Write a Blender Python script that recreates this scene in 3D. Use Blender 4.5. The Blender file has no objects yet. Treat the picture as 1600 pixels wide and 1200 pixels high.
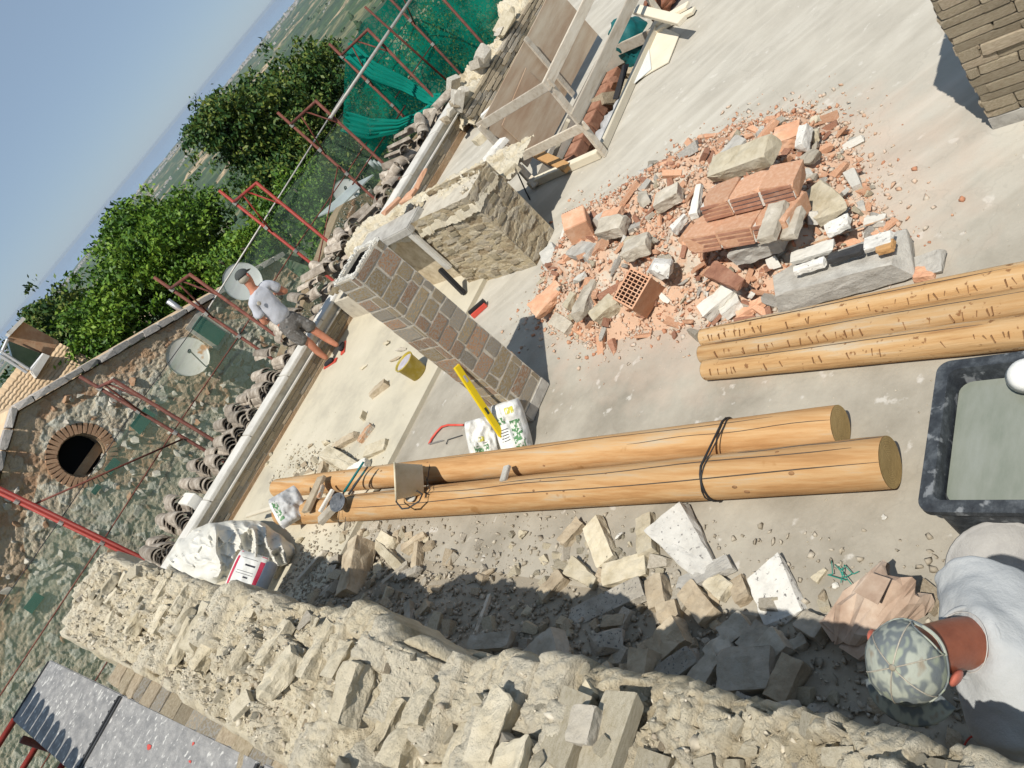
import bpy, bmesh, math, random
import numpy as np
from mathutils import Vector, Matrix, Quaternion, Euler
random.seed(7); RNG = np.random.RandomState(7)
SC = bpy.context.scene
COL = SC.collection
# ---------------------------------------------------------------- camera, world, sun, exposure
# metres; X runs along the far parapet, Y runs away from the camera across the slab, z=0 is the slab
CAMZ = 3.4
FPX = 1190.0
F = np.array([0.40875, 0.76956, -0.49061]); U = np.array([0.23014, 0.43328, 0.87138]); R = np.array([0.88315, -0.46908, 0.0])
UX, UY = -0.77092, -0.63693
def dirpx(x, y):
    dx, dy = x-800.0, y-600.0
    return F*FPX + U*(dx*UX+dy*UY) + R*(dx*(-UY)+dy*UX)
CP = np.array([0, 0, CAMZ])
def at(x, y, z=0.0):
    v = dirpx(x, y); return Vector(CP+v*(z-CAMZ)/v[2])
def atY(x, y, Y):
    v = dirpx(x, y); return Vector(CP+v*Y/v[1])
def atX(x, y, X):
    v = dirpx(x, y); return Vector(CP+v*X/v[0])
def atD(x, y, d):
    v = dirpx(x, y); return Vector(CP+v/np.linalg.norm(v)*d)
cam = bpy.data.cameras.new('camera'); camo = bpy.data.objects.new('camera', cam); COL.objects.link(camo)
rx = U*UX + R*(-UY); ux = U*(-UY) + R*(-UX)
m = Matrix.Identity(4)
for i in range(3):
    m[i][0] = rx[i]; m[i][1] = ux[i]; m[i][2] = -F[i]; m[i][3] = CP[i]
camo.matrix_world = m
cam.sensor_width = 36; cam.lens = FPX/1600*36; cam.clip_start = .05; cam.clip_end = 200000
SC.camera = camo
SUN_EL = math.radians(61); SUN_TO = Vector((-.83*math.cos(SUN_EL), -.557*math.cos(SUN_EL), math.sin(SUN_EL))).normalized()
w = bpy.data.worlds.new('World'); SC.world = w; w.use_nodes = True
nt = w.node_tree; bg = nt.nodes['Background']; sky = nt.nodes.new('ShaderNodeTexSky'); sky.sky_type = 'NISHITA'
sky.sun_disc = False; sky.sun_elevation = SUN_EL; sky.sun_rotation = math.atan2(SUN_TO.x, SUN_TO.y)
sky.altitude = 200; sky.air_density = 1.0; sky.air_density = .65; sky.dust_density = .25; sky.ozone_density = 1.6
mxs = nt.nodes.new('ShaderNodeMix'); mxs.data_type = 'RGBA'; mxs.inputs[0].default_value = .72; nt.links.new(sky.outputs[0], mxs.inputs[6]); mxs.inputs[7].default_value = (2.75, 3.65, 4.75, 1); nt.links.new(mxs.outputs[2], bg.inputs[0])   # summer haze evens out the whole sky
bg.inputs[1].default_value = .10
sl = bpy.data.lights.new('sun', 'SUN'); sl.energy = 4.5; sl.angle = math.radians(.5); sl.color = (1, .95, .86)
so = bpy.data.objects.new('sun', sl); COL.objects.link(so); so.rotation_euler = SUN_TO.to_track_quat('Z', 'Y').to_euler(); so.location = (0, 0, 30)
SC.view_settings.view_transform = 'Standard'; SC.view_settings.look = 'None'; SC.view_settings.gamma = 1
SC.view_settings.use_curve_mapping = False; SC.view_settings.exposure = 0.12
SC.cycles.max_bounces = 6; SC.cycles.transparent_max_bounces = 16; SC.cycles.volume_bounces = 0

# ---------------------------------------------------------------- materials
def lin(c):
    return tuple(((v/255)/12.92 if v/255 <= .04045 else ((v/255+.055)/1.055)**2.4) for v in c)+(1,)
MATS = {}
def mat(name, cols, scale=6, rough=.85, bump=.4, bscale=60, detail=6, stretch=(1, 1, 1), rand=.18, rough2=None, speck=None, metal=0, isl=False, dist=.01, spec=.3, mid=None, rot=(0, 0, 0)):
    """cols: list of linear rgb tuples spread over a noise ramp"""
    m = bpy.data.materials.new(name); m.use_nodes = True; n = m.node_tree; N = n.nodes; L = n.links
    b = N['Principled BSDF']; b.inputs['Roughness'].default_value = rough; b.inputs['Metallic'].default_value = metal
    b.inputs['Specular IOR Level'].default_value = spec
    tc = N.new('ShaderNodeTexCoord'); oi = N.new('ShaderNodeObjectInfo')
    mp = N.new('ShaderNodeMapping'); mp.inputs['Scale'].default_value = stretch; mp.inputs['Rotation'].default_value = rot
    ad = N.new('ShaderNodeVectorMath'); ad.operation = 'MULTIPLY_ADD'
    L.new(oi.outputs['Random'], ad.inputs[0]); ad.inputs[1].default_value = (37, 53, 71)
    L.new(tc.outputs['Object'], ad.inputs[2]); L.new(ad.outputs[0], mp.inputs[0])
    ns = N.new('ShaderNodeTexNoise'); ns.inputs['Scale'].default_value = scale; ns.inputs['Detail'].default_value = detail; ns.inputs['Roughness'].default_value = .65
    L.new(mp.outputs[0], ns.inputs['Vector'])
    cr = N.new('ShaderNodeValToRGB'); e = cr.color_ramp.elements
    k = len(cols)
    pos = [.3+.4*i/max(1, k-1) for i in range(k)]
    e[0].position = pos[0]; e[0].color = tuple(cols[0])+(1,); e[1].position = pos[-1]; e[1].color = tuple(cols[-1])+(1,)
    for i in range(1, k-1):
        q = e.new(pos[i]); q.color = tuple(cols[i])+(1,)
    if isl:
        g = N.new('ShaderNodeNewGeometry'); mx = N.new('ShaderNodeMath'); mx.operation = 'MULTIPLY_ADD'
        L.new(g.outputs['Random Per Island'], mx.inputs[0]); mx.inputs[1].default_value = .42*isl; 
        m2 = N.new('ShaderNodeMath'); m2.operation = 'SUBTRACT'; L.new(ns.outputs[0], m2.inputs[0]); m2.inputs[1].default_value = .21*isl
        L.new(m2.outputs[0], mx.inputs[2]); L.new(mx.outputs[0], cr.inputs[0])
    else: L.new(ns.outputs[0], cr.inputs[0])
    out = cr.outputs[0]
    if rand:
        hs = N.new('ShaderNodeHueSaturation'); mr = N.new('ShaderNodeMapRange'); mr.inputs['To Min'].default_value = 1-rand; mr.inputs['To Max'].default_value = 1+rand
        L.new(oi.outputs['Random'], mr.inputs[0]); L.new(mr.outputs[0], hs.inputs['Value']); L.new(out, hs.inputs['Color']); out = hs.outputs[0]
    if speck:
        sc_, thr, c = speck[:3]
        n2 = N.new('ShaderNodeTexNoise'); n2.inputs['Scale'].default_value = sc_; n2.inputs['Detail'].default_value = 5
        L.new(ad.outputs[0], n2.inputs['Vector']); r2 = N.new('ShaderNodeMapRange'); r2.inputs['From Min'].default_value = thr; r2.inputs['From Max'].default_value = thr+.06
        L.new(n2.outputs[0], r2.inputs[0]); mm = N.new('ShaderNodeMix'); mm.data_type = 'RGBA'
        L.new(r2.outputs[0], mm.inputs[0]); L.new(out, mm.inputs[6]); mm.inputs[7].default_value = tuple(c)+(1,); out = mm.outputs[2]
    L.new(out, b.inputs['Base Color'])
    if bump:
        nb = N.new('ShaderNodeTexNoise'); nb.inputs['Scale'].default_value = bscale; nb.inputs['Detail'].default_value = 7; nb.inputs['Roughness'].default_value = .7
        L.new(mp.outputs[0], nb.inputs['Vector']); bp = N.new('ShaderNodeBump'); bp.inputs['Strength'].default_value = bump; bp.inputs['Distance'].default_value = dist
        L.new(nb.outputs[0], bp.inputs['Height']); L.new(bp.outputs[0], b.inputs['Normal'])
    MATS[name] = m; return m
def net_mat(name, col, alpha, scale, vary=.5):
    m = bpy.data.materials.new(name); m.use_nodes = True; n = m.node_tree; N = n.nodes; L = n.links
    N.remove(N['Principled BSDF']); o = N['Material Output']
    d = N.new('ShaderNodeBsdfDiffuse'); t = N.new('ShaderNodeBsdfTranslucent'); tr = N.new('ShaderNodeBsdfTransparent'); d.inputs[0].default_value = tuple(col)+(1,); t.inputs[0].default_value = tuple(col)+(1,)
    a = N.new('ShaderNodeMixShader'); a.inputs[0].default_value = .4; L.new(d.outputs[0], a.inputs[1]); L.new(t.outputs[0], a.inputs[2])
    x = N.new('ShaderNodeMixShader'); L.new(tr.outputs[0], x.inputs[1]); L.new(a.outputs[0], x.inputs[2])
    tc = N.new('ShaderNodeTexCoord'); ns = N.new('ShaderNodeTexNoise'); ns.inputs['Scale'].default_value = scale; ns.inputs['Detail'].default_value = 4
    L.new(tc.outputs['Object'], ns.inputs[0]); mr = N.new('ShaderNodeMapRange'); mr.inputs['From Min'].default_value = .3; mr.inputs['From Max'].default_value = .7
    mr.inputs['To Min'].default_value = alpha*(1-vary); mr.inputs['To Max'].default_value = min(1, alpha*(1+vary)); L.new(ns.outputs[0], mr.inputs[0]); L.new(mr.outputs[0], x.inputs[0])
    L.new(x.outputs[0], o.inputs[0]); MATS[name] = m; return m
M = MATS
mat('floor_concrete', [(.25, .225, .18), (.35, .318, .262), (.44, .405, .335)], scale=1.7, bump=.45, bscale=30, detail=14, rand=0, speck=(9, .66, (.50, .47, .42)), rough=.9)
mat('floor_dusty', [(.40, .365, .29), (.52, .475, .37), (.58, .53, .42)], scale=1.6, bump=.3, bscale=35, rand=0, detail=10, rough=.95)
mat('mortar', [(.40, .36, .29), (.54, .49, .40), (.60, .56, .47)], scale=9, bump=.8, bscale=45, rand=.08)
mat('mortar_grey', [(.32, .30, .265), (.43, .41, .37), (.52, .50, .45)], scale=9, bump=.8, bscale=45, rand=.08)
mat('core_lime', [(.38, .33, .235), (.54, .485, .37), (.62, .565, .44), (.45, .39, .29)], scale=5, bump=1, bscale=75, rand=0, detail=12, dist=.02)
mat('stone_cream', [(.40, .34, .23), (.52, .46, .34), (.60, .54, .42)], scale=8, bump=.8, bscale=40)
mat('stone_tan', [(.30, .235, .16), (.42, .345, .245), (.52, .445, .33)], scale=8, bump=.8, bscale=40)
mat('stone_grey', [(.33, .29, .23), (.44, .395, .32), (.54, .495, .42)], scale=8, bump=.8, bscale=40)
mat('stone_dark', [(.25, .225, .185), (.34, .31, .26), (.43, .40, .345)], scale=8, bump=.9, bscale=40, speck=(60, .6, (.10, .10, .10)))
mat('plaster_white', [(.52, .50, .46), (.66, .64, .59), (.75, .73, .68)], scale=8, bump=.7, bscale=35, speck=(45, .63, (.20, .19, .18)))
mat('plaster_clean', [(.58, .55, .49), (.68, .66, .60)], scale=5, bump=.6, bscale=30)
mat('terracotta', [(.54, .28, .17), (.60, .34, .21), (.66, .44, .31)], scale=9, bump=.6, bscale=50, rand=.14)
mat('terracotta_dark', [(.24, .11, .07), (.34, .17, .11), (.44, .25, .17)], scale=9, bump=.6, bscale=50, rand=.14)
mat('brick_a', [(.42, .23, .14), (.54, .32, .19), (.58, .42, .28)], scale=12, bump=1, bscale=45, rand=.22, dist=.02, speck=(11, .49, (.48, .44, .37)))
mat('brick_b', [(.42, .30, .17), (.54, .41, .24), (.60, .50, .34)], scale=12, bump=1, bscale=45, rand=.22, dist=.02, speck=(11, .50, (.48, .45, .38)))
mat('brick_c', [(.36, .29, .21), (.46, .39, .29), (.54, .48, .38)], scale=12, bump=1, bscale=45, rand=.22, dist=.02, speck=(11, .50, (.46, .44, .40)))
mat('brick_old', [(.31, .245, .16), (.42, .35, .245), (.52, .45, .33)], scale=10, bump=1, bscale=40, rand=.25, dist=.015)
mat('wall_tan', [(.30, .24, .15), (.42, .355, .24), (.50, .44, .31)], scale=6, bump=1, bscale=38, rand=.1, dist=.015, stretch=(1, 1, 3))
mat('lime_block', [(.46, .39, .265), (.62, .545, .40), (.70, .63, .49)], scale=7, bump=1, bscale=60, rand=.08, dist=.015)
mat('crumb_lime', [(.38, .32, .24), (.54, .48, .37), (.64, .58, .47)], scale=3, bump=.4, isl=1, rand=0)
mat('crumb_grey', [(.30, .26, .20), (.40, .35, .275), (.48, .43, .35)], scale=3, bump=.4, isl=1, rand=0)
mat('crumb_brick', [(.46, .22, .13), (.56, .33, .21), (.54, .49, .42), (.60, .44, .33), (.50, .45, .37), (.54, .36, .25)], scale=3, bump=.4, isl=1.2, rand=0)
mat('timber', [(.42, .35, .27), (.55, .49, .40), (.60, .55, .47)], scale=3, stretch=(1, 6, 6), bump=.5, bscale=20)
mat('timber_orange', [(.45, .25, .10), (.55, .33, .15)], scale=3, stretch=(1, 6, 6), bump=.5, bscale=20)
mat('plywood', [(.30, .18, .11), (.41, .31, .22), (.52, .45, .35)], scale=1.3, stretch=(.5, 3, 3), bump=.25, bscale=14, rand=.05)
mat('ply_pale', [(.60, .54, .42), (.68, .62, .50)], scale=3, bump=.2)
mat('scaf_red', [(.08, .028, .02), (.145, .042, .028), (.18, .075, .05)], scale=12, bump=.4, rough=.6)
mat('scaf_bright', [(.24, .028, .02), (.32, .045, .032)], scale=12, bump=.3, rough=.5)
mat('scaf_grey', [(.36, .34, .31), (.50, .48, .44)], scale=12, bump=.3, rough=.5, metal=.2)
mat('deck_metal', [(.19, .19, .19), (.27, .265, .26), (.38, .37, .355)], scale=7, stretch=(3, 1.4, 1), bump=.5, bscale=45, rough=.75, metal=.0, speck=(26, .60, (.58, .57, .54)))
mat('tile_roof', [(.18, .145, .11), (.34, .29, .235), (.52, .47, .40)], scale=10, bump=.6, bscale=40, rand=.3)
mat('tile_far', [(.46, .32, .19), (.66, .50, .33)], scale=3, bump=.5, bscale=20, rand=.1)
mat('coping', [(.48, .46, .42), (.60, .58, .53), (.66, .64, .60)], scale=4, bump=.5, bscale=40, rand=.05)
mat('facade', [(.30, .19, .10), (.40, .27, .165), (.44, .37, .26)], scale=1.2, bump=1, bscale=18, rand=0, detail=10, dist=.05)
mat('facade_brick', [(.34, .18, .10), (.42, .25, .15), (.48, .34, .22)], scale=5, bump=.8, bscale=20, rand=.15)
mat('facade_stone', [(.38, .34, .27), (.50, .46, .39), (.60, .57, .50)], scale=5, bump=.8, bscale=20, rand=.3)
mat('void_shade', [(.008, .008, .008), (.012, .012, .012)], bump=0, rand=0)  # near-black base colour stands in for shade inside hollows
mat('shutter_green', [(.01, .08, .06), (.015, .11, .085)], scale=4, bump=.2)
mat('dish_paint', [(.50, .46, .36), (.66, .64, .56), (.70, .68, .62)], scale=1.6, stretch=(1, 1, 3), bump=.1, rough=.4, speck=(3.5, .62, (.48, .26, .12)))
mat('dish_white', [(.62, .64, .62), (.70, .71, .69)], scale=2, bump=.1, rough=.4)
mat('roof_edge', [(.22, .20, .18), (.40, .37, .34), (.50, .45, .40)], scale=6, bump=.8, bscale=12)
mat('blue_sheet', [(.45, .50, .50), (.55, .60, .60)], scale=3, bump=.2, rough=.5)
mat('log_wood', [(.36, .19, .075), (.45, .25, .105), (.51, .32, .155), (.45, .36, .25)], scale=3, stretch=(6, .4, 6), bump=.4, bscale=10, rand=.08, speck=(5, .68, (.36, .19, .07)))
mat('log_end', [(.38, .27, .11), (.50, .37, .17)], scale=8, bump=.5, bscale=40, rand=.08)
mat('beam_wood', [(.30, .15, .06), (.45, .27, .12), (.50, .33, .17), (.47, .40, .30)], scale=3, stretch=(6, .5, 6), bump=.6, bscale=10, rand=.1, speck=(22, .63, (.24, .12, .05)))
mat('cut_brown', [(.20, .10, .045), (.33, .19, .09)], scale=20, bump=.3)
mat('strap', [(.02, .02, .022), (.03, .03, .032)], bump=.1, rough=.5)
mat('tub_black', [(.018, .02, .024), (.035, .04, .046), (.09, .10, .11)], scale=14, bump=.5, bscale=40, rough=.5, speck=(15, .585, (.20, .21, .22)), detail=12)
mat('slurry', [(.18, .20, .16), (.225, .24, .20), (.26, .275, .24)], scale=3, bump=.12, bscale=6, stretch=(1, 3, 1), rough=.12, rand=0, spec=.5)
mat('bucket_beige', [(.50, .42, .27), (.62, .56, .42), (.68, .64, .54)], scale=5, bump=.3, rough=.5)
mat('bucket_yellow', [(.42, .30, .03), (.52, .40, .06), (.60, .52, .25)], scale=7, bump=.3, rough=.45)
mat('pail_black', [(.05, .055, .065), (.10, .11, .125), (.20, .21, .22)], scale=14, bump=.5, rough=.6)
mat('wet_cement', [(.30, .29, .28), (.40, .39, .37)], scale=9, bump=.5, rough=.6)
mat('lilac_mix', [(.40, .37, .42), (.60, .57, .60)], scale=14, bump=.6, rough=.8)
mat('steel', [(.35, .35, .36), (.5, .5, .5)], scale=9, bump=.2, rough=.4, metal=.7)
mat('iron_black', [(.03, .03, .032), (.06, .06, .06)], scale=9, bump=.2, rough=.6)
mat('yellow_paint', [(.75, .55, .01), (.80, .60, .02)], scale=9, bump=0, rough=.35, rand=0)
mat('red_paint', [(.55, .07, .05), (.62, .10, .07)], scale=9, bump=.1, rough=.4, rand=0)
mat('teal_plastic', [(.005, .10, .10), (.01, .16, .17)], scale=9, bump=.4, rough=.6)
mat('twine_green', [(.02, .22, .17), (.03, .30, .22)], bump=0, rough=.6)
mat('plastic_sheet', [(.64, .61, .53), (.76, .74, .67)], scale=3, bump=.5, bscale=14, rough=.5, dist=.02, rand=0, spec=.5)
mat('sack_white', [(.55, .55, .52), (.70, .70, .67), (.74, .74, .72)], scale=6, bump=.5, bscale=20, rough=.6, rand=.05)
mat('sack_grey', [(.36, .36, .36), (.50, .50, .50)], scale=6, bump=.5, bscale=20, rough=.5, rand=.05)
mat('print_green', [(.06, .16, .07), (.12, .26, .12)], bump=.2, rand=0, speck=(34, .5, (.62, .62, .58)))
mat('print_yellow', [(.50, .46, .06), (.56, .52, .10)], bump=.2, rand=0, speck=(30, .52, (.62, .62, .58)))
mat('print_red', [(.45, .03, .07), (.52, .06, .11)], bump=.3, bscale=14, rand=0)
mat('print_dark', [(.03, .03, .04), (.05, .05, .06)], bump=.1, rand=0)
mat('paper_brown', [(.26, .17, .12), (.38, .28, .21), (.50, .41, .33)], scale=5, bump=.5, bscale=14, rough=.8)
mat('cable_red', [(.30, .03, .02), (.36, .05, .03)], bump=0)
mat('skin', [(.44, .17, .10), (.56, .25, .16)], scale=12, bump=.15, rough=.5, rand=0)
mat('skin_tan', [(.17, .05, .028), (.25, .08, .045), (.29, .10, .055)], scale=9, bump=.15, rough=.38, rand=0)
mat('skin_ear', [(.45, .12, .08), (.52, .16, .11)], scale=9, bump=.1, rough=.4, rand=0)
mat('shirt_grey', [(.42, .43, .47), (.48, .49, .53)], scale=4, bump=.5, bscale=9, rand=0, dist=.02)
mat('shirt_light', [(.36, .37, .37), (.44, .45, .45)], scale=4, bump=.5, bscale=9, rand=0, dist=.02)
mat('camo_cloth', [(.07, .075, .075), (.16, .15, .14), (.11, .10, .09), (.26, .25, .24)], scale=13, bump=.3, rand=0, detail=2)
mat('camo_cap', [(.30, .33, .25), (.31, .34, .26), (.15, .17, .18), (.16, .18, .18), (.36, .38, .32), (.36, .38, .33), (.28, .24, .18)], scale=13, bump=.3, bscale=60, rand=0, detail=2, stretch=(1, 1.6, 1))
mat('cap_dark', [(.05, .055, .055), (.08, .085, .08)], scale=9, bump=.3, rand=0)
mat('shoe_dark', [(.02, .02, .025), (.04, .04, .045)], bump=.2, rand=0)
mat('thread_white', [(.42, .40, .37), (.5, .48, .45)], bump=0, rand=0)
mat('leaf_bright', [(.03, .08, .010), (.08, .17, .014), (.18, .28, .03)], scale=.8, bump=0, isl=.8, rough=.55, rand=0)
mat('leaf_dark', [(.015, .05, .012), (.045, .10, .018), (.15, .18, .03)], scale=.8, bump=0, isl=.9, rough=.55, rand=0)
mat('bark', [(.06, .05, .04), (.12, .10, .08)], scale=9, bump=1, bscale=20)
mat('wood_far', [(.02, .045, .02), (.04, .075, .03), (.08, .11, .05)], scale=.1, bump=.5, bscale=2, isl=.7, rand=0)
mat('brown_leather', [(.12, .04, .02), (.22, .09, .05), (.30, .15, .09)], scale=9, bump=.4, rough=.5)
mat('town_wall', [(.45, .40, .36), (.6, .56, .52)], scale=3, bump=0, isl=1, rand=0)
mat('glass_dark', [(.02, .035, .02), (.04, .06, .035)], scale=3, bump=0, rough=.08, rand=0, spec=.6)
mat('white_metal', [(.55, .55, .55), (.65, .65, .65)], bump=.1, rough=.4)
mat('sea', [(.20, .29, .40), (.22, .31, .42)], scale=.001, bump=0, rough=.4, rand=0)
net_mat('net_thin', (.28, .40, .28), .33, 2.5, .2)
net_mat('net_heavy', (.008, .26, .17), .70, 1.4, .35)
net_mat('net_fold', (.012, .30, .23), .80, 2.0, .25)
n_ = MATS['net_heavy'].node_tree; N = n_.nodes; L = n_.links; mr_ = [q for q in N if q.type == 'MAP_RANGE'][0]; x_ = [q for q in N if q.type == 'MIX_SHADER'][1]; tc_ = [q for q in N if q.type == 'TEX_COORD'][0]
x_ = mr_.outputs[0].links[0].to_node; v_ = N.new('ShaderNodeTexVoronoi'); v_.feature = 'DISTANCE_TO_EDGE'; v_.inputs['Scale'].default_value = 11; L.new(tc_.outputs['Object'], v_.inputs['Vector']); g_ = N.new('ShaderNodeMapRange'); g_.inputs['From Min'].default_value = .05; g_.inputs['From Max'].default_value = .16; g_.inputs['To Min'].default_value = .32; g_.inputs['To Max'].default_value = -.14; L.new(v_.outputs[0], g_.inputs[0])
a_ = N.new('ShaderNodeMath'); a_.operation = 'ADD'; a_.use_clamp = True; L.new(mr_.outputs[0], a_.inputs[0]); L.new(g_.outputs[0], a_.inputs[1]); L.new(a_.outputs[0], x_.inputs[0])
m = MATS['log_end']; N = m.node_tree.nodes; L = m.node_tree.links; b = N['Principled BSDF']; src = b.inputs['Base Color'].links[0].from_socket
tc = N.new('ShaderNodeTexCoord'); v1 = N.new('ShaderNodeVectorMath'); v1.operation = 'SUBTRACT'; v1.inputs[1].default_value = (.46, .5, .53); L.new(tc.outputs['Generated'], v1.inputs[0]); v2 = N.new('ShaderNodeVectorMath'); v2.operation = 'MULTIPLY'; v2.inputs[1].default_value = (1, 0, 1); L.new(v1.outputs[0], v2.inputs[0])
v3 = N.new('ShaderNodeVectorMath'); v3.operation = 'LENGTH'; L.new(v2.outputs[0], v3.inputs[0]); ns = N.new('ShaderNodeTexNoise'); ns.inputs['Scale'].default_value = 4; L.new(tc.outputs['Generated'], ns.inputs[0]); a1 = N.new('ShaderNodeMath'); a1.operation = 'MULTIPLY_ADD'; L.new(ns.outputs[0], a1.inputs[0]); a1.inputs[1].default_value = .12; L.new(v3.outputs['Value'], a1.inputs[2])
a2 = N.new('ShaderNodeMath'); a2.operation = 'MULTIPLY'; a2.inputs[1].default_value = 150; L.new(a1.outputs[0], a2.inputs[0]); a3 = N.new('ShaderNodeMath'); a3.operation = 'SINE'; L.new(a2.outputs[0], a3.inputs[0]); r = N.new('ShaderNodeMapRange'); r.inputs['From Min'].default_value = -.2; r.inputs['To Max'].default_value = .45; L.new(a3.outputs[0], r.inputs[0])
mx = N.new('ShaderNodeMix'); mx.data_type = 'RGBA'; L.new(r.outputs[0], mx.inputs[0]); L.new(src, mx.inputs[6]); mx.inputs[7].default_value = (.26, .15, .06, 1); L.new(mx.outputs[2], b.inputs['Base Color'])
# terrain material: fields, woods and roads as colour patches
m = bpy.data.materials.new('terrain'); m.use_nodes = True; N = m.node_tree.nodes; L = m.node_tree.links; b = N['Principled BSDF']; b.inputs['Roughness'].default_value = .95
tc = N.new('ShaderNodeTexCoord'); no = N.new('ShaderNodeTexNoise'); no.inputs['Scale'].default_value = .004; no.inputs['Detail'].default_value = 4; L.new(tc.outputs['Object'], no.inputs[0])
ad = N.new('ShaderNodeVectorMath'); ad.operation = 'MULTIPLY_ADD'; L.new(no.outputs['Color'], ad.inputs[0]); ad.inputs[1].default_value = (120, 120, 0); L.new(tc.outputs['Object'], ad.inputs[2])
vo = N.new('ShaderNodeTexVoronoi'); vo.inputs['Scale'].default_value = .0075; L.new(ad.outputs[0], vo.inputs['Vector'])
cr = N.new('ShaderNodeValToRGB'); cr.color_ramp.interpolation = 'CONSTANT'
cl = [(0, (.045, .085, .030)), (.22, (.08, .12, .045)), (.38, (.16, .16, .08)), (.50, (.03, .06, .025)), (.64, (.36, .28, .16)), (.74, (.08, .12, .04)), (.86, (.46, .34, .20)), (.93, (.06, .10, .035))]
cr.color_ramp.elements[0].color = cl[0][1]+(1,); cr.color_ramp.elements[1].position = cl[1][0]; cr.color_ramp.elements[1].color = cl[1][1]+(1,)
for p, c in cl[2:]:
    e = cr.color_ramp.elements.new(p); e.color = c+(1,)
sp = N.new('ShaderNodeSeparateColor'); L.new(vo.outputs['Color'], sp.inputs[0]); L.new(sp.outputs[0], cr.inputs[0])
n2 = N.new('ShaderNodeTexNoise'); n2.inputs['Scale'].default_value = .03; n2.inputs['Detail'].default_value = 8; L.new(tc.outputs['Object'], n2.inputs[0])
mr = N.new('ShaderNodeMapRange'); mr.inputs['From Min'].default_value = .46; mr.inputs['From Max'].default_value = .52; L.new(n2.outputs[0], mr.inputs[0])
mx = N.new('ShaderNodeMix'); mx.data_type = 'RGBA'; L.new(mr.outputs[0], mx.inputs[0]); L.new(cr.outputs[0], mx.inputs[6]); mx.inputs[7].default_value = (.03, .055, .024, 1)
mm = N.new('ShaderNodeMath'); mm.operation = 'MULTIPLY'; mm.inputs[1].default_value = .7; L.new(mr.outputs[0], mm.inputs[0]); L.new(mm.outputs[0], mx.inputs[0])
L.new(mx.outputs[2], b.inputs['Base Color']); MATS['terrain'] = m

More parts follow.
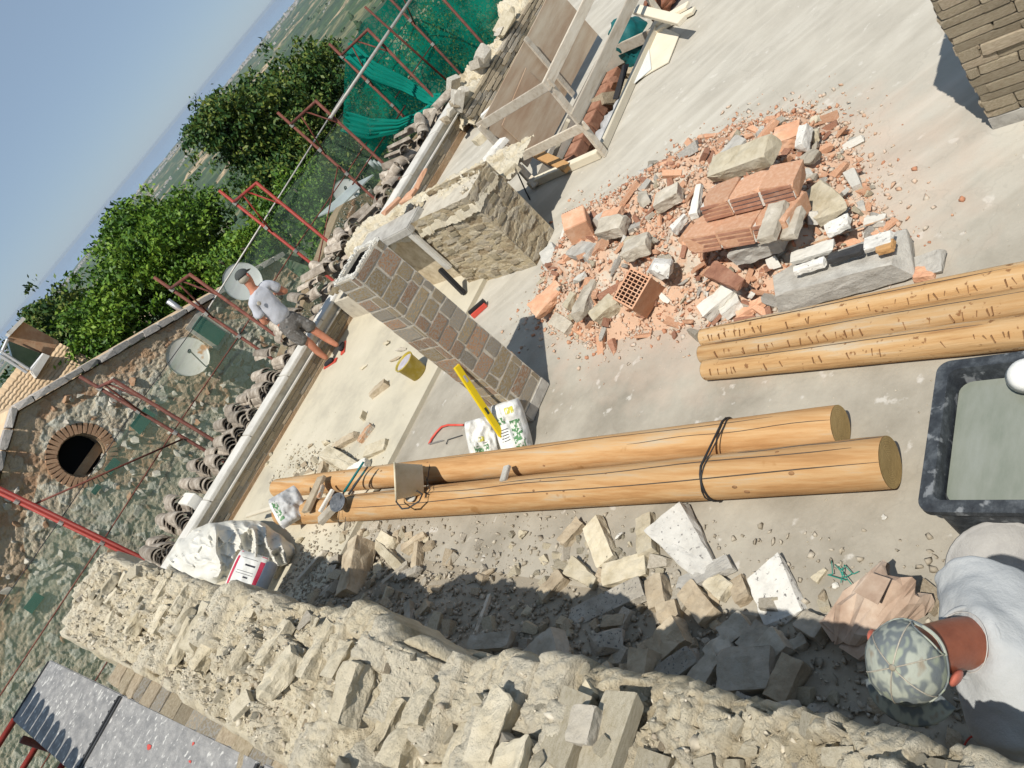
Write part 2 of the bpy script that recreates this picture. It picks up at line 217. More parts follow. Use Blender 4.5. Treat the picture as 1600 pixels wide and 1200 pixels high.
# floor: add sweeping trowel streaks and dust over the concrete colours
def floor_streaks(m):
    N = m.node_tree.nodes; L = m.node_tree.links; b = N['Principled BSDF']
    src = b.inputs['Base Color'].links[0].from_socket
    tc = N.new('ShaderNodeTexCoord'); mp = N.new('ShaderNodeMapping'); mp.inputs['Scale'].default_value = (.40, 2.3, 1); mq = N.new('ShaderNodeMapping'); mq.inputs['Rotation'].default_value = (0, 0, math.radians(52))
    L.new(tc.outputs['Object'], mq.inputs[0]); L.new(mq.outputs[0], mp.inputs[0]); ns = N.new('ShaderNodeTexNoise'); ns.inputs['Scale'].default_value = 2.4; ns.inputs['Detail'].default_value = 5; ns.inputs['Distortion'].default_value = .6
    L.new(mp.outputs[0], ns.inputs[0]); r1 = N.new('ShaderNodeMapRange'); r1.inputs['From Min'].default_value = .42; r1.inputs['From Max'].default_value = .72; L.new(ns.outputs[0], r1.inputs[0])
    # streaks only where the slab was swept (large x)
    sx = N.new('ShaderNodeSeparateXYZ'); L.new(tc.outputs['Object'], sx.inputs[0]); r2 = N.new('ShaderNodeMapRange'); r2.inputs['From Min'].default_value = 2.6; r2.inputs['From Max'].default_value = 4.2; L.new(sx.outputs[0], r2.inputs[0])
    m1 = N.new('ShaderNodeMath'); m1.operation = 'MULTIPLY'; L.new(r1.outputs[0], m1.inputs[0]); L.new(r2.outputs[0], m1.inputs[1])
    m2 = N.new('ShaderNodeMath'); m2.operation = 'MULTIPLY_ADD'; L.new(m1.outputs[0], m2.inputs[0]); m2.inputs[1].default_value = .38; m3 = N.new('ShaderNodeMath'); m3.operation = 'MULTIPLY'; L.new(r2.outputs[0], m3.inputs[0]); m3.inputs[1].default_value = .35; L.new(m3.outputs[0], m2.inputs[2])
    mx = N.new('ShaderNodeMix'); mx.data_type = 'RGBA'; L.new(m2.outputs[0], mx.inputs[0]); L.new(src, mx.inputs[6]); mx.inputs[7].default_value = (.58, .55, .48, 1)
    # pink brick dust round the heap
    vd = N.new('ShaderNodeVectorMath'); vd.operation = 'SUBTRACT'; L.new(tc.outputs['Object'], vd.inputs[0]); vd.inputs[1].default_value = (3.95, 3.4, 0)
    vl = N.new('ShaderNodeVectorMath'); vl.operation = 'LENGTH'; vs = N.new('ShaderNodeVectorMath'); vs.operation = 'MULTIPLY'; L.new(vd.outputs[0], vs.inputs[0]); vs.inputs[1].default_value = (.8, .62, 0); L.new(vs.outputs[0], vl.inputs[0])
    nn = N.new('ShaderNodeTexNoise'); nn.inputs['Scale'].default_value = 5; nn.inputs['Detail'].default_value = 8; L.new(tc.outputs['Object'], nn.inputs[0])
    ma = N.new('ShaderNodeMath'); ma.operation = 'ADD'; L.new(vl.outputs['Value'], ma.inputs[0]); L.new(nn.outputs[0], ma.inputs[1])
    r4 = N.new('ShaderNodeMapRange'); r4.inputs['From Min'].default_value = 1.15; r4.inputs['From Max'].default_value = 1.75; r4.inputs['To Min'].default_value = .5; r4.inputs['To Max'].default_value = 0; L.new(ma.outputs[0], r4.inputs[0])
    m5 = N.new('ShaderNodeMix'); m5.data_type = 'RGBA'; L.new(r4.outputs[0], m5.inputs[0]); L.new(mx.outputs[2], m5.inputs[6]); m5.inputs[7].default_value = (.54, .40, .31, 1)
    # hairline cracks
    vo = N.new('ShaderNodeTexVoronoi'); vo.feature = 'DISTANCE_TO_EDGE'; vo.inputs['Scale'].default_value = .9
    w1 = N.new('ShaderNodeVectorMath'); w1.operation = 'MULTIPLY_ADD'; L.new(nn.outputs['Color'], w1.inputs[0]); w1.inputs[1].default_value = (.5, .5, 0); L.new(tc.outputs['Object'], w1.inputs[2]); L.new(w1.outputs[0], vo.inputs['Vector'])
    r5 = N.new('ShaderNodeMapRange'); r5.inputs['From Min'].default_value = .002; r5.inputs['From Max'].default_value = .008; r5.inputs['To Min'].default_value = .12; r5.inputs['To Max'].default_value = 0; L.new(vo.outputs[0], r5.inputs[0])
    m6 = N.new('ShaderNodeMix'); m6.data_type = 'RGBA'; L.new(r5.outputs[0], m6.inputs[0]); L.new(m5.outputs[2], m6.inputs[6]); m6.inputs[7].default_value = (.2, .18, .15, 1)
    L.new(m6.outputs[2], b.inputs['Base Color'])
floor_streaks(MATS['floor_concrete'])
def tone_mat(name, cols, joint, src, jfac=.8):
    """like src but the ramp is driven by the per-stone value stored on the mesh, joints by a second value"""
    m = MATS[src].copy(); m.name = name; N = m.node_tree.nodes; L = m.node_tree.links; b = N['Principled BSDF']; MATS[name] = m
    at_ = N.new('ShaderNodeAttribute'); at_.attribute_name = 'tone'; aj = N.new('ShaderNodeAttribute'); aj.attribute_name = 'joint'; r = N.new('ShaderNodeValToRGB'); e = r.color_ramp.elements
    e[0].color = tuple(cols[0])+(1,); e[1].color = tuple(cols[-1])+(1,)
    for i in range(1, len(cols)-1): q = e.new(i/(len(cols)-1)); q.color = tuple(cols[i])+(1,)
    tc = N.new('ShaderNodeTexCoord'); ns = N.new('ShaderNodeTexNoise'); ns.inputs['Scale'].default_value = 26; ns.inputs['Detail'].default_value = 8; L.new(tc.outputs['Object'], ns.inputs[0])
    ma = N.new('ShaderNodeMath'); ma.operation = 'MULTIPLY_ADD'; L.new(ns.outputs[0], ma.inputs[0]); ma.inputs[1].default_value = .7; mb_ = N.new('ShaderNodeMath'); mb_.operation = 'SUBTRACT'; L.new(at_.outputs['Fac'], mb_.inputs[0]); mb_.inputs[1].default_value = .35; L.new(mb_.outputs[0], ma.inputs[2]); L.new(ma.outputs[0], r.inputs[0])
    mx = N.new('ShaderNodeMix'); mx.data_type = 'RGBA'; mf = N.new('ShaderNodeMath'); mf.operation = 'MULTIPLY'; mf.inputs[1].default_value = jfac; L.new(aj.outputs['Fac'], mf.inputs[0]); L.new(mf.outputs[0], mx.inputs[0]); L.new(r.outputs[0], mx.inputs[6]); mx.inputs[7].default_value = tuple(joint)+(1,); L.new(mx.outputs[2], b.inputs['Base Color'])
tone_mat('facade_rubble', [(.50, .44, .32), (.60, .55, .43), (.60, .48, .34), (.68, .63, .51), (.72, .69, .58)], (.60, .52, .38), 'facade')
tone_mat('facade_bricky', [(.46, .28, .17), (.58, .37, .22), (.52, .41, .29), (.64, .47, .31)], (.54, .43, .31), 'facade')
tone_mat('lime_rubble', [(.44, .37, .25), (.61, .53, .38), (.70, .62, .46), (.62, .56, .44), (.74, .67, .52)], (.54, .46, .33), 'core_lime', .5)
tone_mat('tan_rubble', [(.28, .21, .13), (.42, .34, .22), (.50, .42, .28), (.40, .35, .27), (.54, .47, .34)], (.46, .40, .29), 'wall_tan', .7)
def set_tone(ob, tone, joint):
    for nm, v in (('tone', tone), ('joint', joint)):
        a = ob.data.attributes.new(nm, 'FLOAT', 'POINT'); a.data.foreach_set('value', np.ascontiguousarray(v, dtype=np.float32).ravel())

# ---------------------------------------------------------------- mesh helpers
class MB:
    def __init__(s): s.v = []; s.f = []; s.m = []; s.smooth = False
    def add(s, vs, fs, mi=0):
        o = len(s.v); s.v += [tuple(v) for v in vs]; s.f += [tuple(i+o for i in f) for f in fs]; s.m += [mi]*len(fs); return s
    def box(s, c, size, rot=None, mi=0):
        c = Vector(c); R_ = rot.to_matrix() if rot is not None and not isinstance(rot, Matrix) else (rot or Matrix.Identity(3))
        vs = [c + R_ @ Vector((sx*size[0]/2, sy*size[1]/2, sz*size[2]/2)) for sz in (-1, 1) for sy in (-1, 1) for sx in (-1, 1)]
        return s.add(vs, [(0, 2, 3, 1), (4, 5, 7, 6), (0, 1, 5, 4), (2, 6, 7, 3), (0, 4, 6, 2), (1, 3, 7, 5)], mi)
    def bar(s, a, b, wd, ht, up=(0, 0, 1), mi=0):
        a = Vector(a); b = Vector(b); d = (b-a); l = d.length; d.normalize(); sd = d.cross(Vector(up)); sd.normalize(); u = sd.cross(d)
        return s.box((a+b)/2, (wd, l, ht), Matrix((sd, d, u)).transposed(), mi)
    def tube(s, pts, r, n=8, mi=0, cap=True, closed=False):
        pts = [Vector(p) for p in pts]; k = len(pts); rr = r if isinstance(r, (list, tuple)) else [r]*k; vs = []; pn = None
        for i, p in enumerate(pts):
            if closed: t = pts[(i+1) % k]-pts[i-1]
            else: t = (pts[min(i+1, k-1)]-pts[max(i-1, 0)])
            t.normalize()
            if pn is None: pn = t.orthogonal().normalized()
            else:
                pn = pn - t*pn.dot(t)
                if pn.length < 1e-6: pn = t.orthogonal()
                pn.normalize()
            bn = t.cross(pn)
            for j in range(n):
                a = 2*math.pi*j/n; vs.append(p+(pn*math.cos(a)+bn*math.sin(a))*rr[i])
        fs = []
        for i in range(k if closed else k-1):
            for j in range(n):
                a = i*n+j; b_ = i*n+(j+1) % n; c = ((i+1) % k)*n; fs.append((a, b_, c+(j+1) % n, c+j))
        if cap and not closed: fs += [tuple(range(n))[::-1], tuple((k-1)*n+j for j in range(n))]
        return s.add(vs, fs, mi)
    def lathe(s, prof, mtx, n=24, mi=0, wob=0):
        k = len(prof); vs = []
        for r, z in prof:
            for j in range(n):
                a = 2*math.pi*j/n; q = 1+wob*math.sin(3*a+z*9); vs.append(mtx @ Vector((r*q*math.cos(a), r*q*math.sin(a), z)))
        fs = [(i*n+j, i*n+(j+1) % n, (i+1)*n+(j+1) % n, (i+1)*n+j) for i in range(k-1) for j in range(n)]
        return s.add(vs, fs, mi)
    def poly(s, pts, off, mi=0):
        """extrude a closed polygon by the vector off"""
        k = len(pts); off = Vector(off); vs = [Vector(p) for p in pts]+[Vector(p)+off for p in pts]
        return s.add(vs, [tuple(range(k)), tuple(range(2*k-1, k-1, -1))]+[(i, i+k, (i+1) % k+k, (i+1) % k) for i in range(k)], mi)
    def mesh(s, name, mats, smooth=False, origin=None):
        me = bpy.data.meshes.new(name); o = Vector(origin) if origin is not None else Vector((0, 0, 0))
        me.from_pydata([tuple(Vector(v)-o) for v in s.v], [], s.f)
        for mm in (mats if isinstance(mats, (list, tuple)) else [mats]): me.materials.append(M[mm] if isinstance(mm, str) else mm)
        if len(me.polygons) == len(s.m): me.polygons.foreach_set('material_index', s.m)
        if smooth: me.polygons.foreach_set('use_smooth', [True]*len(me.polygons))
        bm = bmesh.new(); bm.from_mesh(me); bmesh.ops.recalc_face_normals(bm, faces=bm.faces); bm.to_mesh(me); bm.free()
        me.update(); return me
    def build(s, name, mats, parent=None, smooth=False, origin=None):
        me = s.mesh(name, mats, smooth, origin); return link(name, me, parent, origin)
def setp(o, t):
    o.parent = t
    if t is not None: o.matrix_parent_inverse = Matrix.Translation(-tloc(t))
def tloc(t):
    return Vector(t.location) if t.parent is None else Vector(t.location)
def worley(x, y, seed=0):
    """cell noise: distance to nearest and second cell point, cell random, offset inside the cell"""
    x = np.asarray(x, float); y = np.asarray(y, float); xi = np.floor(x).astype(int); yi = np.floor(y).astype(int)
    f1 = np.full(x.shape, 9.); f2 = f1.copy(); idr = f1*0; ox_ = f1*0; oy_ = f1*0
    for a in (-1, 0, 1):
        for b_ in (-1, 0, 1):
            cx_, cy_ = xi+a, yi+b_; jx = PERM[cx_ % 64, cy_ % 64, seed % 64]; jy = PERM[cx_ % 64, cy_ % 64, (seed+7) % 64]; dx, dy = cx_+jx-x, cy_+jy-y; d = np.hypot(dx, dy)
            nw = d < f1; f2 = np.where(nw, f1, np.minimum(f2, d)); idr = np.where(nw, PERM[cx_ % 64, cy_ % 64, (seed+13) % 64], idr); ox_ = np.where(nw, dx, ox_); oy_ = np.where(nw, dy, oy_); f1 = np.where(nw, d, f1)
    return f1, f2, idr, ox_, oy_
def chunks(x, y, s_, seed, crack=.3):
    """height of broken lumps of size s_: tilted plateaus parted by cracks, unit amplitude; also the lump random"""
    f1, f2, r, ox_, oy_ = worley(x/s_+.25*vnoise(x/s_*2, y/s_*2, seed), y/s_+.25*vnoise(x/s_*2, y/s_*2, seed+3), seed)
    t1 = (r*7.13 % 1)-.5; t2 = (r*13.7 % 1)-.5
    return (r-.5)+1.1*(t1*ox_+t2*oy_)-crack*np.clip(1-(f2-f1)/.16, 0, 1), r, np.clip(1-(f2-f1)/.14, 0, 1)
def link(name, me, parent=None, loc=None, rot=None, scale=None):
    o = bpy.data.objects.new(name, me); COL.objects.link(o)
    if loc is not None: o.location = loc
    if rot is not None: o.rotation_euler = rot
    if scale is not None: o.scale = scale
    if parent is not None: setp(o, parent)
    return o
def tag(o, label=None, cat=None, group=None, kind=None):
    if label: o['label'] = label
    if cat: o['category'] = cat
    if group: o['group'] = group
    if kind: o['kind'] = kind
    return o
def empty(name, loc, label=None, cat=None, group=None):
    o = bpy.data.objects.new(name, None); o.empty_display_size = .1; COL.objects.link(o); o.location = loc; return tag(o, label, cat, group)
def bevel(o, wdt, seg=2):
    bm = bmesh.new(); bm.from_mesh(o.data); bmesh.ops.bevel(bm, geom=list(bm.edges), offset=wdt, segments=seg, affect='EDGES', clamp_overlap=True); bm.to_mesh(o.data); bm.free(); return o
# vectorised value noise
PERM = RNG.rand(64, 64, 64)
def vnoise(x, y, z=0.0):
    x = np.asarray(x, float); y = np.asarray(y, float); z = np.asarray(z, float)+0*x
    xi = np.floor(x).astype(int); yi = np.floor(y).astype(int); zi = np.floor(z).astype(int)
    fx = x-xi; fy = y-yi; fz = z-zi; fx = fx*fx*(3-2*fx); fy = fy*fy*(3-2*fy); fz = fz*fz*(3-2*fz)
    def g(a, b, c): return PERM[(xi+a) % 64, (yi+b) % 64, (zi+c) % 64]
    r = 0
    for a in (0, 1):
        for b_ in (0, 1):
            for c in (0, 1):
                r = r + g(a, b_, c)*(fx if a else 1-fx)*(fy if b_ else 1-fy)*(fz if c else 1-fz)
    return r*2-1
def fbm(x, y, z=0.0, o=4):
    r = 0; a = 1; k = 1
    for i in range(o): r = r+a*vnoise(np.asarray(x)*k+i*7.3, np.asarray(y)*k+i*3.1, np.asarray(z)*k+i*5.7); a *= .5; k *= 2.03
    return r
# ---- piece library: hulls with 12-50 triangles, unit size about 1
def hull_mesh(name, pts, mt):
    bm = bmesh.new()
    for p in pts: bm.verts.new(p)
    r = bmesh.ops.convex_hull(bm, input=bm.verts)
    bmesh.ops.delete(bm, geom=[v for v in bm.verts if not v.link_faces], context='VERTS')
    me = bpy.data.meshes.new(name); bm.to_mesh(me); bm.free()
    if mt: me.materials.append(M[mt])
    return me
def rock_pts(rs, n=14, flat=1.0):
    p = rs.normal(size=(n, 3)); p /= np.linalg.norm(p, axis=1)[:, None]; p *= rs.uniform(.38, .56, (n, 1)); p[:, 2] *= flat; return p
def block_pts(rs, chip=.13, sk=.06):
    p = []
    for sx in (-.5, .5):
        for sy in (-.5, .5):
            for sz in (-.5, .5):
                c = np.array([sx, sy, sz])*(1+rs.uniform(-sk, sk, 3)*2)
                k = rs.uniform(.02, chip) if rs.rand() < .7 else rs.uniform(chip, chip*2.4)
                for ax in range(3):
                    q = c.copy(); q[ax] -= np.sign(q[ax])*k*rs.uniform(.5, 1.4); p.append(q)
    return p
def wedge_pts(rs):
    p = [q for q in block_pts(rs, .12) ]
    s_ = rs.uniform(.5, 1.0)
    return [(q[0], q[1]*(1-.6*s_*(q[0]+.5)), q[2]*(1-.3*s_*(q[0]+.5))) for q in p]
PIECE = {}
def piece(kind, mt, i=None):
    i = random.randrange(7) if i is None else i
    key = (kind, mt, i)
    if key not in PIECE:
        rs = np.random.RandomState(hash((kind == 'rock')*3+(kind == 'block')*5+(kind == 'wedge')*11+(kind == 'brick')*17+i*101) % 9999)
        if kind == 'rock': p = rock_pts(rs)
        elif kind == 'block': p = block_pts(rs, .15)
        elif kind == 'brick': p = block_pts(rs, .05, .02)
        elif kind == 'slabby': p = block_pts(rs, .08, .04)
        elif kind == 'chip': p = rock_pts(rs, 11, .4)
        else: p = wedge_pts(rs)
        PIECE[key] = hull_mesh(kind+'_piece', p, mt)
    return PIECE[key]
def rough_mesh(kind, mt, size, seed, amp=.06, cuts=4):
    """finer one-off stone: hull subdivided and roughened with noise"""
    rs = np.random.RandomState(seed)
    pts = {'rock': rock_pts, 'block': lambda r: block_pts(r, .12), 'wedge': wedge_pts, 'slab': lambda r: block_pts(r, .09, .08), 'brick': lambda r: block_pts(r, .04, .02)}[kind](rs)
    bm = bmesh.new()
    for p in pts: bm.verts.new((p[0]*size[0], p[1]*size[1], p[2]*size[2]))
    bmesh.ops.convex_hull(bm, input=bm.verts); bmesh.ops.delete(bm, geom=[v for v in bm.verts if not v.link_faces], context='VERTS')
    L_ = max(size)/7
    for _ in range(cuts):
        es = [e for e in bm.edges if e.calc_length() > L_]
        if not es: break
        bmesh.ops.subdivide_edges(bm, edges=es, cuts=1, use_grid_fill=False); bmesh.ops.triangulate(bm, faces=bm.faces)
    bm.normal_update(); P_ = np.array([v.co for v in bm.verts]); s_ = min(size)
    d = fbm(P_[:, 0]/s_*1.6+seed, P_[:, 1]/s_*1.6, P_[:, 2]/s_*1.6, 3)*amp*s_
    for v, k in zip(bm.verts, d): v.co += v.normal*k
    me = bpy.data.meshes.new('stone'); bm.to_mesh(me); bm.free(); me.materials.append(M[mt]); return me
def stuff_bits(name, P_, S, mt, parent=None, flat=.7, kind='stuff', label=None, cat=None):
    """thousands of little rocks in ONE mesh; P_ Nx3 positions, S N sizes"""
    n = len(P_); base = []
    for i in range(6):
        me = hull_mesh('b', rock_pts(np.random.RandomState(i+50), 8, 1), None); v = np.array([q.co for q in me.vertices]); me.calc_loop_triangles(); f = np.array([t.vertices for t in me.loop_triangles]); base.append((v, f)); bpy.data.meshes.remove(me)
    V = []; T = []; o = 0; k = RNG.randint(0, 6, n)
    for i in range(n):
        v, f = base[k[i]]; q = Quaternion((RNG.normal(), RNG.normal(), RNG.normal(), RNG.normal())).normalized().to_matrix(); q = np.array(q)
        sc_ = S[i]*np.array([1, RNG.uniform(.5, 1.2), RNG.uniform(.4, 1)*flat])
        V.append((v*sc_) @ q.T + P_[i]); T.append(f+o); o += len(v)
    V = np.concatenate(V); T = np.concatenate(T)
    me = bpy.data.meshes.new(name); me.vertices.add(len(V)); me.vertices.foreach_set('co', V.ravel()); me.loops.add(len(T)*3); me.loops.foreach_set('vertex_index', T.ravel().astype(np.int32))
    me.polygons.add(len(T)); me.polygons.foreach_set('loop_start', np.arange(0, len(T)*3, 3, dtype=np.int32)); me.polygons.foreach_set('loop_total', np.full(len(T), 3, dtype=np.int32)); me.update(calc_edges=True); me.materials.append(M[mt])
    ob = link(name, me, parent); tag(ob, label, cat, None, kind); return ob
def grid_mesh(name, X, Y, Z, mt, parent=None, smooth=False):
    h, wd = X.shape; V = np.stack([X, Y, Z], -1).reshape(-1, 3); i = np.arange((h-1)*wd).reshape(h-1, wd)[:, :-1].ravel()
    Fq = np.stack([i, i+1, i+wd+1, i+wd], 1)
    me = bpy.data.meshes.new(name); me.vertices.add(len(V)); me.vertices.foreach_set('co', V.ravel()); me.loops.add(len(Fq)*4); me.loops.foreach_set('vertex_index', Fq.ravel().astype(np.int32))
    me.polygons.add(len(Fq)); me.polygons.foreach_set('loop_start', np.arange(0, len(Fq)*4, 4, dtype=np.int32)); me.polygons.foreach_set('loop_total', np.full(len(Fq), 4, dtype=np.int32)); me.update(calc_edges=True); me.materials.append(M[mt])
    if smooth: me.polygons.foreach_set('use_smooth', [True]*len(me.polygons))
    return link(name, me, parent)
def inpoly(x, y, pl):
    c = False; n = len(pl)
    for i in range(n):
        x1, y1 = pl[i]; x2, y2 = pl[(i+1) % n]
        if (y1 > y) != (y2 > y) and x < (x2-x1)*(y-y1)/(y2-y1)+x1: c = not c
    return c
def masonry(t, org, du, dn, L_, H_, ch, bl, mats_, name='brick', gap=.012, dep=.05, proud=.006, z0=0, jit=.25, kind='brick', keep=None, alt=True):
    """courses of real bricks on a wall face: org corner, du along, dn outward normal"""
    du = Vector(du).normalized(); dn = Vector(dn).normalized(); Rm = Matrix((du, dn, Vector((0, 0, 1)))).transposed(); eu = Rm.to_euler(); z = z0; row = 0; out = []
    while z < H_-.02:
        h = ch*random.uniform(1-jit*.5, 1+jit*.5); h = min(h, H_-z)
        u = -(bl*.5 if row % 2 and alt else 0)
        while u < L_-.01:
            b_ = bl*random.uniform(1-jit, 1+jit); a0 = max(u, 0); a1 = min(u+b_, L_)
            if L_-a1 < .04: a1 = L_; b_ = a1-u
            if a1-a0 > .03 and (keep is None or keep((a0+a1)/2, z+h/2)):
                c = Vector(org)+du*((a0+a1)/2)+Vector((0, 0, z+h/2))+dn*(proud*random.uniform(.2, 1.6)-dep/2)
                o = link(name, piece(kind, random.choice(mats_)), t, c, eu, (a1-a0-gap, dep, h-gap)); out.append(o)
            u += b_
        z += h; row += 1
    return out
def skin(name, joints, edges, mt, parent, sub=2, root=0, smooth=True):
    """grow one continuous surface round a skeleton; joints = [(pos, rx, ry)]"""
    me = bpy.data.meshes.new(name); me.from_pydata([tuple(j[0]) for j in joints], edges, []); o = bpy.data.objects.new(name, me); COL.objects.link(o)
    md = o.modifiers.new('s', 'SKIN'); md.use_smooth_shade = smooth; md.branch_smoothing = .3
    for i, j in enumerate(joints):
        sv = me.skin_vertices[0].data[i]; sv.radius = (j[1], j[2] if len(j) > 2 else j[1]); sv.use_root = (i == root)
    ms = o.modifiers.new('d', 'SUBSURF'); ms.levels = sub; ms.render_levels = sub
    bpy.context.view_layer.update(); dg = bpy.context.evaluated_depsgraph_get(); ne = bpy.data.meshes.new_from_object(o.evaluated_get(dg)); bpy.data.objects.remove(o); ne.materials.clear(); ne.materials.append(M[mt])
    ne.polygons.foreach_set('use_smooth', [True]*len(ne.polygons))
    return link(name, ne, parent)
def ellipsoid(mb, mtx, r, n=16, k=10, mi=0, z0=-1, z1=1):
    prof = []
    for i in range(k+1):
        t = z0+(z1-z0)*i/k; t = math.sin(t*math.pi/2); prof.append((math.sqrt(max(0, 1-t*t)), t))
    return mb.lathe([(max(p[0], 1e-4), p[1]) for p in prof], mtx @ Matrix.Diagonal((r[0], r[1], r[2], 1)), n, mi)
def frame(o, x, z):
    """matrix with origin o, x axis ~x, z axis z"""
    z = Vector(z).normalized(); x = Vector(x); x = (x-z*x.dot(z)).normalized(); y = z.cross(x)
    m_ = Matrix((x, y, z)).transposed().to_4x4(); m_.translation = Vector(o); return m_
def noisify(ob, amp, sc_, seed=0, o=3):
    me = ob.data; n = len(me.vertices); v = np.empty(n*3); me.vertices.foreach_get('co', v); v = v.reshape(-1, 3); nn = np.empty(n*3); me.vertex_normals.foreach_get('vector', nn); nn = nn.reshape(-1, 3)
    d = fbm(v[:, 0]*sc_+seed, v[:, 1]*sc_+seed*.7, v[:, 2]*sc_, o)[:, None]*amp; me.vertices.foreach_set('co', (v+nn*d).ravel()); me.update(); return ob

# ================================================================ SETTING
def slab_box(mb, x0, x1, y0, y1, z0, z1): mb.box(((x0+x1)/2, (y0+y1)/2, (z0+z1)/2), (x1-x0, y1-y0, z1-z0))
mb = MB()
for a in ((-.55, 12.6, -4, 5.7), (-.55, 6.0, 5.7, 6.72), (8.3, 12.6, 5.7, 6.72), (4.6, 6.0, 6.72, 9.9), (8.3, 12.6, 6.72, 9.9), (6.0, 8.3, 6.85, 9.9)): slab_box(mb, *a, -.22, 0)
tag(mb.build('floor', 'floor_concrete'), kind='structure')
mb = MB(); slab_box(mb, -.55, 4.6, 6.72, 9.9, -.22, .055); tag(mb.build('raised_floor', 'floor_dusty'), kind='structure')
mb = MB(); slab_box(mb, -.5, 12.5, 9.9, 10.95, -8, .10); slab_box(mb, -.5, 12.5, -3.9, 9.9, -8, -.9); tag(mb.build('building_base_wall', 'facade'), kind='structure')
# terrain: polar sheet falling away from the hill town, ridges, then sea to the horizon
def terr(x, y):
    r = np.hypot(x, y); base = -9-np.clip(r-30, 0, None)*.0
    base = np.interp(r, [0, 14, 25, 60, 150, 400, 1000, 2500, 6000, 11500, 13000], [-8, -8, -9.5, -16, -34, -75, -120, -150, -175, -200, -222])
    a = np.interp(r, [0, 60, 300, 1500, 6000, 11000, 12500], [0, 1, 12, 26, 30, 26, 0])
    return base + a*fbm(x/900+3, y/900+9, 0, 5) + np.interp(r, [0, 60, 400, 3000], [.4, 1.5, 4, 6])*fbm(x/120, y/120, 2, 4)*np.clip(r/200, .2, 1)
nr, na = 190, 420
rr = np.concatenate([[0.5], np.geomspace(10, 13000, nr-1)]); aa = np.linspace(0, 2*math.pi, na)
RR, AA = np.meshgrid(rr, aa, indexing='ij'); TX = RR*np.cos(AA); TY = RR*np.sin(AA)
tag(grid_mesh('ground', TX, TY, terr(TX, TY), 'terrain', smooth=True), kind='structure')
aa = np.linspace(0, 2*math.pi, 97); RR, AA = np.meshgrid(np.array([9000., 20000, 45000, 90000]), aa, indexing='ij')
tag(grid_mesh('sea', RR*np.cos(AA), RR*np.sin(AA), 0*RR-218, 'sea'), kind='structure')
# far woods, hedges and hill towns
n = 5200; az = RNG.uniform(math.radians(25), math.radians(105), n); r_ = np.exp(RNG.uniform(math.log(60), math.log(4200), n))
px_, py_ = r_*np.cos(az), r_*np.sin(az); keep = fbm(px_/60, py_/60, 4, 3)+fbm(px_/700, py_/700, 1, 2) > -.1
px_, py_, r_ = px_[keep], py_[keep], r_[keep]
stuff_bits('woodland', np.stack([px_, py_, terr(px_, py_)+1.0], 1), np.clip(r_*.016, 2.2, 22)*RNG.uniform(.6, 1.3, len(r_)), 'wood_far', label='scattered dark trees and hedges over the valley hills', cat='woodland')
for ti, (ta, tr, sp_, nn_) in enumerate([(62, 9500, 900, 260), (74, 10500, 1500, 300), (50, 8500, 1100, 260), (83, 9000, 1200, 200), (45, 3600, 260, 80), (66, 5200, 500, 110)]):
    a_ = math.radians(ta); cx, cy = tr*math.cos(a_), tr*math.sin(a_); mb = MB()
    for k in range(nn_):
        t_ = random.gauss(0, 1)*sp_; q = random.gauss(0, .12)*sp_; x = cx-math.sin(a_)*t_+math.cos(a_)*q; y = cy+math.cos(a_)*t_+math.sin(a_)*q; z = float(terr(np.array(x), np.array(y)))
        s_ = tr*.0018*random.uniform(.5, 1.2); mb.box((x, y, z+s_*.3), (s_*random.uniform(.8, 2), s_*random.uniform(.8, 2), s_*random.uniform(.8, 1.6)), Euler((0, 0, random.random()*3)))
    tag(mb.build('far_town', 'town_wall'), ['pale hill town strung along the skyline, middle stretch', 'pale houses on the far coastal ridge seen over the bright tree', 'pale hill town near the top edge of the skyline', 'thin line of pale houses low on the horizon by the tiled roof', 'small hamlet on the near hill beyond the green netting', 'village on the ridge behind the dark tree'][ti], 'town', None, 'stuff')

# ================================================================ BUILDING PARTS
# ---- far parapet with courses, ledge batten and coping
t = empty('parapet_wall', (6, 10.02, .0), 'low stone parapet with pale coping along the far edge of the slab', 'wall')
mb = MB(); slab_box(mb, .28, 8.9, 9.93, 10.14, .02, .40); mb.build('wall_core', 'mortar', t)
masonry(t, (.28, 9.93, .055), (1, 0, 0), (0, -1, 0), 8.6, .22, .055, .22, ['brick_old', 'stone_tan', 'brick_c'], 'brick', gap=.01, dep=.06, proud=.012)
mb = MB(); mb.bar((.3, 9.90, .295), (8.85, 9.90, .295), .06, .022); mb.build('ledge_strip', 'coping', t)
for i in range(9):
    mb = MB(); x0 = .28+i*.957; mb.box((x0+.476, 10.015, .432), (.947, .27, .055)); bevel(mb.build('coping_slab', 'coping', t), .008)
# ---- broken higher continuation with big stones
t = empty('broken_parapet', (10.5, 10.1, 0), 'ragged broken stone parapet beside the green netting at the top', 'wall')
gx = np.linspace(8.3, 13.2, 320); gy = np.linspace(9.55, 10.45, 60); GX, GY = np.meshgrid(gx, gy, indexing='ij')
hh = .42+.16*fbm(GX*1.2, GY*2, 3, 5)+.10*np.round(vnoise(GX*3, GY*5, 1)*2)/2; edge = np.minimum((GY-9.5)/.12, (10.5-GY)/.12); hh = np.where(edge < 1, hh*np.clip(edge, 0, 1), hh)*np.clip((GX-8.2)/.5, .3, 1)
c_, r_, j_ = chunks(GX, GY, .16, 5); c2_, r2_, j2_ = chunks(GX, GY, .07, 8); set_tone(grid_mesh('rubble_core', GX, GY, hh+.05*c_+.03*c2_, 'lime_rubble', t), r_, j2_)
masonry(t, (8.35, 9.56, 0), (1, 0, 0), (0, -1, 0), 4.3, .36, .07, .3, ['brick_old', 'stone_tan', 'brick_c'], 'stone', gap=.012, dep=.12, proud=.02, kind='block')
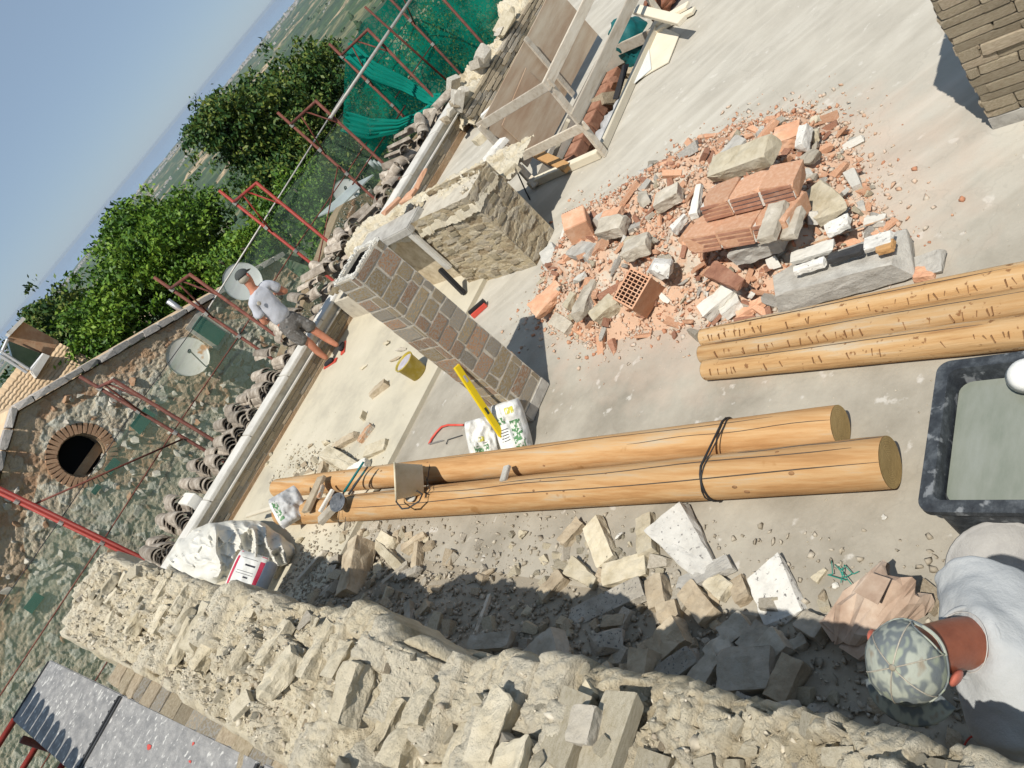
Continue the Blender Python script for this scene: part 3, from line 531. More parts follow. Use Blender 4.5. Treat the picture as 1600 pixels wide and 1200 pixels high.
for k, (x, y, s_) in enumerate([(700, 138, .2), (806, 25, .3), (800, 62, .28), (765, 90, .22), (780, 50, .2), (820, 5, .22), (745, 130, .16), (772, 125, .2), (812, 95, .24), (742, 160, .2), (795, 110, .22), (760, 140, .22)]):
    p = at(x, y, .5); p.y = min(max(p.y, 9.62), 10.3)
    link('stone', piece(random.choice(['rock', 'block']), random.choice(['stone_cream', 'stone_tan', 'stone_grey', 'facade_stone'])), t, p, (random.random(), random.random(), random.random()*3), (s_*1.3, s_, s_*.7))
# ---- stub wall beside the pillar with the opening and lintel
t = empty('stub_wall', (4.62, 6.3, 0), 'thick rough stone wall stub with a rubble top behind the brick pillar', 'wall')
mb = MB(); slab_box(mb, 4.41, 4.86, 5.88, 6.98, -.02, 1.0); slab_box(mb, 4.66, 5.0, 6.98, 9.6, -.02, .42); mb.build('wall_core', 'mortar', t)
mb = MB(); slab_box(mb, 4.42, 4.98, 7.9, 9.88, -.02, .42); mb.build('wall_core', 'mortar', t)
def rough_face(name, org, du, dn, L_, H_, mt_, seed, t, nu=150, nz=140, amp=.014):
    """weathered wall face in thin uneven layers"""
    u = np.linspace(0, L_, nu); z = np.linspace(-.02, H_, nz); GU, GZ_ = np.meshgrid(u, z, indexing='ij')
    c1, r1, j1 = chunks(GU/2.6, GZ_+.02*vnoise(GU*4, GZ_*3, seed), .052, seed); c2, r2, j2 = chunks(GU, GZ_, .03, seed+5)
    d = amp*(.9*c1+.3*c2)+amp*.5*fbm(GU*3, GZ_*3, seed+2, 3)
    g = 1-np.clip(np.minimum(GU, L_-GU)/.02, 0, 1); d = d*(1-g)
    P = np.array(org)[None, None]+GU[..., None]*np.array(du)+d[..., None]*np.array(dn)+GZ_[..., None]*np.array((0, 0, 1))
    o = grid_mesh(name, P[..., 0], P[..., 1], P[..., 2], mt_, t); set_tone(o, r1, j1); return o
rough_face('layered_face', (4.385, 7.0, 0), (0, -1, 0), (-1, 0, 0), 1.14, 1.06, 'tan_rubble', 3, t)
rough_face('layered_face', (4.385, 5.862, 0), (1, 0, 0), (0, -1, 0), .50, 1.06, 'tan_rubble', 6, t, 70)
rough_face('layered_face', (4.885, 5.862, 0), (0, 1, 0), (1, 0, 0), 1.14, 1.06, 'tan_rubble', 8, t)
for k in range(34):
    z = random.uniform(.03, 1.0); sx = random.uniform(.07, .17); sz = random.uniform(.03, .06)
    if k % 3: link('stone', piece('block', random.choice(['brick_old', 'wall_tan', 'wall_tan', 'stone_tan'])), t, (4.40, random.uniform(5.95, 6.9), z), (random.uniform(-.12, .12), 0, 0), (.05, sx, sz))
    else: link('stone', piece('block', random.choice(['brick_old', 'wall_tan'])), t, (random.uniform(4.48, 4.8), 5.875, z), (0, random.uniform(-.12, .12), 0), (sx, .05, sz))
gx = np.linspace(4.36, 5.6, 110); gy = np.linspace(5.84, 9.7, 320); GX, GY = np.meshgrid(gx, gy, indexing='ij')
hh = 1.02+.10*fbm(GX*2.2, GY*1.6, 6, 5)+.05*np.round(vnoise(GX*4, GY*4, 1)*2)/2; hh = np.where(GY > 7.1, hh-np.clip((GY-7.1)/2.7, 0, 1)*.5, hh); lim = np.where(GY < 7.1, 4.9, 5.08); ed = np.minimum(np.minimum((GX-4.33)/.06, (lim-GX)/.07), (GY-5.81)/.06); hh = np.where(ed < 1, .75+(hh-.75)*np.clip(ed, 0, 1), hh)
c_, r_, j_ = chunks(GX, GY, .13, 15); c2_, r2_, j2_ = chunks(GX, GY, .05, 18); set_tone(grid_mesh('rubble_top', GX, GY, hh+.04*c_+.02*c2_, 'lime_rubble', t), r_, j2_)
P_ = np.stack([RNG.uniform(4.42, 5.4, 420), RNG.uniform(5.9, 9.5, 420), 0*RNG.rand(420)], 1); P_ = P_[(P_[:, 0] < 4.85) | (P_[:, 1] > 7.1)]; P_[:, 2] = 1.04+.10*fbm(P_[:, 0]*2.2, P_[:, 1]*1.6, 6, 5)-np.clip((P_[:, 1]-7.1)/2.7, 0, 1)*.5; P_ = P_[P_[:, 0] < 5.0]
stuff_bits('loose_rubble', P_, RNG.uniform(.02, .09, len(P_)), 'crumb_lime', t)
mb = MB(); a = atX(642, 362, 4.36); b = atX(704, 408, 4.36); mb.box((4.34, 6.97, .68), (.05, .10, .62)); bevel(mb.build('white_jamb', 'plaster_clean', t), .01)
mb = MB(); mb.box((4.45, 7.45, 1.02), (.34, 1.1, .1), Euler((0, 0, .06))); bevel(mb.build('lintel', 'mortar_grey', t), .012)
mb = MB(); mb.box((4.6, 7.45, .45), (.06, .9, .9)); mb.build('recess', 'brick_old', t)
for k, (x, y, s_, mt_) in enumerate([(612, 322, .26, 'terracotta'), (640, 305, .2, 'terracotta'), (655, 283, .2, 'terracotta')]):
    p = at(x, y, 1.16); q = link('clay_tile_piece', rough_mesh('slab', mt_, (s_*1.2, s_, .035), 50+k), None, p, (random.uniform(-.3, .3), .15, random.random()*3)); tag(q, ['broken terracotta tile lying on the lintel end, nearest the chimney pillar', 'middle of three broken terracotta tiles on the wall stub top', 'terracotta tile fragment leaning against the parapet coping'][k], 'tile')
mb = MB(); a = atX(688, 405, 4.30); b = atX(733, 440, 4.2); b.z = .07; mb.bar((4.28, 7.03, .45), (4.2, 6.95, .07), .07, .05, up=(1, 0, 0)); tag(bevel(mb.build('rubber_strip', 'strap'), .01), 'black rubber strip leaning below the white jamb', 'strip')
# white debris on top of stub (cream block and slabs)
for k, (x, y, sx, sy, sz, mt_, lb) in enumerate([(772, 236, .34, .12, .05, 'plaster_white', 'white plaster slab lying on the wall stub beside the timber guard'), (797, 268, .17, .12, .10, 'stone_cream', 'cream brick at the end of the white slab on the wall stub'), (752, 215, .24, .2, .1, 'stone_cream', 'cream stone on the rubble behind the plywood corner'), (768, 170, .4, .1, .07, 'plaster_white', 'long white stone wedged behind the plywood')]):
    p = at(x, y, .75 if k < 2 else .3); q = link('stone_slab' if k == 0 else 'stone_piece', rough_mesh('slab', mt_, (sx, sy, sz), 70+k), None, p, (random.uniform(-.15, .15), random.uniform(-.15, .15), -.6)); tag(q, lb, 'stone')
gx = np.linspace(4.9, 5.6, 40); gy = np.linspace(6.9, 9.85, 120); GX, GY = np.meshgrid(gx, gy, indexing='ij')
hh = .45*np.clip((5.6-GX)/.5, 0, 1)*np.clip((GY-6.95)/.6, 0, 1)*(1+.3*fbm(GX*3, GY*3, 1, 4))
g_ = grid_mesh('rubble_bank', GX, GY, hh, 'core_lime'); tag(g_, 'bank of pale rubble against the far side of the wall stub', 'rubble', None, 'stuff')

# ---- hollow brick pillar (chimney)
PX0, PX1, PY0, PY1, PH = 2.40, 2.77, 4.79, 5.10, 1.93
t = empty('brick_pillar', ((PX0+PX1)/2, (PY0+PY1)/2, 0), 'tall square chimney pillar of weathered mixed bricks with an open top', 'pillar')
mb = MB(); wt = .045
for (a, b, c, d) in ((PX0+.001, PX1-.001, PY0+.001, PY0+wt), (PX0+.001, PX1-.001, PY1-wt, PY1-.001), (PX0+.001, PX0+wt, PY0+wt, PY1-wt), (PX1-wt, PX1-.001, PY0+wt, PY1-wt)): slab_box(mb, a, b, c, d, 0, PH-.005)
mb.build('mortar_core', 'mortar', t)
mb = MB(); slab_box(mb, PX0+wt, PX1-wt, PY0+wt, PY1-wt, 0, 1.35); slab_box(mb, PX0+wt, PX0+wt+.004, PY0+wt, PY1-wt, 1.35, PH-.03); slab_box(mb, PX1-wt-.004, PX1-wt, PY0+wt, PY1-wt, 1.35, PH-.03); slab_box(mb, PX0+wt+.004, PX1-wt-.004, PY1-wt-.004, PY1-wt, 1.35, PH-.03); slab_box(mb, PX0+wt+.004, PX1-wt-.004, PY0+wt, PY0+wt+.004, 1.35, PH-.03); mb.build('flue', 'void_shade', t)  # black fill and lining paint the shade inside the flue
BM_ = ['brick_a', 'brick_b', 'brick_c', 'brick_b', 'brick_a', 'brick_b']
masonry(t, (PX0, PY1, .12), (0, -1, 0), (-1, 0, 0), PY1-PY0, PH-.13, .128, .25, BM_, gap=.022, dep=.04, proud=.004, kind='slabby', jit=.5)
masonry(t, (PX0, PY0, .12), (1, 0, 0), (0, -1, 0), PX1-PX0, PH-.13, .128, .23, BM_, gap=.022, dep=.04, proud=.004, kind='slabby', jit=.5)
masonry(t, (PX1, PY0, .12), (0, 1, 0), (1, 0, 0), PY1-PY0, PH-.13, .128, .25, BM_, gap=.022, dep=.04, proud=.004, kind='slabby', jit=.5)
masonry(t, (PX1, PY1, .12), (-1, 0, 0), (0, 1, 0), PX1-PX0, PH-.13, .128, .23, BM_, gap=.022, dep=.04, proud=.004, kind='slabby', jit=.5)
mb = MB(); slab_box(mb, PX0-.008, PX1+.008, PY0-.008, PY1+.008, 0, .115); bevel(mb.build('plinth', 'mortar_grey', t), .01)
gx = np.linspace(PX0-.004, PX1+.004, 40); gy = np.linspace(PY0-.004, PY1+.004, 34)
mb = MB()
for i in range(40):
    for (a, b) in (((PX0+wt/2), None), ((PX1-wt/2), None)):
        y = PY0+(PY1-PY0)*i/39; mb.box((a+random.uniform(-.006, .006), y, PH+random.uniform(-.012, .006)), (.030, .012, .018), Euler((random.uniform(-.4, .4), 0, random.uniform(-.4, .4))))
    for b in (PY0+wt/2, PY1-wt/2):
        x = PX0+(PX1-PX0)*i/39; mb.box((x, b+random.uniform(-.006, .006), PH+random.uniform(-.012, .006)), (.013, .030, .018), Euler((0, random.uniform(-.4, .4), random.uniform(-.4, .4))))
o = mb.build('mortar_rim', 'plaster_clean', t); tag(o, None, None, None, 'stuff')

# ---- brick wall corner at the right
t = empty('corner_wall', (4.8, .8, 0), 'thin-coursed old brick wall corner on a grey plinth at the right', 'wall')
mb = MB(); slab_box(mb, 4.36, 4.95, -.6, 1.55, .0, 1.45); mb.build('wall_core', 'void_shade', t)
masonry(t, (4.33, 1.58, .09), (0, -1, 0), (-1, 0, 0), 1.75, 1.38, .058, .24, ['brick_old', 'brick_old', 'stone_tan', 'brick_old'], gap=.007, dep=.12, proud=.014, kind='slabby', jit=.45)
masonry(t, (4.95, 1.58, .09), (-1, 0, 0), (0, 1, 0), .62, 1.38, .07, .19, ['brick_old', 'stone_tan'], gap=.012, dep=.12, proud=.012, kind='block')
mb = MB(); slab_box(mb, 4.325, 4.97, -.6, 1.59, .002, .085); mb.build('plinth', 'mortar_grey', t)
masonry(t, (4.4, 1.55, 1.46), (0, -1, 0), (-1, 0, 0), 1.0, .22, .07, .19, ['brick_old'], gap=.012, dep=.3, proud=.012, kind='block', keep=lambda u, z: z < .1 and u > .1 or u > .5)

# ---- foreground broken wall: lime rubble core with courses of bricks
yy = [.3, .7, 1.2, 1.75, 2.2, 2.4, 2.8, 3.43, 4.36, 7.0]; xi_ = [.29, .30, .33, .27, .24, .21, .28, .23, .16, .12]
yo = [.3, 1.5, 2.85, 3.5, 5.02, 7.07]; xo_ = [-.30, -.32, -.34, -.36, -.41, -.54]
def wall_in(y):
    y = np.asarray(y, float); return np.interp(y, yy, xi_)+.030*np.round(vnoise(y*2.6, 3.3, 1)*2)/2+.022*vnoise(y*7, 1.3, 1)+.010*vnoise(y*23, 1.3, 1)
def wall_out(y): return np.interp(y, yo, xo_)
def cells(x, y):
    """header and stretcher bricks seen from above: per-cell height offset and edge gap"""
    row = np.floor(y/.12+.5*vnoise(y*0, x*3, 5)); fy = y/.12+.5*vnoise(y*0, x*3, 5)-row
    xx = x/.33+.37*row; cx_ = np.floor(xx); fx = xx-cx_
    hv = vnoise(cx_*7.13+.5, row*5.77+.5, 1); g = np.minimum(np.minimum(fx, 1-fx)*.24, np.minimum(fy, 1-fy)*.15)
    return hv, g
def wall_all(x, y):
    x = np.asarray(x, float); y = np.asarray(y, float)
    hv, g = cells(x, y)
    msk = np.clip((fbm(x*1.6, y*1.1, 8, 3)+.12)*4, 0, 1)      # 1 = brick courses show, 0 = loose mortar rubble
    c1, r1, j1 = chunks(x, y, .17, 3); c2, r2, j2 = chunks(x, y, .07, 9); c3, r3, j3 = chunks(x, y, .032, 21)
    stp = np.round((vnoise(y*1.5, 3.1, 2)+.5*vnoise(y*3.7, x*1.5, 6))*2.2)/2.2
    h = 1.775+.055*stp*np.clip((y-1.2)/.6, .25, 1)+.02*vnoise(y*.9, x*2, 2)+.04*np.clip((2.1-y)/.5, 0, 1)
    h = h+(.055*hv-.035*np.clip(1-g/.010, 0, 1)+.010*c2)*msk+(1-msk)*(.060*c1+.045*c2)+.018*c3*(1.1-.6*msk)+.007*fbm(x*45, y*45, 3, 3)
    # notches running across the wall
    for yc, wd, dp, x0 in ((2.30, .17, .20, -.2), (3.05, .11, .15, -.05), (3.9, .07, .10, -.3), (4.55, .14, .15, -.1), (5.6, .10, .12, -.1), (6.3, .08, .08, -.2)):
        yy_ = yc+.10*vnoise(x*3, yc, 4); h = h-dp*np.clip(1.25-np.abs(y-yy_)/wd, 0, 1)*np.clip((x-x0)/.15+.6, .15, 1)
    led = np.clip((x-(wall_out(y)+.25+.06*vnoise(y*3, 2.2, 2)))/.015, 0, 1); h = h-(1-led)*(.06+.035*vnoise(y*4, 1, 7))
    tone = np.where(msk > .5, (hv+1)/2, .5*r1+.5*r2); return h, tone, np.where(msk > .5, np.clip(1-g/.012, 0, 1), np.maximum(j1, j2))
def wall_h(x, y): return wall_all(x, y)[0]
t = empty('broken_wall', (0, 3.5, 0), 'broad broken wall top of crumbling cream lime mortar and brick courses in the foreground', 'wall')
ny, nx = 1150, 120
YY = np.linspace(.25, 7.08, ny); S_ = np.linspace(0, 1, nx); GY, GS = np.meshgrid(YY, S_, indexing='ij')
XI, XO = wall_in(GY), wall_out(GY); GX = XO+(XI-XO)*GS; GZ, GT, GJ = wall_all(GX, GY); GZ = GZ-.02*np.clip((GS-.94)/.06, 0, 1)**2*(1+vnoise(GY*9, 1, 3))
GZ = np.where(GY > 7.0, GZ-.0, GZ); jx = .012*fbm(GX*20, GY*20, 4, 3); GX = GX+jx*np.sin(np.pi*GS)
# fold the sides down to the floor
def side(xb, sgn):
    zt = GZ[:, -1] if sgn > 0 else GZ[:, 0]; k = np.linspace(0, 1, 60)[None, :]; z = zt[:, None]*(1-k); bx = (xb[:, None] if xb.ndim == 1 else xb)
    x = bx+sgn*(.02+.035*fbm(z*4, YY[:, None]*3, 5, 4)*np.clip(k*6, 0, 1)+.05*k); return x, YY[:, None]+0*k, z
xs, ys, zs = side(GX[:, -1], 1); nsd = 59; o1 = (np.concatenate([GX, xs[:, 1:]], 1), np.concatenate([GY, ys[:, 1:]], 1), np.concatenate([GZ, zs[:, 1:]], 1))
xs, ys, zs = side(GX[:, 0], -1); X3 = np.concatenate([xs[:, :0:-1], o1[0]], 1); Y3 = np.concatenate([ys[:, :0:-1], o1[1]], 1); Z3 = np.concatenate([zs[:, :0:-1], o1[2]], 1)
# end cap row at the far end
X3 = np.concatenate([X3, X3[-1:]], 0); Y3 = np.concatenate([Y3, Y3[-1:]+.02], 0); Z3 = np.concatenate([Z3, Z3[-1:]*0], 0)
T3 = np.concatenate([GT[:, :1].repeat(nsd, 1), GT, GT[:, -1:].repeat(nsd, 1)], 1); J3 = np.concatenate([GJ[:, :1].repeat(nsd, 1), GJ, GJ[:, -1:].repeat(nsd, 1)], 1)
T3[:, :nsd] = vnoise(Y3[:-1, :nsd]*7, Z3[:-1, :nsd]*12, 3)*.5+.5; T3[:, -nsd:] = vnoise(Y3[:-1, -nsd:]*7, Z3[:-1, -nsd:]*12, 3)*.5+.5; T3 = np.concatenate([T3, T3[-1:]], 0); J3 = np.concatenate([J3, J3[-1:]], 0)
set_tone(grid_mesh('lime_core', X3, Y3, Z3, 'lime_rubble', t), T3, J3)
cnt = 0
for k in range(900):                                                # individual bricks and stones set in the top
    y = 7.0-6.6*(random.random()**1.15); 
    if y < .4: continue
    x = random.uniform(float(wall_out(y))+.04, float(wall_in(y))-.02)
    if float(fbm(np.array(x*1.6), np.array(y*1.1), 8, 3)) > -.05 and random.random() < .6: continue
    if cnt >= 270: break
    s_ = random.uniform(.02, .05)*(1 if random.random() < .85 else 1.6)
    z = float(wall_h(np.array(x), np.array(y)))+s_*.05; cnt += 1
    link('stone', piece(random.choice(['rock', 'block', 'rock', 'wedge']), random.choice(['stone_cream', 'stone_cream', 'stone_cream', 'stone_grey', 'stone_tan', 'core_lime'])), t, (x, y, z), (random.uniform(-.4, .4), random.uniform(-.4, .4), random.random()*6), (s_*1.4, s_, s_*.7))
for k in range(8):                                                 # header bricks still in course
    y = .5+6.4*k/46+random.uniform(-.05, .05); x = random.uniform(float(wall_out(y))+.10, float(wall_in(y))-.10)
    z = float(wall_h(np.array(x), np.array(y)))-.014
    link('brick', piece('block', random.choice(['stone_cream', 'core_lime', 'stone_cream', 'stone_tan'])), t, (x, y, z), (random.uniform(-.08, .08), random.uniform(-.08, .08), random.uniform(-.12, .12)), (random.uniform(.14, .24), random.uniform(.07, .10), .05))
for k, (x, y, sx, sy, sz, mt_) in enumerate([(212, 935, .15, .12, .10, 'stone_grey'), (265, 960, .32, .13, .12, 'stone_cream'), (945, 1150, .16, .14, .10, 'stone_grey'), (560, 1045, .2, .12, .05, 'stone_cream'), (360, 1095, .2, .14, .05, 'stone_cream'), (905, 1100, .2, .08, .05, 'stone_cream'), (640, 1075, .1, .08, .06, 'stone_grey'), (150, 960, .2, .14, .08, 'stone_cream'), (185, 900, .2, .12, .08, 'stone_cream')]):
    p = at(x, y, 1.82); p.x = min(max(p.x, float(wall_out(p.y))+.05), float(wall_in(p.y))-.04); p.z = float(wall_h(np.array(p.x), np.array(p.y)))+sz*.3
    link('stone', rough_mesh('block', mt_, (sx*.55, sy*.55, sz*.55), 200+k), t, p, (random.uniform(-.2, .2), random.uniform(-.2, .2), random.uniform(-.6, .6)))
n = 9000; y = .35+6.7*RNG.rand(n)**1.1; x = wall_out(y)+(wall_in(y)-wall_out(y))*RNG.rand(n); keep = (fbm(x*1.6, y*1.1, 8, 3) < .12) | (RNG.rand(n) < .22); keep &= x < wall_in(y)-.04; keep &= (y > 1.9) | (RNG.rand(n) < .35); x, y = x[keep], y[keep]
stuff_bits('mortar_crumbs', np.stack([x, y, wall_h(x, y)], 1), RNG.uniform(.006, .026, len(x))*np.where(RNG.rand(len(x)) < .1, 2, 1), 'crumb_lime', t)
for k in range(30):                                                # broken course blocks lying across the wall
    y = 1.55+5.2*((k+random.uniform(-.3, .3))/30); wi, wo = float(wall_in(y)), float(wall_out(y)); lx = random.uniform(.12, .26); x = random.uniform(wo+.12+lx/2, wi-.03-lx/2) if wi-wo > lx+.16 else (wi+wo)/2+.05
    sz = random.uniform(.05, .09); link('brick', rough_mesh('slab', random.choice(['lime_block', 'lime_block', 'stone_cream']), (lx, random.uniform(.07, .12), sz), 900+k, .16), t, (x, y, float(wall_h(np.array(x), np.array(y)))+sz*.12), (random.uniform(-.16, .16), random.uniform(-.14, .14), random.uniform(-.22, .22)))
# outer brick ledge course beside the deck
masonry(t, (-.62, 5.9, 1.50), (.045, -1, 0), (-1, .045, 0), 4.2, .12, .11, .2, ['brick_c', 'stone_tan', 'brick_old'], 'brick', gap=.012, dep=.2, proud=0, kind='block')

# ---- pit in the slab inside the timber guard: red hollow-brick lining
t = empty('stair_pit', (7.1, 6.3, -.6), 'open stair pit lined with red hollow bricks inside the timber guard', 'pit')
mb = MB(); slab_box(mb, 5.9, 8.4, 5.6, 6.95, -.95, -.85); slab_box(mb, 5.9, 8.4, 6.92, 6.99, -.85, -.24); slab_box(mb, 8.35, 8.42, 5.6, 6.9, -.85, -.24); mb.build('pit_shell', 'mortar_grey', t)
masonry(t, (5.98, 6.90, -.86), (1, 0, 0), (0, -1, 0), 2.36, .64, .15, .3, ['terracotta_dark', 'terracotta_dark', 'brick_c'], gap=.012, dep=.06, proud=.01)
masonry(t, (8.35, 6.86, -.86), (0, -1, 0), (-1, 0, 0), 1.2, .64, .15, .3, ['brick_old', 'stone_tan'], gap=.012, dep=.06, proud=.01)
mb = MB()
for i in range(8): mb.bar((6.05+i*.28, 6.70, -.28), (6.30+i*.28, 6.70, -.28), .20, .16)
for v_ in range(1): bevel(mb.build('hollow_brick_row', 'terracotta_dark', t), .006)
# ---- timber guard round the pit
t = empty('timber_guard', (7, 6.2, 0), 'guard frame of rough grey planks standing round the open pit', 'guard rail')
def plank(name, a, b, wd, th, up=(0, 0, 1), mt_='timber', lab=None):
    q = bevel(MB().bar(a, b, wd, th, up).build(name, mt_, t), .004)
    if lab: tag(q, lab)
plank('corner_post', (5.9, 5.57, 0), (5.93, 5.55, 1.02), .09, .04, (0, 1, 0), 'timber')
plank('post', (5.9, 6.75, 0), (5.9, 6.72, 1.0), .09, .04, (0, 1, 0))
plank('post', (8.2, 5.6, 0), (8.2, 5.6, 1.1), .09, .04, (0, 1, 0))
plank('top_rail', (5.93, 5.50, 1.0), (5.92, 6.78, .98), .025, .11)
plank('middle_rail', (5.90, 5.50, .42), (5.90, 6.85, .42), .025, .11)
plank('top_rail', (5.86, 5.54, 1.02), (8.6, 5.56, 1.12), .03, .12)
plank('middle_rail', (5.86, 5.53, .56), (8.6, 5.56, .60), .03, .14)
plank('bottom_board', (5.90, 5.62, .05), (5.90, 6.80, .05), .09, .09, mt_='ply_pale')
plank('bottom_board', (6.0, 5.62, .05), (8.3, 5.72, .05), .07, .09, mt_='ply_pale')
plank('tie_board', atX(962, 79, 8.12), atX(1027, 50, 8.12), .03, .14); plank('stake', atX(866, 244, 6.4), atX(888, 188, 6.4), .05, .05, (0, 1, 0), 'ply_pale')
# plywood sheets standing behind
t = empty('plywood_hoarding', (7.4, 6.95, 0), 'stained brown plywood sheets standing on edge behind the pit', 'hoarding')
for k, (x0, x1, z0, z1, yb) in enumerate([(6.18, 8.75, .12, 1.0, 6.93), (6.35, 7.3, .03, .78, 6.88)]):
    mb = MB(); mb.poly([(x0, yb, z0), (x1, yb, z0), (x1, yb+.06, z1), (x0, yb+.06, z1-.1)], (0, .018, 0)); mb.build('plywood_sheet', 'plywood', t)
mb = MB(); mb.bar((7.55, 6.87, .05), (7.6, 6.91, 1.0), .08, .03, (0, 1, 0)); bevel(mb.build('batten', 'timber', t), .003)
def loose(name, mbuild, mts, lab, cat, bv=.004, group=None, **k):
    o = mbuild.build(name, mts, **k)
    if bv: bevel(o, bv)
    return tag(o, lab, cat, group)
tag(MB().tube([at(766, 192, .95), at(762, 205, .8), at(785, 228, .6), at(805, 262, .3), at(822, 300, .02), at(828, 312, .01)], .009, 6).build('power_cable', 'strap', smooth=True), 'black cable hanging from the guard down to the floor by the wall stub', 'cable')
loose('timber_offcut', MB().bar(at(838, 240, .1), at(888, 263, .07), .12, .05), 'timber_orange', 'orange weathered timber offcut lying across the guard corner', 'timber')
loose('plank', MB().bar(at(812, 262, .25), at(838, 290, .04), .10, .03), 'timber', 'short plank at the left foot of the guard', 'plank')
loose('plank', MB().bar(at(994, 15, .35), at(1066, 33, .25), .12, .05), 'ply_pale', 'pale stub of planed timber poking over the guard at the top', 'plank')
loose('plank', MB().bar(at(1022, 38, .08), at(1075, 8, .08), .12, .04), 'ply_pale', 'upper of two bent pale planks past the guard', 'plank')
loose('plank', MB().bar(at(1020, 50, .04), at(1085, 16, .04), .10, .04), 'ply_pale', 'lower of two pale planks resting on the slab past the guard', 'plank')
pl_ = [at(*p, .012) for p in ((1030, 40), (1062, 55), (1045, 98), (1018, 113), (990, 130), (1000, 100))]
loose('plywood_offcut', MB().poly(pl_, (0, 0, .012)), 'ply_pale', 'thin pale plywood offcut lying flat on the slab beside the pit', 'plywood', 0)
pl_ = [at(*p, .03) for p in ((1014, 70), (1018, 108), (991, 131), (1000, 100))]
loose('white_sheet', MB().poly(pl_, (0, 0, .006)), 'dish_white', 'white sheet edge under the plywood offcut', 'sheet', 0)
def crumple(name, c, r, mt_, lab, cat, seed, amp=.35, rot=0):
    mb = MB(); ellipsoid(mb, Matrix.Translation(c) @ Euler((0, 0, rot)).to_matrix().to_4x4(), r, 36, 24); o = mb.build(name, mt_, smooth=True, origin=c)
    noisify(o, min(r)*amp, 1.7/min(r)*.8, seed, 4); return tag(o, lab, cat)
p = at(992, 8, -.1); crumple('teal_cloth', Vector((8.35, 6.25, -.1)), (.28, .22, .4), 'teal_plastic', 'crumpled teal cloth sagging into the pit at the top edge', 'cloth', 3)
p = at(1040, 12, .1); crumple('leather_bag', Vector((8.6, 5.75, .10)), (.26, .22, .16), 'brown_leather', 'crumpled brown bag inside the pale planks at the top edge', 'bag', 5, .5)
p = Vector((6.95, 6.15, -.3)); crumple('grey_sack', p, (.45, .16, .16), 'sack_grey', 'dusty grey sack slumped inside the pit', 'sack', 8)
loose('rubber_flap', MB().bar((7.1, 6.0, -.05), (7.45, 5.85, .12), .12, .02), 'strap', 'black rubber flap over the grey sack in the pit', 'rubber')
for k in range(14):
    p = Vector((random.uniform(7.3, 8.2), random.uniform(6.0, 6.7), -.55+random.uniform(0, .3))); s_ = random.uniform(.1, .22)
    q = link('stone', piece('block', random.choice(['stone_cream', 'stone_tan', 'terracotta_dark'])), None, p, (random.random(), random.random(), random.random()*3), (s_*1.3, s_, s_*.7)); tag(q, 'broken stone dumped in the open pit', 'stone', 'stones dumped in the pit')

# ---- roof tiles stacked on the ledge behind the parapet
def tile_mesh(r0, r1, L_, th=.013, n=9):
    mb = MB(); vs = []
    for (y, r) in ((0, r0), (L_, r1)):
        for rr_ in (r, r-th):
            for i in range(n+1):
                a = math.pi*(.06+.88*i/n); vs.append((rr_*math.cos(a), y, rr_*math.sin(a)))
    k = n+1; fs = []
    for i in range(n): fs += [(i, i+1, 2*k+i+1, 2*k+i), (k+i, 3*k+i, 3*k+i+1, k+i+1), (i, k+i, k+i+1, i+1), (2*k+i, 2*k+i+1, 3*k+i+1, 3*k+i)]
    fs += [(0, 2*k, 3*k, k), (n, k+n, 3*k+n, 2*k+n)]
    mb.add(vs, fs); return mb.mesh('roof_tile', 'tile_roof')
TILES = [tile_mesh(.10, .085, .42), tile_mesh(.092, .078, .40), tile_mesh(.105, .09, .40)]
def tile_at(p, rot, lab, grp):
    q = link('roof_tile', random.choice(TILES), None, p, rot); tag(q, lab, 'roof tile', grp)
x = .40; nt_ = 0
while x < 9.0:
    gap_ = (1.05 < x < 1.3)
    for row in range(2):
        if gap_ or nt_ > 286: break
        nst = random.choice([6, 7, 8, 7]) if x < 3.4 else random.choice([4, 5, 6]); z = .12+(0 if x > 3.4 else .02); lean = random.uniform(-.12, .12); yo_ = 10.2+row*.40
        if row == 1: nst = max(2, nst-random.choice([2, 3])); 
        if x > 3.4 and row == 1: continue
        zt0 = .34 if row == 0 else .46
        for k in range(nst):
            if x < 3.7: lab, grp = 'curved clay roof tile in the nested stacks behind the near end of the parapet', 'roof tiles behind the near end of the parapet'
            elif x < 6.2: lab, grp = 'curved clay roof tile stacked behind the parapet beyond the standing man', 'roof tiles behind the middle of the parapet'
            else: lab, grp = 'curved clay roof tile in the jumbled pile behind the parapet by the green netting', 'roof tiles behind the far end of the parapet'
            if x < 6.2: tile_at((x+lean*k*.2+random.uniform(-.004, .004), yo_+random.uniform(-.03, .03), zt0-.12+k*.046), (random.uniform(-.04, .04), lean+random.uniform(-.05, .05), random.uniform(-.06, .06)), lab, grp)
            else: tile_at((x+random.uniform(-.08, .08), 10.2+random.uniform(0, .3), .28+k*.07), (random.uniform(-.5, .5), random.uniform(-.8, .8), random.uniform(-1.4, 1.4)), lab, grp)
            nt_ += 1
    x += .205+random.uniform(0, .02)
for k in range(30):
    x = random.uniform(3.3, 6.4); tile_at((x, 10.2+random.uniform(0, .3), .55+random.uniform(0, .1)), (random.uniform(-.3, .3), random.uniform(-.6, .6), random.uniform(-.7, .7)), 'curved clay roof tile lying loose across the stacks behind the parapet', 'loose roof tiles on the stacks')
mb = MB(); mb.box((.60, 10.28, .50), (.22, .5, .02)); 
mb = MB(); mb.box((1.17, 10.42, .42), (.17, .42, .30), Euler((0, .1, 0))); tag(bevel(mb.build('white_hollow_block', 'plaster_clean'), .006), 'white block standing in the gap between the tile stacks', 'block')

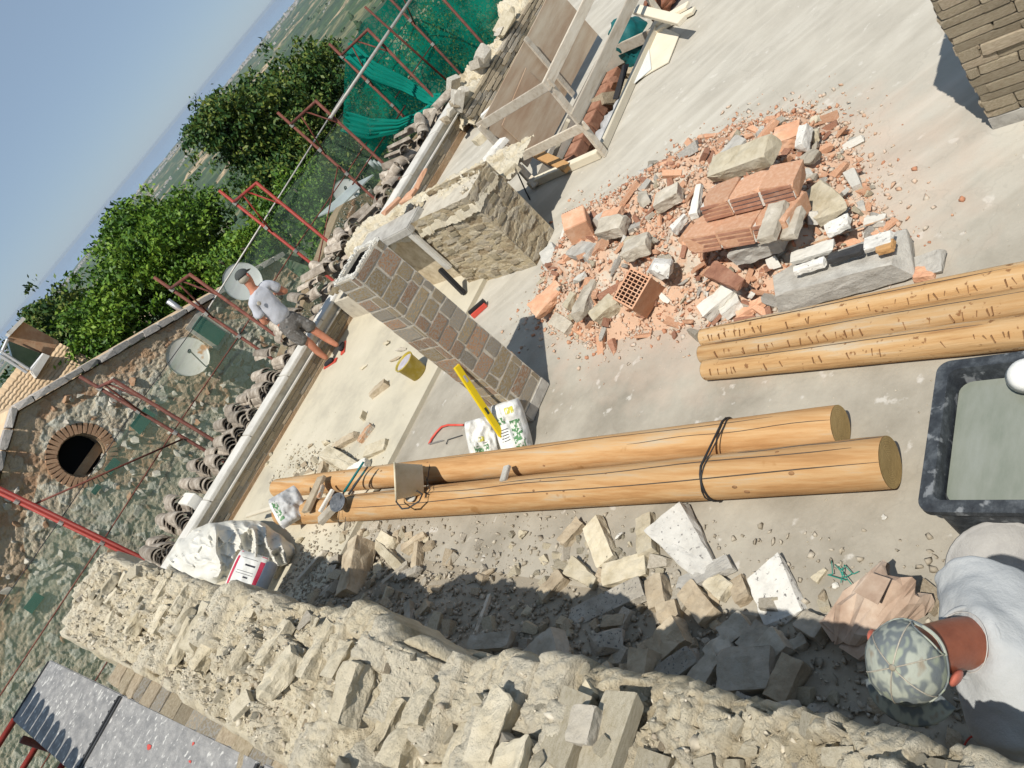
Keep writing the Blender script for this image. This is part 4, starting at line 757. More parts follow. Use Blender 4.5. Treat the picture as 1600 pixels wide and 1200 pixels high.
# ================================================================ SCAFFOLD, NETS
XF = [.31, 2.11, 3.91, 5.70, 7.52, 9.32, 11.1]
where = ['at the near left end by the broken wall', 'second from the left, in front of the round window', 'behind the standing man', 'just right of the standing man', 'nearest the green folded netting', 'inside the heavy green netting', 'farthest along, behind the heavy netting']
for i, x in enumerate(XF):
    red = 'scaf_bright' if i in (0, 3) else 'scaf_red'
    t = empty('scaffold_tower', (x, 11.5, -6), 'rusty red tubular scaffold frame '+where[i], 'scaffold', 'scaffold frames along the far parapet')
    zt = 2.30
    MB().tube([(x, 12.0, -8), (x, 12.0, zt)], .026, 8).build('post', red, t, True)
    if i: MB().tube([(x, 10.98, -8), (x, 10.98, 2.06)], .026, 8).build('post', red, t, True)
    if i:
        MB().tube([(x, 12.0, 2.02), (x, 10.98, 2.04)], .024, 8).build('top_bar', red, t, True)
        MB().tube([(x, 12.0, 1.25), (x, 11.6, 2.0)], .014, 6).build('knee_brace', red, t, True)
        MB().tube([(x, 10.98, 1.55), (x, 11.4, 2.02)], .014, 6).build('knee_brace', red, t, True)
        MB().tube([(x, 12.0, -.9), (x, 10.98, -.9)], .024, 8).build('transom', red, t, True)
    else:
        MB().tube([(x+.05, 11.93, -8), (x+.05, 11.93, 2.35)], .026, 8).build('post', red, t, True)
    for z in (.8, 1.4, 2.0): MB().tube([(x, 12.0, z-.03), (x, 12.0, z+.03)], .036, 8).build('coupler', 'scaf_grey', t)
for k, (z, y, mt_, lb) in enumerate([(.80, 12.04, 'scaf_red', 'thin red guard rail along the scaffold at waist height'), (-.15, 12.04, 'scaf_red', 'lower thin red guard rail along the scaffold'), (1.42, 12.08, 'iron_black', 'dark wire holding the top edge of the thin green net')]):
    pts = [(x, y, z+(.02 if i % 2 else -.01)) for i, x in enumerate(XF)]; pts = [(-3.2, y, z)]+pts
    tag(MB().tube(pts, .011 if z < 1 else .007, 6).build('guard_rail' if z < 1 else 'net_wire', mt_, smooth=True), lb, 'rail' if z < 1 else 'wire')
for k, (a, b, r_, mt_, lb) in enumerate([((.37, 11.97, 1.81), (2.08, 11.97, .66), .014, 'scaf_red', 'diagonal red brace across the round window'), ((5.7, 11.97, .35), (7.5, 11.97, 1.0), .012, 'scaf_red', 'dark diagonal brace above the small white dish'),
        ((7.45, 10.95, 1.72), (11.6, 10.95, 1.78), .028, 'scaf_grey', 'long grey scaffold pole along the top of the green netting'), ((3.9, 12.05, 1.40), (9.4, 12.06, 1.62), .013, 'scaf_grey', 'thin pale pole tying the scaffold frames beyond the dark tree'), ((7.4, 11.95, .62), (9.5, 11.95, .60), .014, 'scaf_red', 'short red rail under the folded netting'), ((9.55, 10.9, 2.3), (9.75, 10.9, .4), .02, 'scaf_red', 'red pole standing inside the heavy netting')]):
    tag(MB().tube([a, b], r_, 8).build('scaffold_tube', mt_, smooth=True), lb, 'scaffold tube')
def net(name, x0, x1, z0f, z1f, y, mt_, lab, nx=60, nz=24, amp=.04, sag=0):
    gx = np.linspace(x0, x1, nx); s_ = np.linspace(0, 1, nz); GX, GS = np.meshgrid(gx, s_, indexing='ij'); GZ = z0f(GX)*(1-GS)+z1f(GX)*GS; GY = y+amp*fbm(GX*1.3, GZ*1.5, y, 4)+sag*np.sin(GS*9+GX*2)
    return tag(grid_mesh(name, GX, GY, GZ, mt_, smooth=True), lab, 'net')
net('scaffold_net', -3.2, 9.35, lambda x: 0*x-8, lambda x: 1.40+.02*np.sin(x*6)+.015*vnoise(x*4, 1), 12.10, 'net_thin', 'thin green see-through scaffold net hanging over the stone house')
net('heavy_net', 9.35, 15.0, lambda x: 0*x-8, lambda x: 2.02+.05*np.sin(x*5)-.03*(x-9.4), 12.12, 'net_heavy', 'heavy green debris netting at the top of the picture', 90, 60, .10)
# folds: gathered swags of bright green netting
for k, (pts, wd, lb) in enumerate([([(9.45, 11.9, 2.0), (9.35, 11.7, 1.5), (9.4, 11.4, .95), (9.3, 11.1, .55), (9.2, 10.8, .42)], .16, 'bright folded swag of green netting hanging down from the red post'), ([(8.3, 12.0, 1.35), (8.45, 11.8, .95), (8.7, 11.5, .62), (9.0, 11.2, .45), (9.25, 10.9, .40)], .17, 'gathered lower hem of the green netting sweeping to the wall')]):
    n_ = 60; tt = np.linspace(0, 1, n_); P_ = np.array(pts); C_ = np.stack([np.interp(tt, np.linspace(0, 1, len(pts)), P_[:, j]) for j in range(3)], 1)
    ww = np.linspace(-1, 1, 22); G = np.zeros((n_, 22, 3))
    for i in range(n_):
        for j, q in enumerate(ww):
            w_ = wd*(1+.4*math.sin(tt[i]*5+1)); G[i, j] = C_[i]+np.array([q*w_*.9, .05*math.sin(q*14+tt[i]*4), q*w_*.35+.02*math.sin(q*23)])
    tag(grid_mesh('net_fold', G[..., 0], G[..., 1], G[..., 2], 'net_fold', smooth=True), lb, 'net')
net('hanging_net', 8.25, 9.5, lambda x: .45+0*x-.9*(9.3-x)*0, lambda x: 1.35+(x-8.25)*.52, 12.02, 'net_heavy', 'loose green netting between the swags with the dark tree behind', 30, 30, .08)

# ================================================================ STONE HOUSE ACROSS THE WAY
HY = 17.0
t = empty('stone_house', (2, HY, -7), 'old stone house gable with a round window, seen through the green net', 'house')
outl = [(-5.5, -8), (7.6, -8), (7.6, -.05), (6.2, .50), (1.85, 2.33), (.74, 1.93), (-5.5, -.7)]
mb = MB(); cx, cz, cr_ = 1.70, .96, .40
ring = [(cx+cr_*math.cos(a), cz+cr_*math.sin(a)*1.0) for a in [math.radians(q) for q in range(0, 360, 15)]]
# gable with the round opening: bridge the outer polygon to the ring
bm = bmesh.new(); vo_ = [bm.verts.new((x, HY, z)) for x, z in outl]; vi_ = [bm.verts.new((x, HY, z)) for x, z in ring]
eo = [bm.edges.new((vo_[i], vo_[(i+1) % len(vo_)])) for i in range(len(vo_))]; ei = [bm.edges.new((vi_[i], vi_[(i+1) % len(vi_)])) for i in range(len(vi_))]
bmesh.ops.triangle_fill(bm, edges=eo+ei, use_beauty=True); r_ = bmesh.ops.extrude_face_region(bm, geom=list(bm.faces)); bmesh.ops.translate(bm, verts=[v for v in r_['geom'] if isinstance(v, bmesh.types.BMVert)], vec=(0, .45, 0)); bmesh.ops.recalc_face_normals(bm, faces=bm.faces)
me = bpy.data.meshes.new('gable_wall'); bm.to_mesh(me); bm.free(); me.materials.append(M['facade']); link('gable_wall', me, t)
mb = MB(); slab_box(mb, -5.5, 7.6, HY+6.9, HY+7.3, -8, -.5); slab_box(mb, -5.5, -5.1, HY+.45, HY+6.9, -8, -.7); slab_box(mb, 7.2, 7.6, HY+.45, HY+6.9, -8, -.1); mb.build('rear_wall', 'facade', t)
mb = MB(); mb.box((cx, HY+.5, cz), (1.2, .04, 1.2)); mb.build('interior_shade', 'void_shade', t)  # near-black panel paints the shade of the room behind the opening
for k in range(38):                                                # radial bricks round the window
    a = 2*math.pi*k/38; link('arch_brick', piece('block', 'facade_brick'), t, (cx+.53*math.cos(a), HY-.10, cz+.53*math.sin(a)), Euler((0, -a, 0)), (.20, .05, .072))
MB().poly([(cx-.38, HY+.1, cz-.1), (cx+.38, HY+.1, cz-.1), (cx+.3, HY+.1, cz-.28), (cx-.3, HY+.1, cz-.28)], (0, .05, 0)).build('window_sill', 'facade', t)
for k in range(16): link('sill_stone', piece('rock', 'facade_stone'), t, (cx-.36+.05*k, HY-.04, cz-.36+random.uniform(-.05, .05)), (random.random(), random.random(), 0), (.13, .12, .12))
roof_l = [(7.75, -.10), (6.2, .52), (1.85, 2.36)]; roof_r = [(1.85, 2.36), (.74, 1.96), (-5.6, -.7)]
for a_, nm in ((roof_l, 'roof_edge_stone'), (roof_r, 'roof_edge_stone')):
    for (x0, z0), (x1, z1) in zip(a_[:-1], a_[1:]):
        n_ = max(2, int(math.hypot(x1-x0, z1-z0)/.33))
        for i in range(n_):
            s0 = i/n_; s1 = (i+.94)/n_; p0 = Vector((x0+(x1-x0)*s0, HY-.14, z0+(z1-z0)*s0+.05)); p1 = Vector((x0+(x1-x0)*s1, HY-.14, z0+(z1-z0)*s1+.05)); d = p1-p0
            link(nm, piece('block', 'roof_edge'), t, (p0+p1)/2+Vector((0, .10, random.uniform(-.012, .012))), Euler((0, -math.atan2(d.z, d.x), 0)), (d.length, .34, random.uniform(.10, .14)))
mb = MB()
for (a_, b_) in (((7.75, -.1), (1.85, 2.36)), ((1.85, 2.36), (-5.6, -.7))):
    mb.poly([(a_[0], HY+.05, a_[1]+.02), (b_[0], HY+.05, b_[1]+.02), (b_[0], HY+7.3, b_[1]+.02), (a_[0], HY+7.3, a_[1]+.02)], (0, 0, .06))
mb.build('roof', 'tile_far', t)
gu = np.linspace(-5.4, 7.55, 620); gv = np.linspace(0, 1, 300); GU, GV = np.meshgrid(gu, gv, indexing='ij'); tp = np.interp(GU, [-5.5, .74, 1.85, 6.2, 7.6], [-.7, 1.93, 2.33, .5, -.05])-.02
GZ_ = -4.5*(1-GV)+tp*GV; c1, r1, j1 = chunks(GU, GZ_, .19, 4); c2, r2, j2 = chunks(GU, GZ_*1.6, .10, 11); dpt = .030*c1+.018*c2
hole = np.hypot(GU-cx, GZ_-cz) < .62; bricky = ((tp-GZ_) < .62+.25*vnoise(GU*1.3, GZ_*1.3, 5)) | (fbm(GU*.7, GZ_*.7, 6, 3) > .6)
ob_ = grid_mesh('rubble_face', GU, HY-.10-dpt, GZ_, 'facade_rubble', t); set_tone(ob_, r1, j1)
ob_.data.materials.append(M['facade_bricky']); fi = bricky[:-1, :-1].ravel(); ob_.data.polygons.foreach_set('material_index', fi.astype(np.int32))
bm = bmesh.new(); bm.from_mesh(ob_.data); bm.faces.ensure_lookup_table(); hf = hole[:-1, :-1].ravel(); bmesh.ops.delete(bm, geom=[bm.faces[i] for i in np.nonzero(hf)[0]], context='FACES'); bm.to_mesh(ob_.data); bm.free()
placed = 0
for k in range(2600):                                              # field stones set in the gable
    x = random.uniform(-1.6, 7.3); z = random.uniform(-2.2, 2.2)
    top = np.interp(x, [-5.5, .74, 1.85, 6.2, 7.6], [-.7, 1.93, 2.33, .5, -.05])
    if z > top-.15 or math.hypot(x-cx, z-cz) < .68: continue
    dens = float(fbm(np.array(x*.9), np.array(z*.9), 4, 3)) + (.35 if z < top-1.0 else -.12)
    if dens < .0 or placed >= 300: continue
    s_ = random.uniform(.12, .24); placed += 1
    link('stone', piece('rock', random.choice(['facade_stone', 'facade_stone', 'facade_brick'])), t, (x, HY-.10, z), (random.random()*3, random.random()*3, random.random()*3), (s_*1.25, s_*.55, s_*.9))
# shutters, dishes, little green patches
t = empty('window_shutter', (5.2, HY, .3), 'dark green shuttered window under the eave of the stone house', 'window')
MB().poly([(5.02, HY-.20, .02), (5.36, HY-.20, .02), (5.36, HY-.20, .66), (5.02, HY-.20, .66)], (0, .08, 0)).build('shutter', 'shutter_green', t)
for (a, b) in (((4.94, -.06), (5.44, .02)), ((4.94, .66), (5.44, .76)), ((4.94, .02), (5.015, .66)), ((5.365, .02), (5.44, .66))): MB().poly([(a[0], HY-.17, a[1]), (b[0], HY-.17, a[1]), (b[0], HY-.17, b[1]), (a[0], HY-.17, b[1])], (0, .05, 0)).build('window_surround', 'facade_stone', t)
def dish(p, r, aim, mt_, lab):
    t = empty('satellite_dish', p, lab, 'satellite dish'); m_ = frame(p, (1, 0, 0), aim); prof = [(r*k/10, .22*r*(k/10)**2) for k in range(11)]; prof[0] = (.0005, 0)
    prof2 = [(r*1.0, .22*r+.01)]+[(r*k/10, .22*r*(k/10)**2-.012) for k in range(10, -1, -1)]; prof2[-1] = (.0005, -.012)
    mb = MB(); mb.lathe(prof+prof2, m_, 28); mb.build('reflector', mt_, t, True)
    q = m_ @ Vector((0, -r*.95, .2*r)); f_ = m_ @ Vector((0, 0, r*1.15)); MB().tube([q, f_], .014, 6).build('feed_arm', 'steel', t); MB().tube([f_, f_+(m_.to_3x3() @ Vector((0, 0, -.09)))], .035, 10).build('receiver', 'iron_black', t)
    MB().tube([m_ @ Vector((0, 0, -.02)), m_ @ Vector((0, 0, -.25)), Vector(p)+Vector((0, .5, -.35))], .02, 6).build('bracket', 'steel', t)
dish(atY(293, 559, 16.6), .43, (.05, -1, .28), 'dish_paint', 'large cream satellite dish with rust stains on the stone gable')
dish(atY(379, 441, 16.4), .42, (-.2, -1, .32), 'dish_white', 'white satellite dish right behind the cap of the standing man')
dish(atY(541, 301, 15.5), .30, (-.3, -1, .5), 'dish_white', 'small white satellite dish by the grey sheet roof')
for k, (px_, py_, s_) in enumerate([(222, 657, .26), (175, 728, .16), (52, 942, .18), (150, 765, .1)]):
    p = atY(px_, py_, HY-.17); tag(MB().poly([p+Vector((-s_, 0, -s_*.5)), p+Vector((s_*.9, 0, -s_*.6)), p+Vector((s_, 0, s_*.4)), p+Vector((-s_*.8, 0, s_*.5))], (0, .03, 0)).build('vent_cover', 'shutter_green'), ['green vent cover behind the twin red posts', 'small green vent cover below the round window', 'small green vent cover low on the gable above the deck', 'tiny green vent cover near the diagonal brace'][k], 'vent')
# flue on the roof
a = atY(262, 470, 19); b = atY(278, 485, 19); mb = MB(); mb.tube([a+Vector((0, 0, -.7)), a], .07, 12); q = mb.build('flue_pipe', 'steel', smooth=True); tag(q, 'steel flue pipe rising over the gable roof', 'pipe')
# lower old building at the right of the house
t = empty('low_building', (7.5, 14, -8), 'low old building of small stones and bricks beyond the scaffold', 'building')
mb = MB(); mb.poly([(4.7, 13.9, -8), (11.0, 13.9, -8), (11, 13.9, -.5), (9.1, 13.9, -.35), (8.15, 13.9, .10), (7.9, 13.9, .10), (4.75, 13.9, -.5)], (0, .4, 0)); mb.build('wall', 'facade', t)
c_ = 0
for k in range(900):
    x = random.uniform(4.9, 9.0); z = random.uniform(-2.4, .1); top = np.interp(x, [4.75, 7.9, 8.15, 9.1], [-.5, .1, .1, -.35])
    if z > top-.04 or c_ > 150: continue
    c_ += 1; s_ = random.uniform(.07, .15); link('brick' if z > top-.9 and x > 6.5 else 'stone', piece('block' if x > 6.5 else 'rock', 'facade_brick' if (x > 6.8 and random.random() < .6) else 'facade_stone'), t, (x, 13.9, z), (0, random.uniform(-.1, .1), 0), (s_*1.5, .09, s_*.8))
n = 2500; x = RNG.uniform(4.8, 9.2, n); z = RNG.uniform(-3, .1, n); k_ = z < np.interp(x, [4.75, 7.9, 8.15, 9.1], [-.5, .1, .1, -.35])-.03
stuff_bits('small_stones', np.stack([x[k_], 0*x[k_]+13.9, z[k_]], 1), RNG.uniform(.04, .09, k_.sum()), 'facade_stone', t)
mb = MB(); mb.poly([(8.2, 14.3, .02), (9.4, 14.3, -.20), (9.4, 15.2, -.15), (8.2, 15.2, .1)], (0, 0, .03)); tag(mb.build('sheet_roof', 'blue_sheet'), 'pale blue-grey sheet roof behind the small dish', 'roof')
mb = MB()
for i in range(6): mb.tube([atY(575+i*7, 250+i*2, 13.2)+Vector((0, 0, 0)), atY(588+i*7, 262+i*2, 13.2)], .05, 8)
mb.v and tag(mb.build('corrugated_panel', 'blue_sheet', smooth=True), 'scalloped pale corrugated panel edge by the tile pile', 'panel', None, None)
# ---- tiled house with brick terrace wall at the far left
t = empty('tiled_house', (4, 26, -6), 'distant house with a tan tiled roof and a brown brick terrace wall', 'house')
HY2 = 26.0
def P2(x, y, Y=HY2): return atY(x, y, Y)
pg = [P2(37, 503), P2(92, 533), P2(78, 556), P2(25, 530), P2(13, 527)]; MB().poly(pg, (0, 1.2, 0)).build('brick_wall', 'facade_brick', t)
MB().bar(P2(14, 526)+Vector((0, -.1, .05)), P2(38, 501)+Vector((0, -.1, .05)), .5, .10).build('wall_coping', 'coping', t)
# roof: tile rows as half tubes on sloping boards
base = [P2(92, 533), P2(152, 568), P2(90, 640), P2(-25, 760), P2(-60, 640), P2(-10, 555), P2(45, 585)]
MB().poly([(-1.5, 24.75, -1.3), (5.1, 24.75, -1.3), (5.1, 26.2, 2.1), (-1.5, 26.2, 2.1)], (0, .3, -.1)).build('roof_boarding', 'facade_brick', t)
for i in range(36):                                                # overlapping courses of tiles, each course one corrugated strip
    z = -1.2+i*.10; Y_ = 24.6+i*.045; x1 = 5.12 if z < 1.95 else 4.1; x0 = -1.5; n_ = int((x1-x0)/.045); vs = []
    for j in range(n_+1):
        x = x0+(x1-x0)*j/n_; c_ = .028*abs(math.sin(x*math.pi/.18))
        vs += [(x, Y_-.05, z+c_), (x, Y_+.09, z+.16+c_*.6), (x, Y_-.05, z+c_-.03)]
    MB().add(vs, [(3*j, 3*j+3, 3*j+4, 3*j+1) for j in range(n_)]+[(3*j+2, 3*j+5, 3*j+3, 3*j) for j in range(n_)]).build('tile_course', 'tile_far', t)
MB().poly([P2(20, 560), P2(12, 532), P2(66, 553), P2(47, 578)], (0, .3, 0)).build('terrace_glass', 'glass_dark', t)
for a, b in (((0, 555), (42, 582)), ((0, 548), (45, 577)), ((12, 530), (2, 552)), ((47, 579), (68, 553))): MB().tube([P2(*a, 25.7), P2(*b, 25.7)], .045, 6).build('terrace_rail', 'white_metal', t)
MB().poly([P2(50, 580, 25.6), P2(68, 552, 25.6), P2(78, 556, 25.6), P2(57, 590, 25.6)], (0, .4, 0)).build('terrace_pier', 'coping', t)
MB().box((1.8, 28.6, -4), (6.6, 4.4, 9.6)).build('house_body', 'facade', t)

# ================================================================ TREES
def tree(name, base, crowns, leafmat, n, ls, label, seed):
    rs = np.random.RandomState(seed); t = empty(name, base, label, 'tree'); base = Vector(base); mb = MB(); top = crowns[0][0]
    c0 = Vector(crowns[0][0]); mid = base.lerp(c0, .6)+Vector((.2, .1, 0)); mb.tube([base, base.lerp(mid, .5)+Vector((.12, 0, 0)), mid, c0], [.32, .25, .18, .07], 9)
    o = mb.build('trunk', 'bark', t, True)
    for c, r in crowns:
        c = Vector(c); q = mid.lerp(c, .5)+Vector((0, 0, -.3)); MB().tube([mid, q, c, c+Vector((rs.normal()*.4, rs.normal()*.4, r[2]*.5))], [.13, .09, .05, .02], 6).build('limb', 'bark', t, True)
    V = []; wts = np.array([r[0]*r[1]*r[2] for c, r in crowns])**.8; wts /= wts.sum(); P_ = []
    for (c, r), w_ in zip(crowns, wts):
        k = int(n*w_); ncl = max(10, k//42); u = rs.normal(size=(ncl, 3)); u /= np.linalg.norm(u, axis=1)[:, None]; rad = rs.uniform(.2, 1, (ncl, 1))**.5*(.84+.2*rs.normal(size=(ncl, 1))); cc = np.array(c)+u*rad*np.array(r)
        P_.append(np.repeat(cc, 42, 0)+rs.normal(size=(ncl*42, 3))*np.array([.25, .25, .13])*max(.55, max(r)/2.8))
    P_ = np.concatenate(P_); m_ = len(P_); a = rs.normal(size=(m_, 3)); a[:, 2] -= .6; a /= np.linalg.norm(a, axis=1)[:, None]; b_ = np.cross(a, rs.normal(size=(m_, 3))); b_ /= np.linalg.norm(b_, axis=1)[:, None]
    L_ = ls*rs.uniform(.6, 1.3, (m_, 1)); Wd = L_*.42
    V = np.stack([P_, P_+a*L_*.45+b_*Wd*.6, P_+a*L_, P_+a*L_*.45-b_*Wd*.6], 1).reshape(-1, 3)
    me = bpy.data.meshes.new('crown'); me.vertices.add(len(V)); me.vertices.foreach_set('co', V.ravel()); idx = np.arange(m_*4, dtype=np.int32); me.loops.add(m_*4); me.loops.foreach_set('vertex_index', idx); me.polygons.add(m_); me.polygons.foreach_set('loop_start', np.arange(0, m_*4, 4, dtype=np.int32)); me.polygons.foreach_set('loop_total', np.full(m_, 4, dtype=np.int32)); me.update(calc_edges=True); me.materials.append(M[leafmat]); link('crown', me, t)
def cy(px_, py_, Y, r): return (tuple(atY(px_, py_, Y)), r)
tree('walnut_tree', (9.6, 27, -11), [cy(225, 425, 27, (2.3, 2.3, 1.9)), cy(290, 350, 27.5, (1.8, 2, 1.3)), cy(170, 500, 26.5, (1.6, 1.8, 1.3)), cy(215, 350, 28, (1.1, 1.3, .9)), cy(300, 450, 26, (1.6, 1.6, 1.4)), cy(260, 395, 26, (1.8, 1.8, 1.4)), cy(182, 352, 28, (.7, .8, .55)), cy(320, 520, 26, (1.6, 1.6, 1.6)), cy(160, 555, 26, (1.2, 1.4, 1.2)), cy(360, 400, 27, (1.2, 1.4, 1.1))], 'leaf_bright', 62000, .17, 'large bright green tree rising behind the gable roof', 3)
tree('oak_tree', (13.5, 22, -11), [cy(425, 185, 22, (1.9, 2, 1.5)), cy(350, 185, 22, (1.2, 1.4, .8)), cy(480, 130, 22, (1.4, 1.6, 1.1)), cy(470, 230, 21.5, (1.6, 1.6, 1.4)), cy(320, 195, 22, (.8, .9, .5)), cy(520, 170, 22, (1.3, 1.3, 1.2)), cy(430, 290, 21, (1.2, 1.3, 1.2)), cy(500, 260, 21, (1.2, 1.3, 1.2)), cy(505, 90, 22.5, (.8, .8, .6)), cy(380, 235, 22, (.9, .9, .7))], 'leaf_dark', 52000, .15, 'dark green tree with yellowing tips at the centre of the skyline', 5)
tree('leafy_tree', (5.8, 33, -11), [cy(75, 515, 33, (1.9, 1.8, 1.1)), cy(110, 545, 32, (1.8, 1.8, 1.4)), cy(50, 490, 34, (.8, .9, .5)), cy(140, 530, 32, (1.4, 1.4, 1.2)), cy(95, 490, 34, (1.4, 1.4, .7))], 'leaf_dark', 20000, .20, 'green tree behind the tiled house at the far left', 8)
tree('low_tree', (10.5, 17.5, -9), [cy(440, 345, 17.5, (1.0, 1.1, .8)), cy(400, 385, 17.8, (.8, .8, .7)), cy(480, 310, 17, (.9, .9, .8)), cy(520, 370, 16, (.8, .8, .8)), cy(360, 420, 18.5, (.8, .8, .7))], 'leaf_bright', 16000, .12, 'bushy green tree directly behind the scaffold right of the man', 9)
tree('slope_tree', (12.5, 15, -9), [cy(600, 130, 17, (1.0, 1.0, 1.3)), cy(620, 220, 15.5, (1.1, 1, 1.0)), cy(560, 240, 16, (1.0, 1, .9)), cy(700, 60, 17, (1.4, 1.2, 1.4)), cy(740, 100, 16, (1.2, 1.2, 1.2))], 'leaf_dark', 16000, .14, 'dark shrubby tree seen through the heavy green netting', 12)

# ================================================================ DECK BESIDE THE BROKEN WALL
t = empty('scaffold_deck', (-1, 5, 1.6), 'grey galvanised scaffold deck of steel boards at the lower left', 'scaffold deck')
dv = Vector((.0885, -1, 0)).normalized(); sv = Vector((1, .0885, 0)).normalized(); o0 = Vector((-.79, 7.52, 1.6))
for i in range(4):
    a = o0+dv*(i*2.09)
    c = a+dv*1.04-sv*.245
    Rm = Matrix((sv, -dv, Vector((0, 0, 1)))).transposed()
    b_ = MB().box(c-Vector((0, 0, .02)), (.49, 2.06, .04), Rm).build('deck_board', 'deck_metal', t); bevel(b_, .006)
    for e_ in (-1, 1): MB().box(c+dv*e_*1.02+Vector((0, 0, .004)), (.46, .02, .012), Rm).build('end_lip', 'iron_black', t)
    for q in range(7): MB().tube([c+dv*e_*1.0+sv*(-.2+.066*q)+Vector((0, 0, .0))+Vector((0, 0, .001)) for e_ in (1, .985)], .008, 6).build('rivet', 'iron_black', t)
for k, (x, y, s_) in enumerate([(233, 1167, .016), (302, 1162, .009), (297, 1190, .008)]):
    p = at(x, y, 1.602); n_ = 8; MB().poly([p+Vector((s_*random.uniform(.5, 1.2)*math.cos(a), 2.2*s_*random.uniform(.5, 1.2)*math.sin(a), 0)) for a in [2*math.pi*i/n_ for i in range(n_)]], (0, 0, .0015)).build('paint_splash', 'red_paint', t)
# red tubes and net hanging below the deck at the far left
for k, (y, z, lb) in enumerate([(8.05, 1.45, 'upper red scaffold tube left of the deck'), (7.75, 1.25, 'second red scaffold tube left of the deck'), (7.35, 1.10, 'third red scaffold tube left of the deck'), (6.9, .95, 'lowest red scaffold tube left of the deck')]):
    tag(MB().tube([(-3.2, y+.1, z-.05), (-.95, y, z)], .026, 8).build('scaffold_tube', 'scaf_bright', smooth=True), lb, 'scaffold tube')
tag(MB().tube([(-1.35, 7.3, -7), (-1.35, 7.3, 1.5)], .03, 8).build('scaffold_tube', 'scaf_red', smooth=True), 'upright scaffold tube under the corner of the deck', 'scaffold tube')
gx = np.linspace(-4, -1.0, 30); gz = np.linspace(0, 1, 16); GX, GS = np.meshgrid(gx, gz, indexing='ij'); tag(grid_mesh('debris_net', GX, 7.9-2.6*GS+.08*fbm(GX*2, GS*3, 1, 3), .85-.6*GS+.05*fbm(GX*3, GS*5, 2, 3), 'net_fold', smooth=True), 'dark green debris net slung below the deck at the lower left corner', 'net')
P_ = np.stack([RNG.uniform(-2.6, -1.2, 160), RNG.uniform(4.6, 6.6, 160), RNG.uniform(.1, .25, 160)], 1); stuff_bits('fallen_rubble', P_, RNG.uniform(.04, .14, 160), 'crumb_lime', label='rubble caught in the net below the deck', cat='rubble')
# neighbouring tiled eave outside the frame, whose barrel tiles shade the deck corner
t = empty('neighbour_roof', (-3.2, 4.6, 2), 'barrel-tiled eave of the neighbouring roof above the deck', 'roof')
for i in range(16): MB().tube([(-1.66, 7.0-i*.22, 2.9), (-4.2, 6.8-i*.22, 3.7)], .095, 10).build('tile_row', 'tile_roof', t, True)
MB().poly([(-1.78, 7.15, 2.80), (-1.78, 3.5, 2.80), (-4.3, 3.3, 3.6), (-4.3, 6.95, 3.6)], (0, 0, .05)).build('roof_boarding', 'timber', t)

# ================================================================ LOGS AND BEAMS
def log(name, a, b, r, mt_, label, n=26, segs=60, wob=.02, cat='log', taper=0):
    a = Vector(a); b = Vector(b); t = empty(name, ((a.x+b.x)/2, (a.y+b.y)/2, 0), label, cat); mb = MB()
    d = b-a; rs = np.random.RandomState(int(abs(a.x)*100)+segs); ph = rs.rand()*6
    pts = [a+d*(i/segs)+Vector((0, 0, 0)) for i in range(segs+1)]
    dn = d.normalized(); s0 = dn.orthogonal().normalized(); s1 = dn.cross(s0); vs = []
    for i, p in enumerate(pts):
        for j in range(n):
            an = 2*math.pi*j/n; rr_ = r*(1+taper*(i/segs))*(1+wob*float(fbm(np.array(math.cos(an)*1.5+ph), np.array(math.sin(an)*1.5), np.array(i*.12), 3)))
            if i in (0, segs): rr_ *= .985
            vs.append(p+(s0*math.cos(an)+s1*math.sin(an))*rr_)
    mb.add(vs, [(i*n+j, i*n+(j+1) % n, (i+1)*n+(j+1) % n, (i+1)*n+j) for i in range(segs) for j in range(n)], 0)
    o = mb.build('log_body' if cat == 'log' else 'pole_body', mt_, t, True)
    for e_, i in ((a, 0), (b, segs)):
        ring_ = vs[i*n:(i+1)*n]; sg = -1 if i == 0 else 1; c = e_+dn*sg*.004
        mb = MB(); vv = [c]+[c+(q-e_)*.5 for q in ring_]+[q+dn*sg*.002 for q in ring_]; mb.add(vv, [(0, 1+j, 1+(j+1) % n) for j in range(n)]+[(1+j, 1+n+j, 1+n+(j+1) % n, 1+(j+1) % n) for j in range(n)]); mb.build('cut_end', 'log_end', t)
    # drying cracks: thin dark slits cut along the upper side
    return t
L1a, L1b = (1.908, 1.72, .135), (1.30, 8.35, .12); L2a, L2b = (2.143, 2.03, .118), (1.62, 8.9, .11)
l1 = log('peeled_log', L1a, L1b, .132, 'log_wood', 'longer of the two strapped peeled logs, nearest the broken wall')
l2 = log('peeled_log', L2a, L2b, .114, 'log_wood', 'shorter strapped peeled log lying beyond the longer one')
def crack(t, a, b, r, ang, s0, s1, w_=.003):
    a = Vector(a); b = Vector(b); d = (b-a); dn = d.normalized(); sd = dn.cross(Vector((0, 0, 1))).normalized(); up = sd.cross(dn); pts = []
    for i in range(14):
        s_ = s0+(s1-s0)*i/13; an = ang+.05*math.sin(i*.9+ang*5); pts.append(a+d*s_+(sd*math.cos(an)+up*math.sin(an))*(r*1.004))
    return MB().tube(pts, [w_*.3]+[w_]*12+[w_*.3], 5).build('drying_crack', 'bark', t)
dsg = 1
for (t_, a, b, r, ang, s0, s1, w_) in [(l1, L1a, L1b, .132, 1.0, .0, .75, .0035), (l1, L1a, L1b, .132, 1.75, .02, .42, .003), (l1, L1a, L1b, .132, 1.55, .30, .62, .003), (l1, L1a, L1b, .132, 2.2, .0, .12, .003), (l2, L2a, L2b, .114, 1.3, .0, .2, .002), (l2, L2a, L2b, .114, 1.9, .05, .5, .002), (l1, L1a, L1b, .132, 2.0, .5, .9, .002)]:
    crack(t_, a, b, r, math.pi-ang, s0, s1, w_)
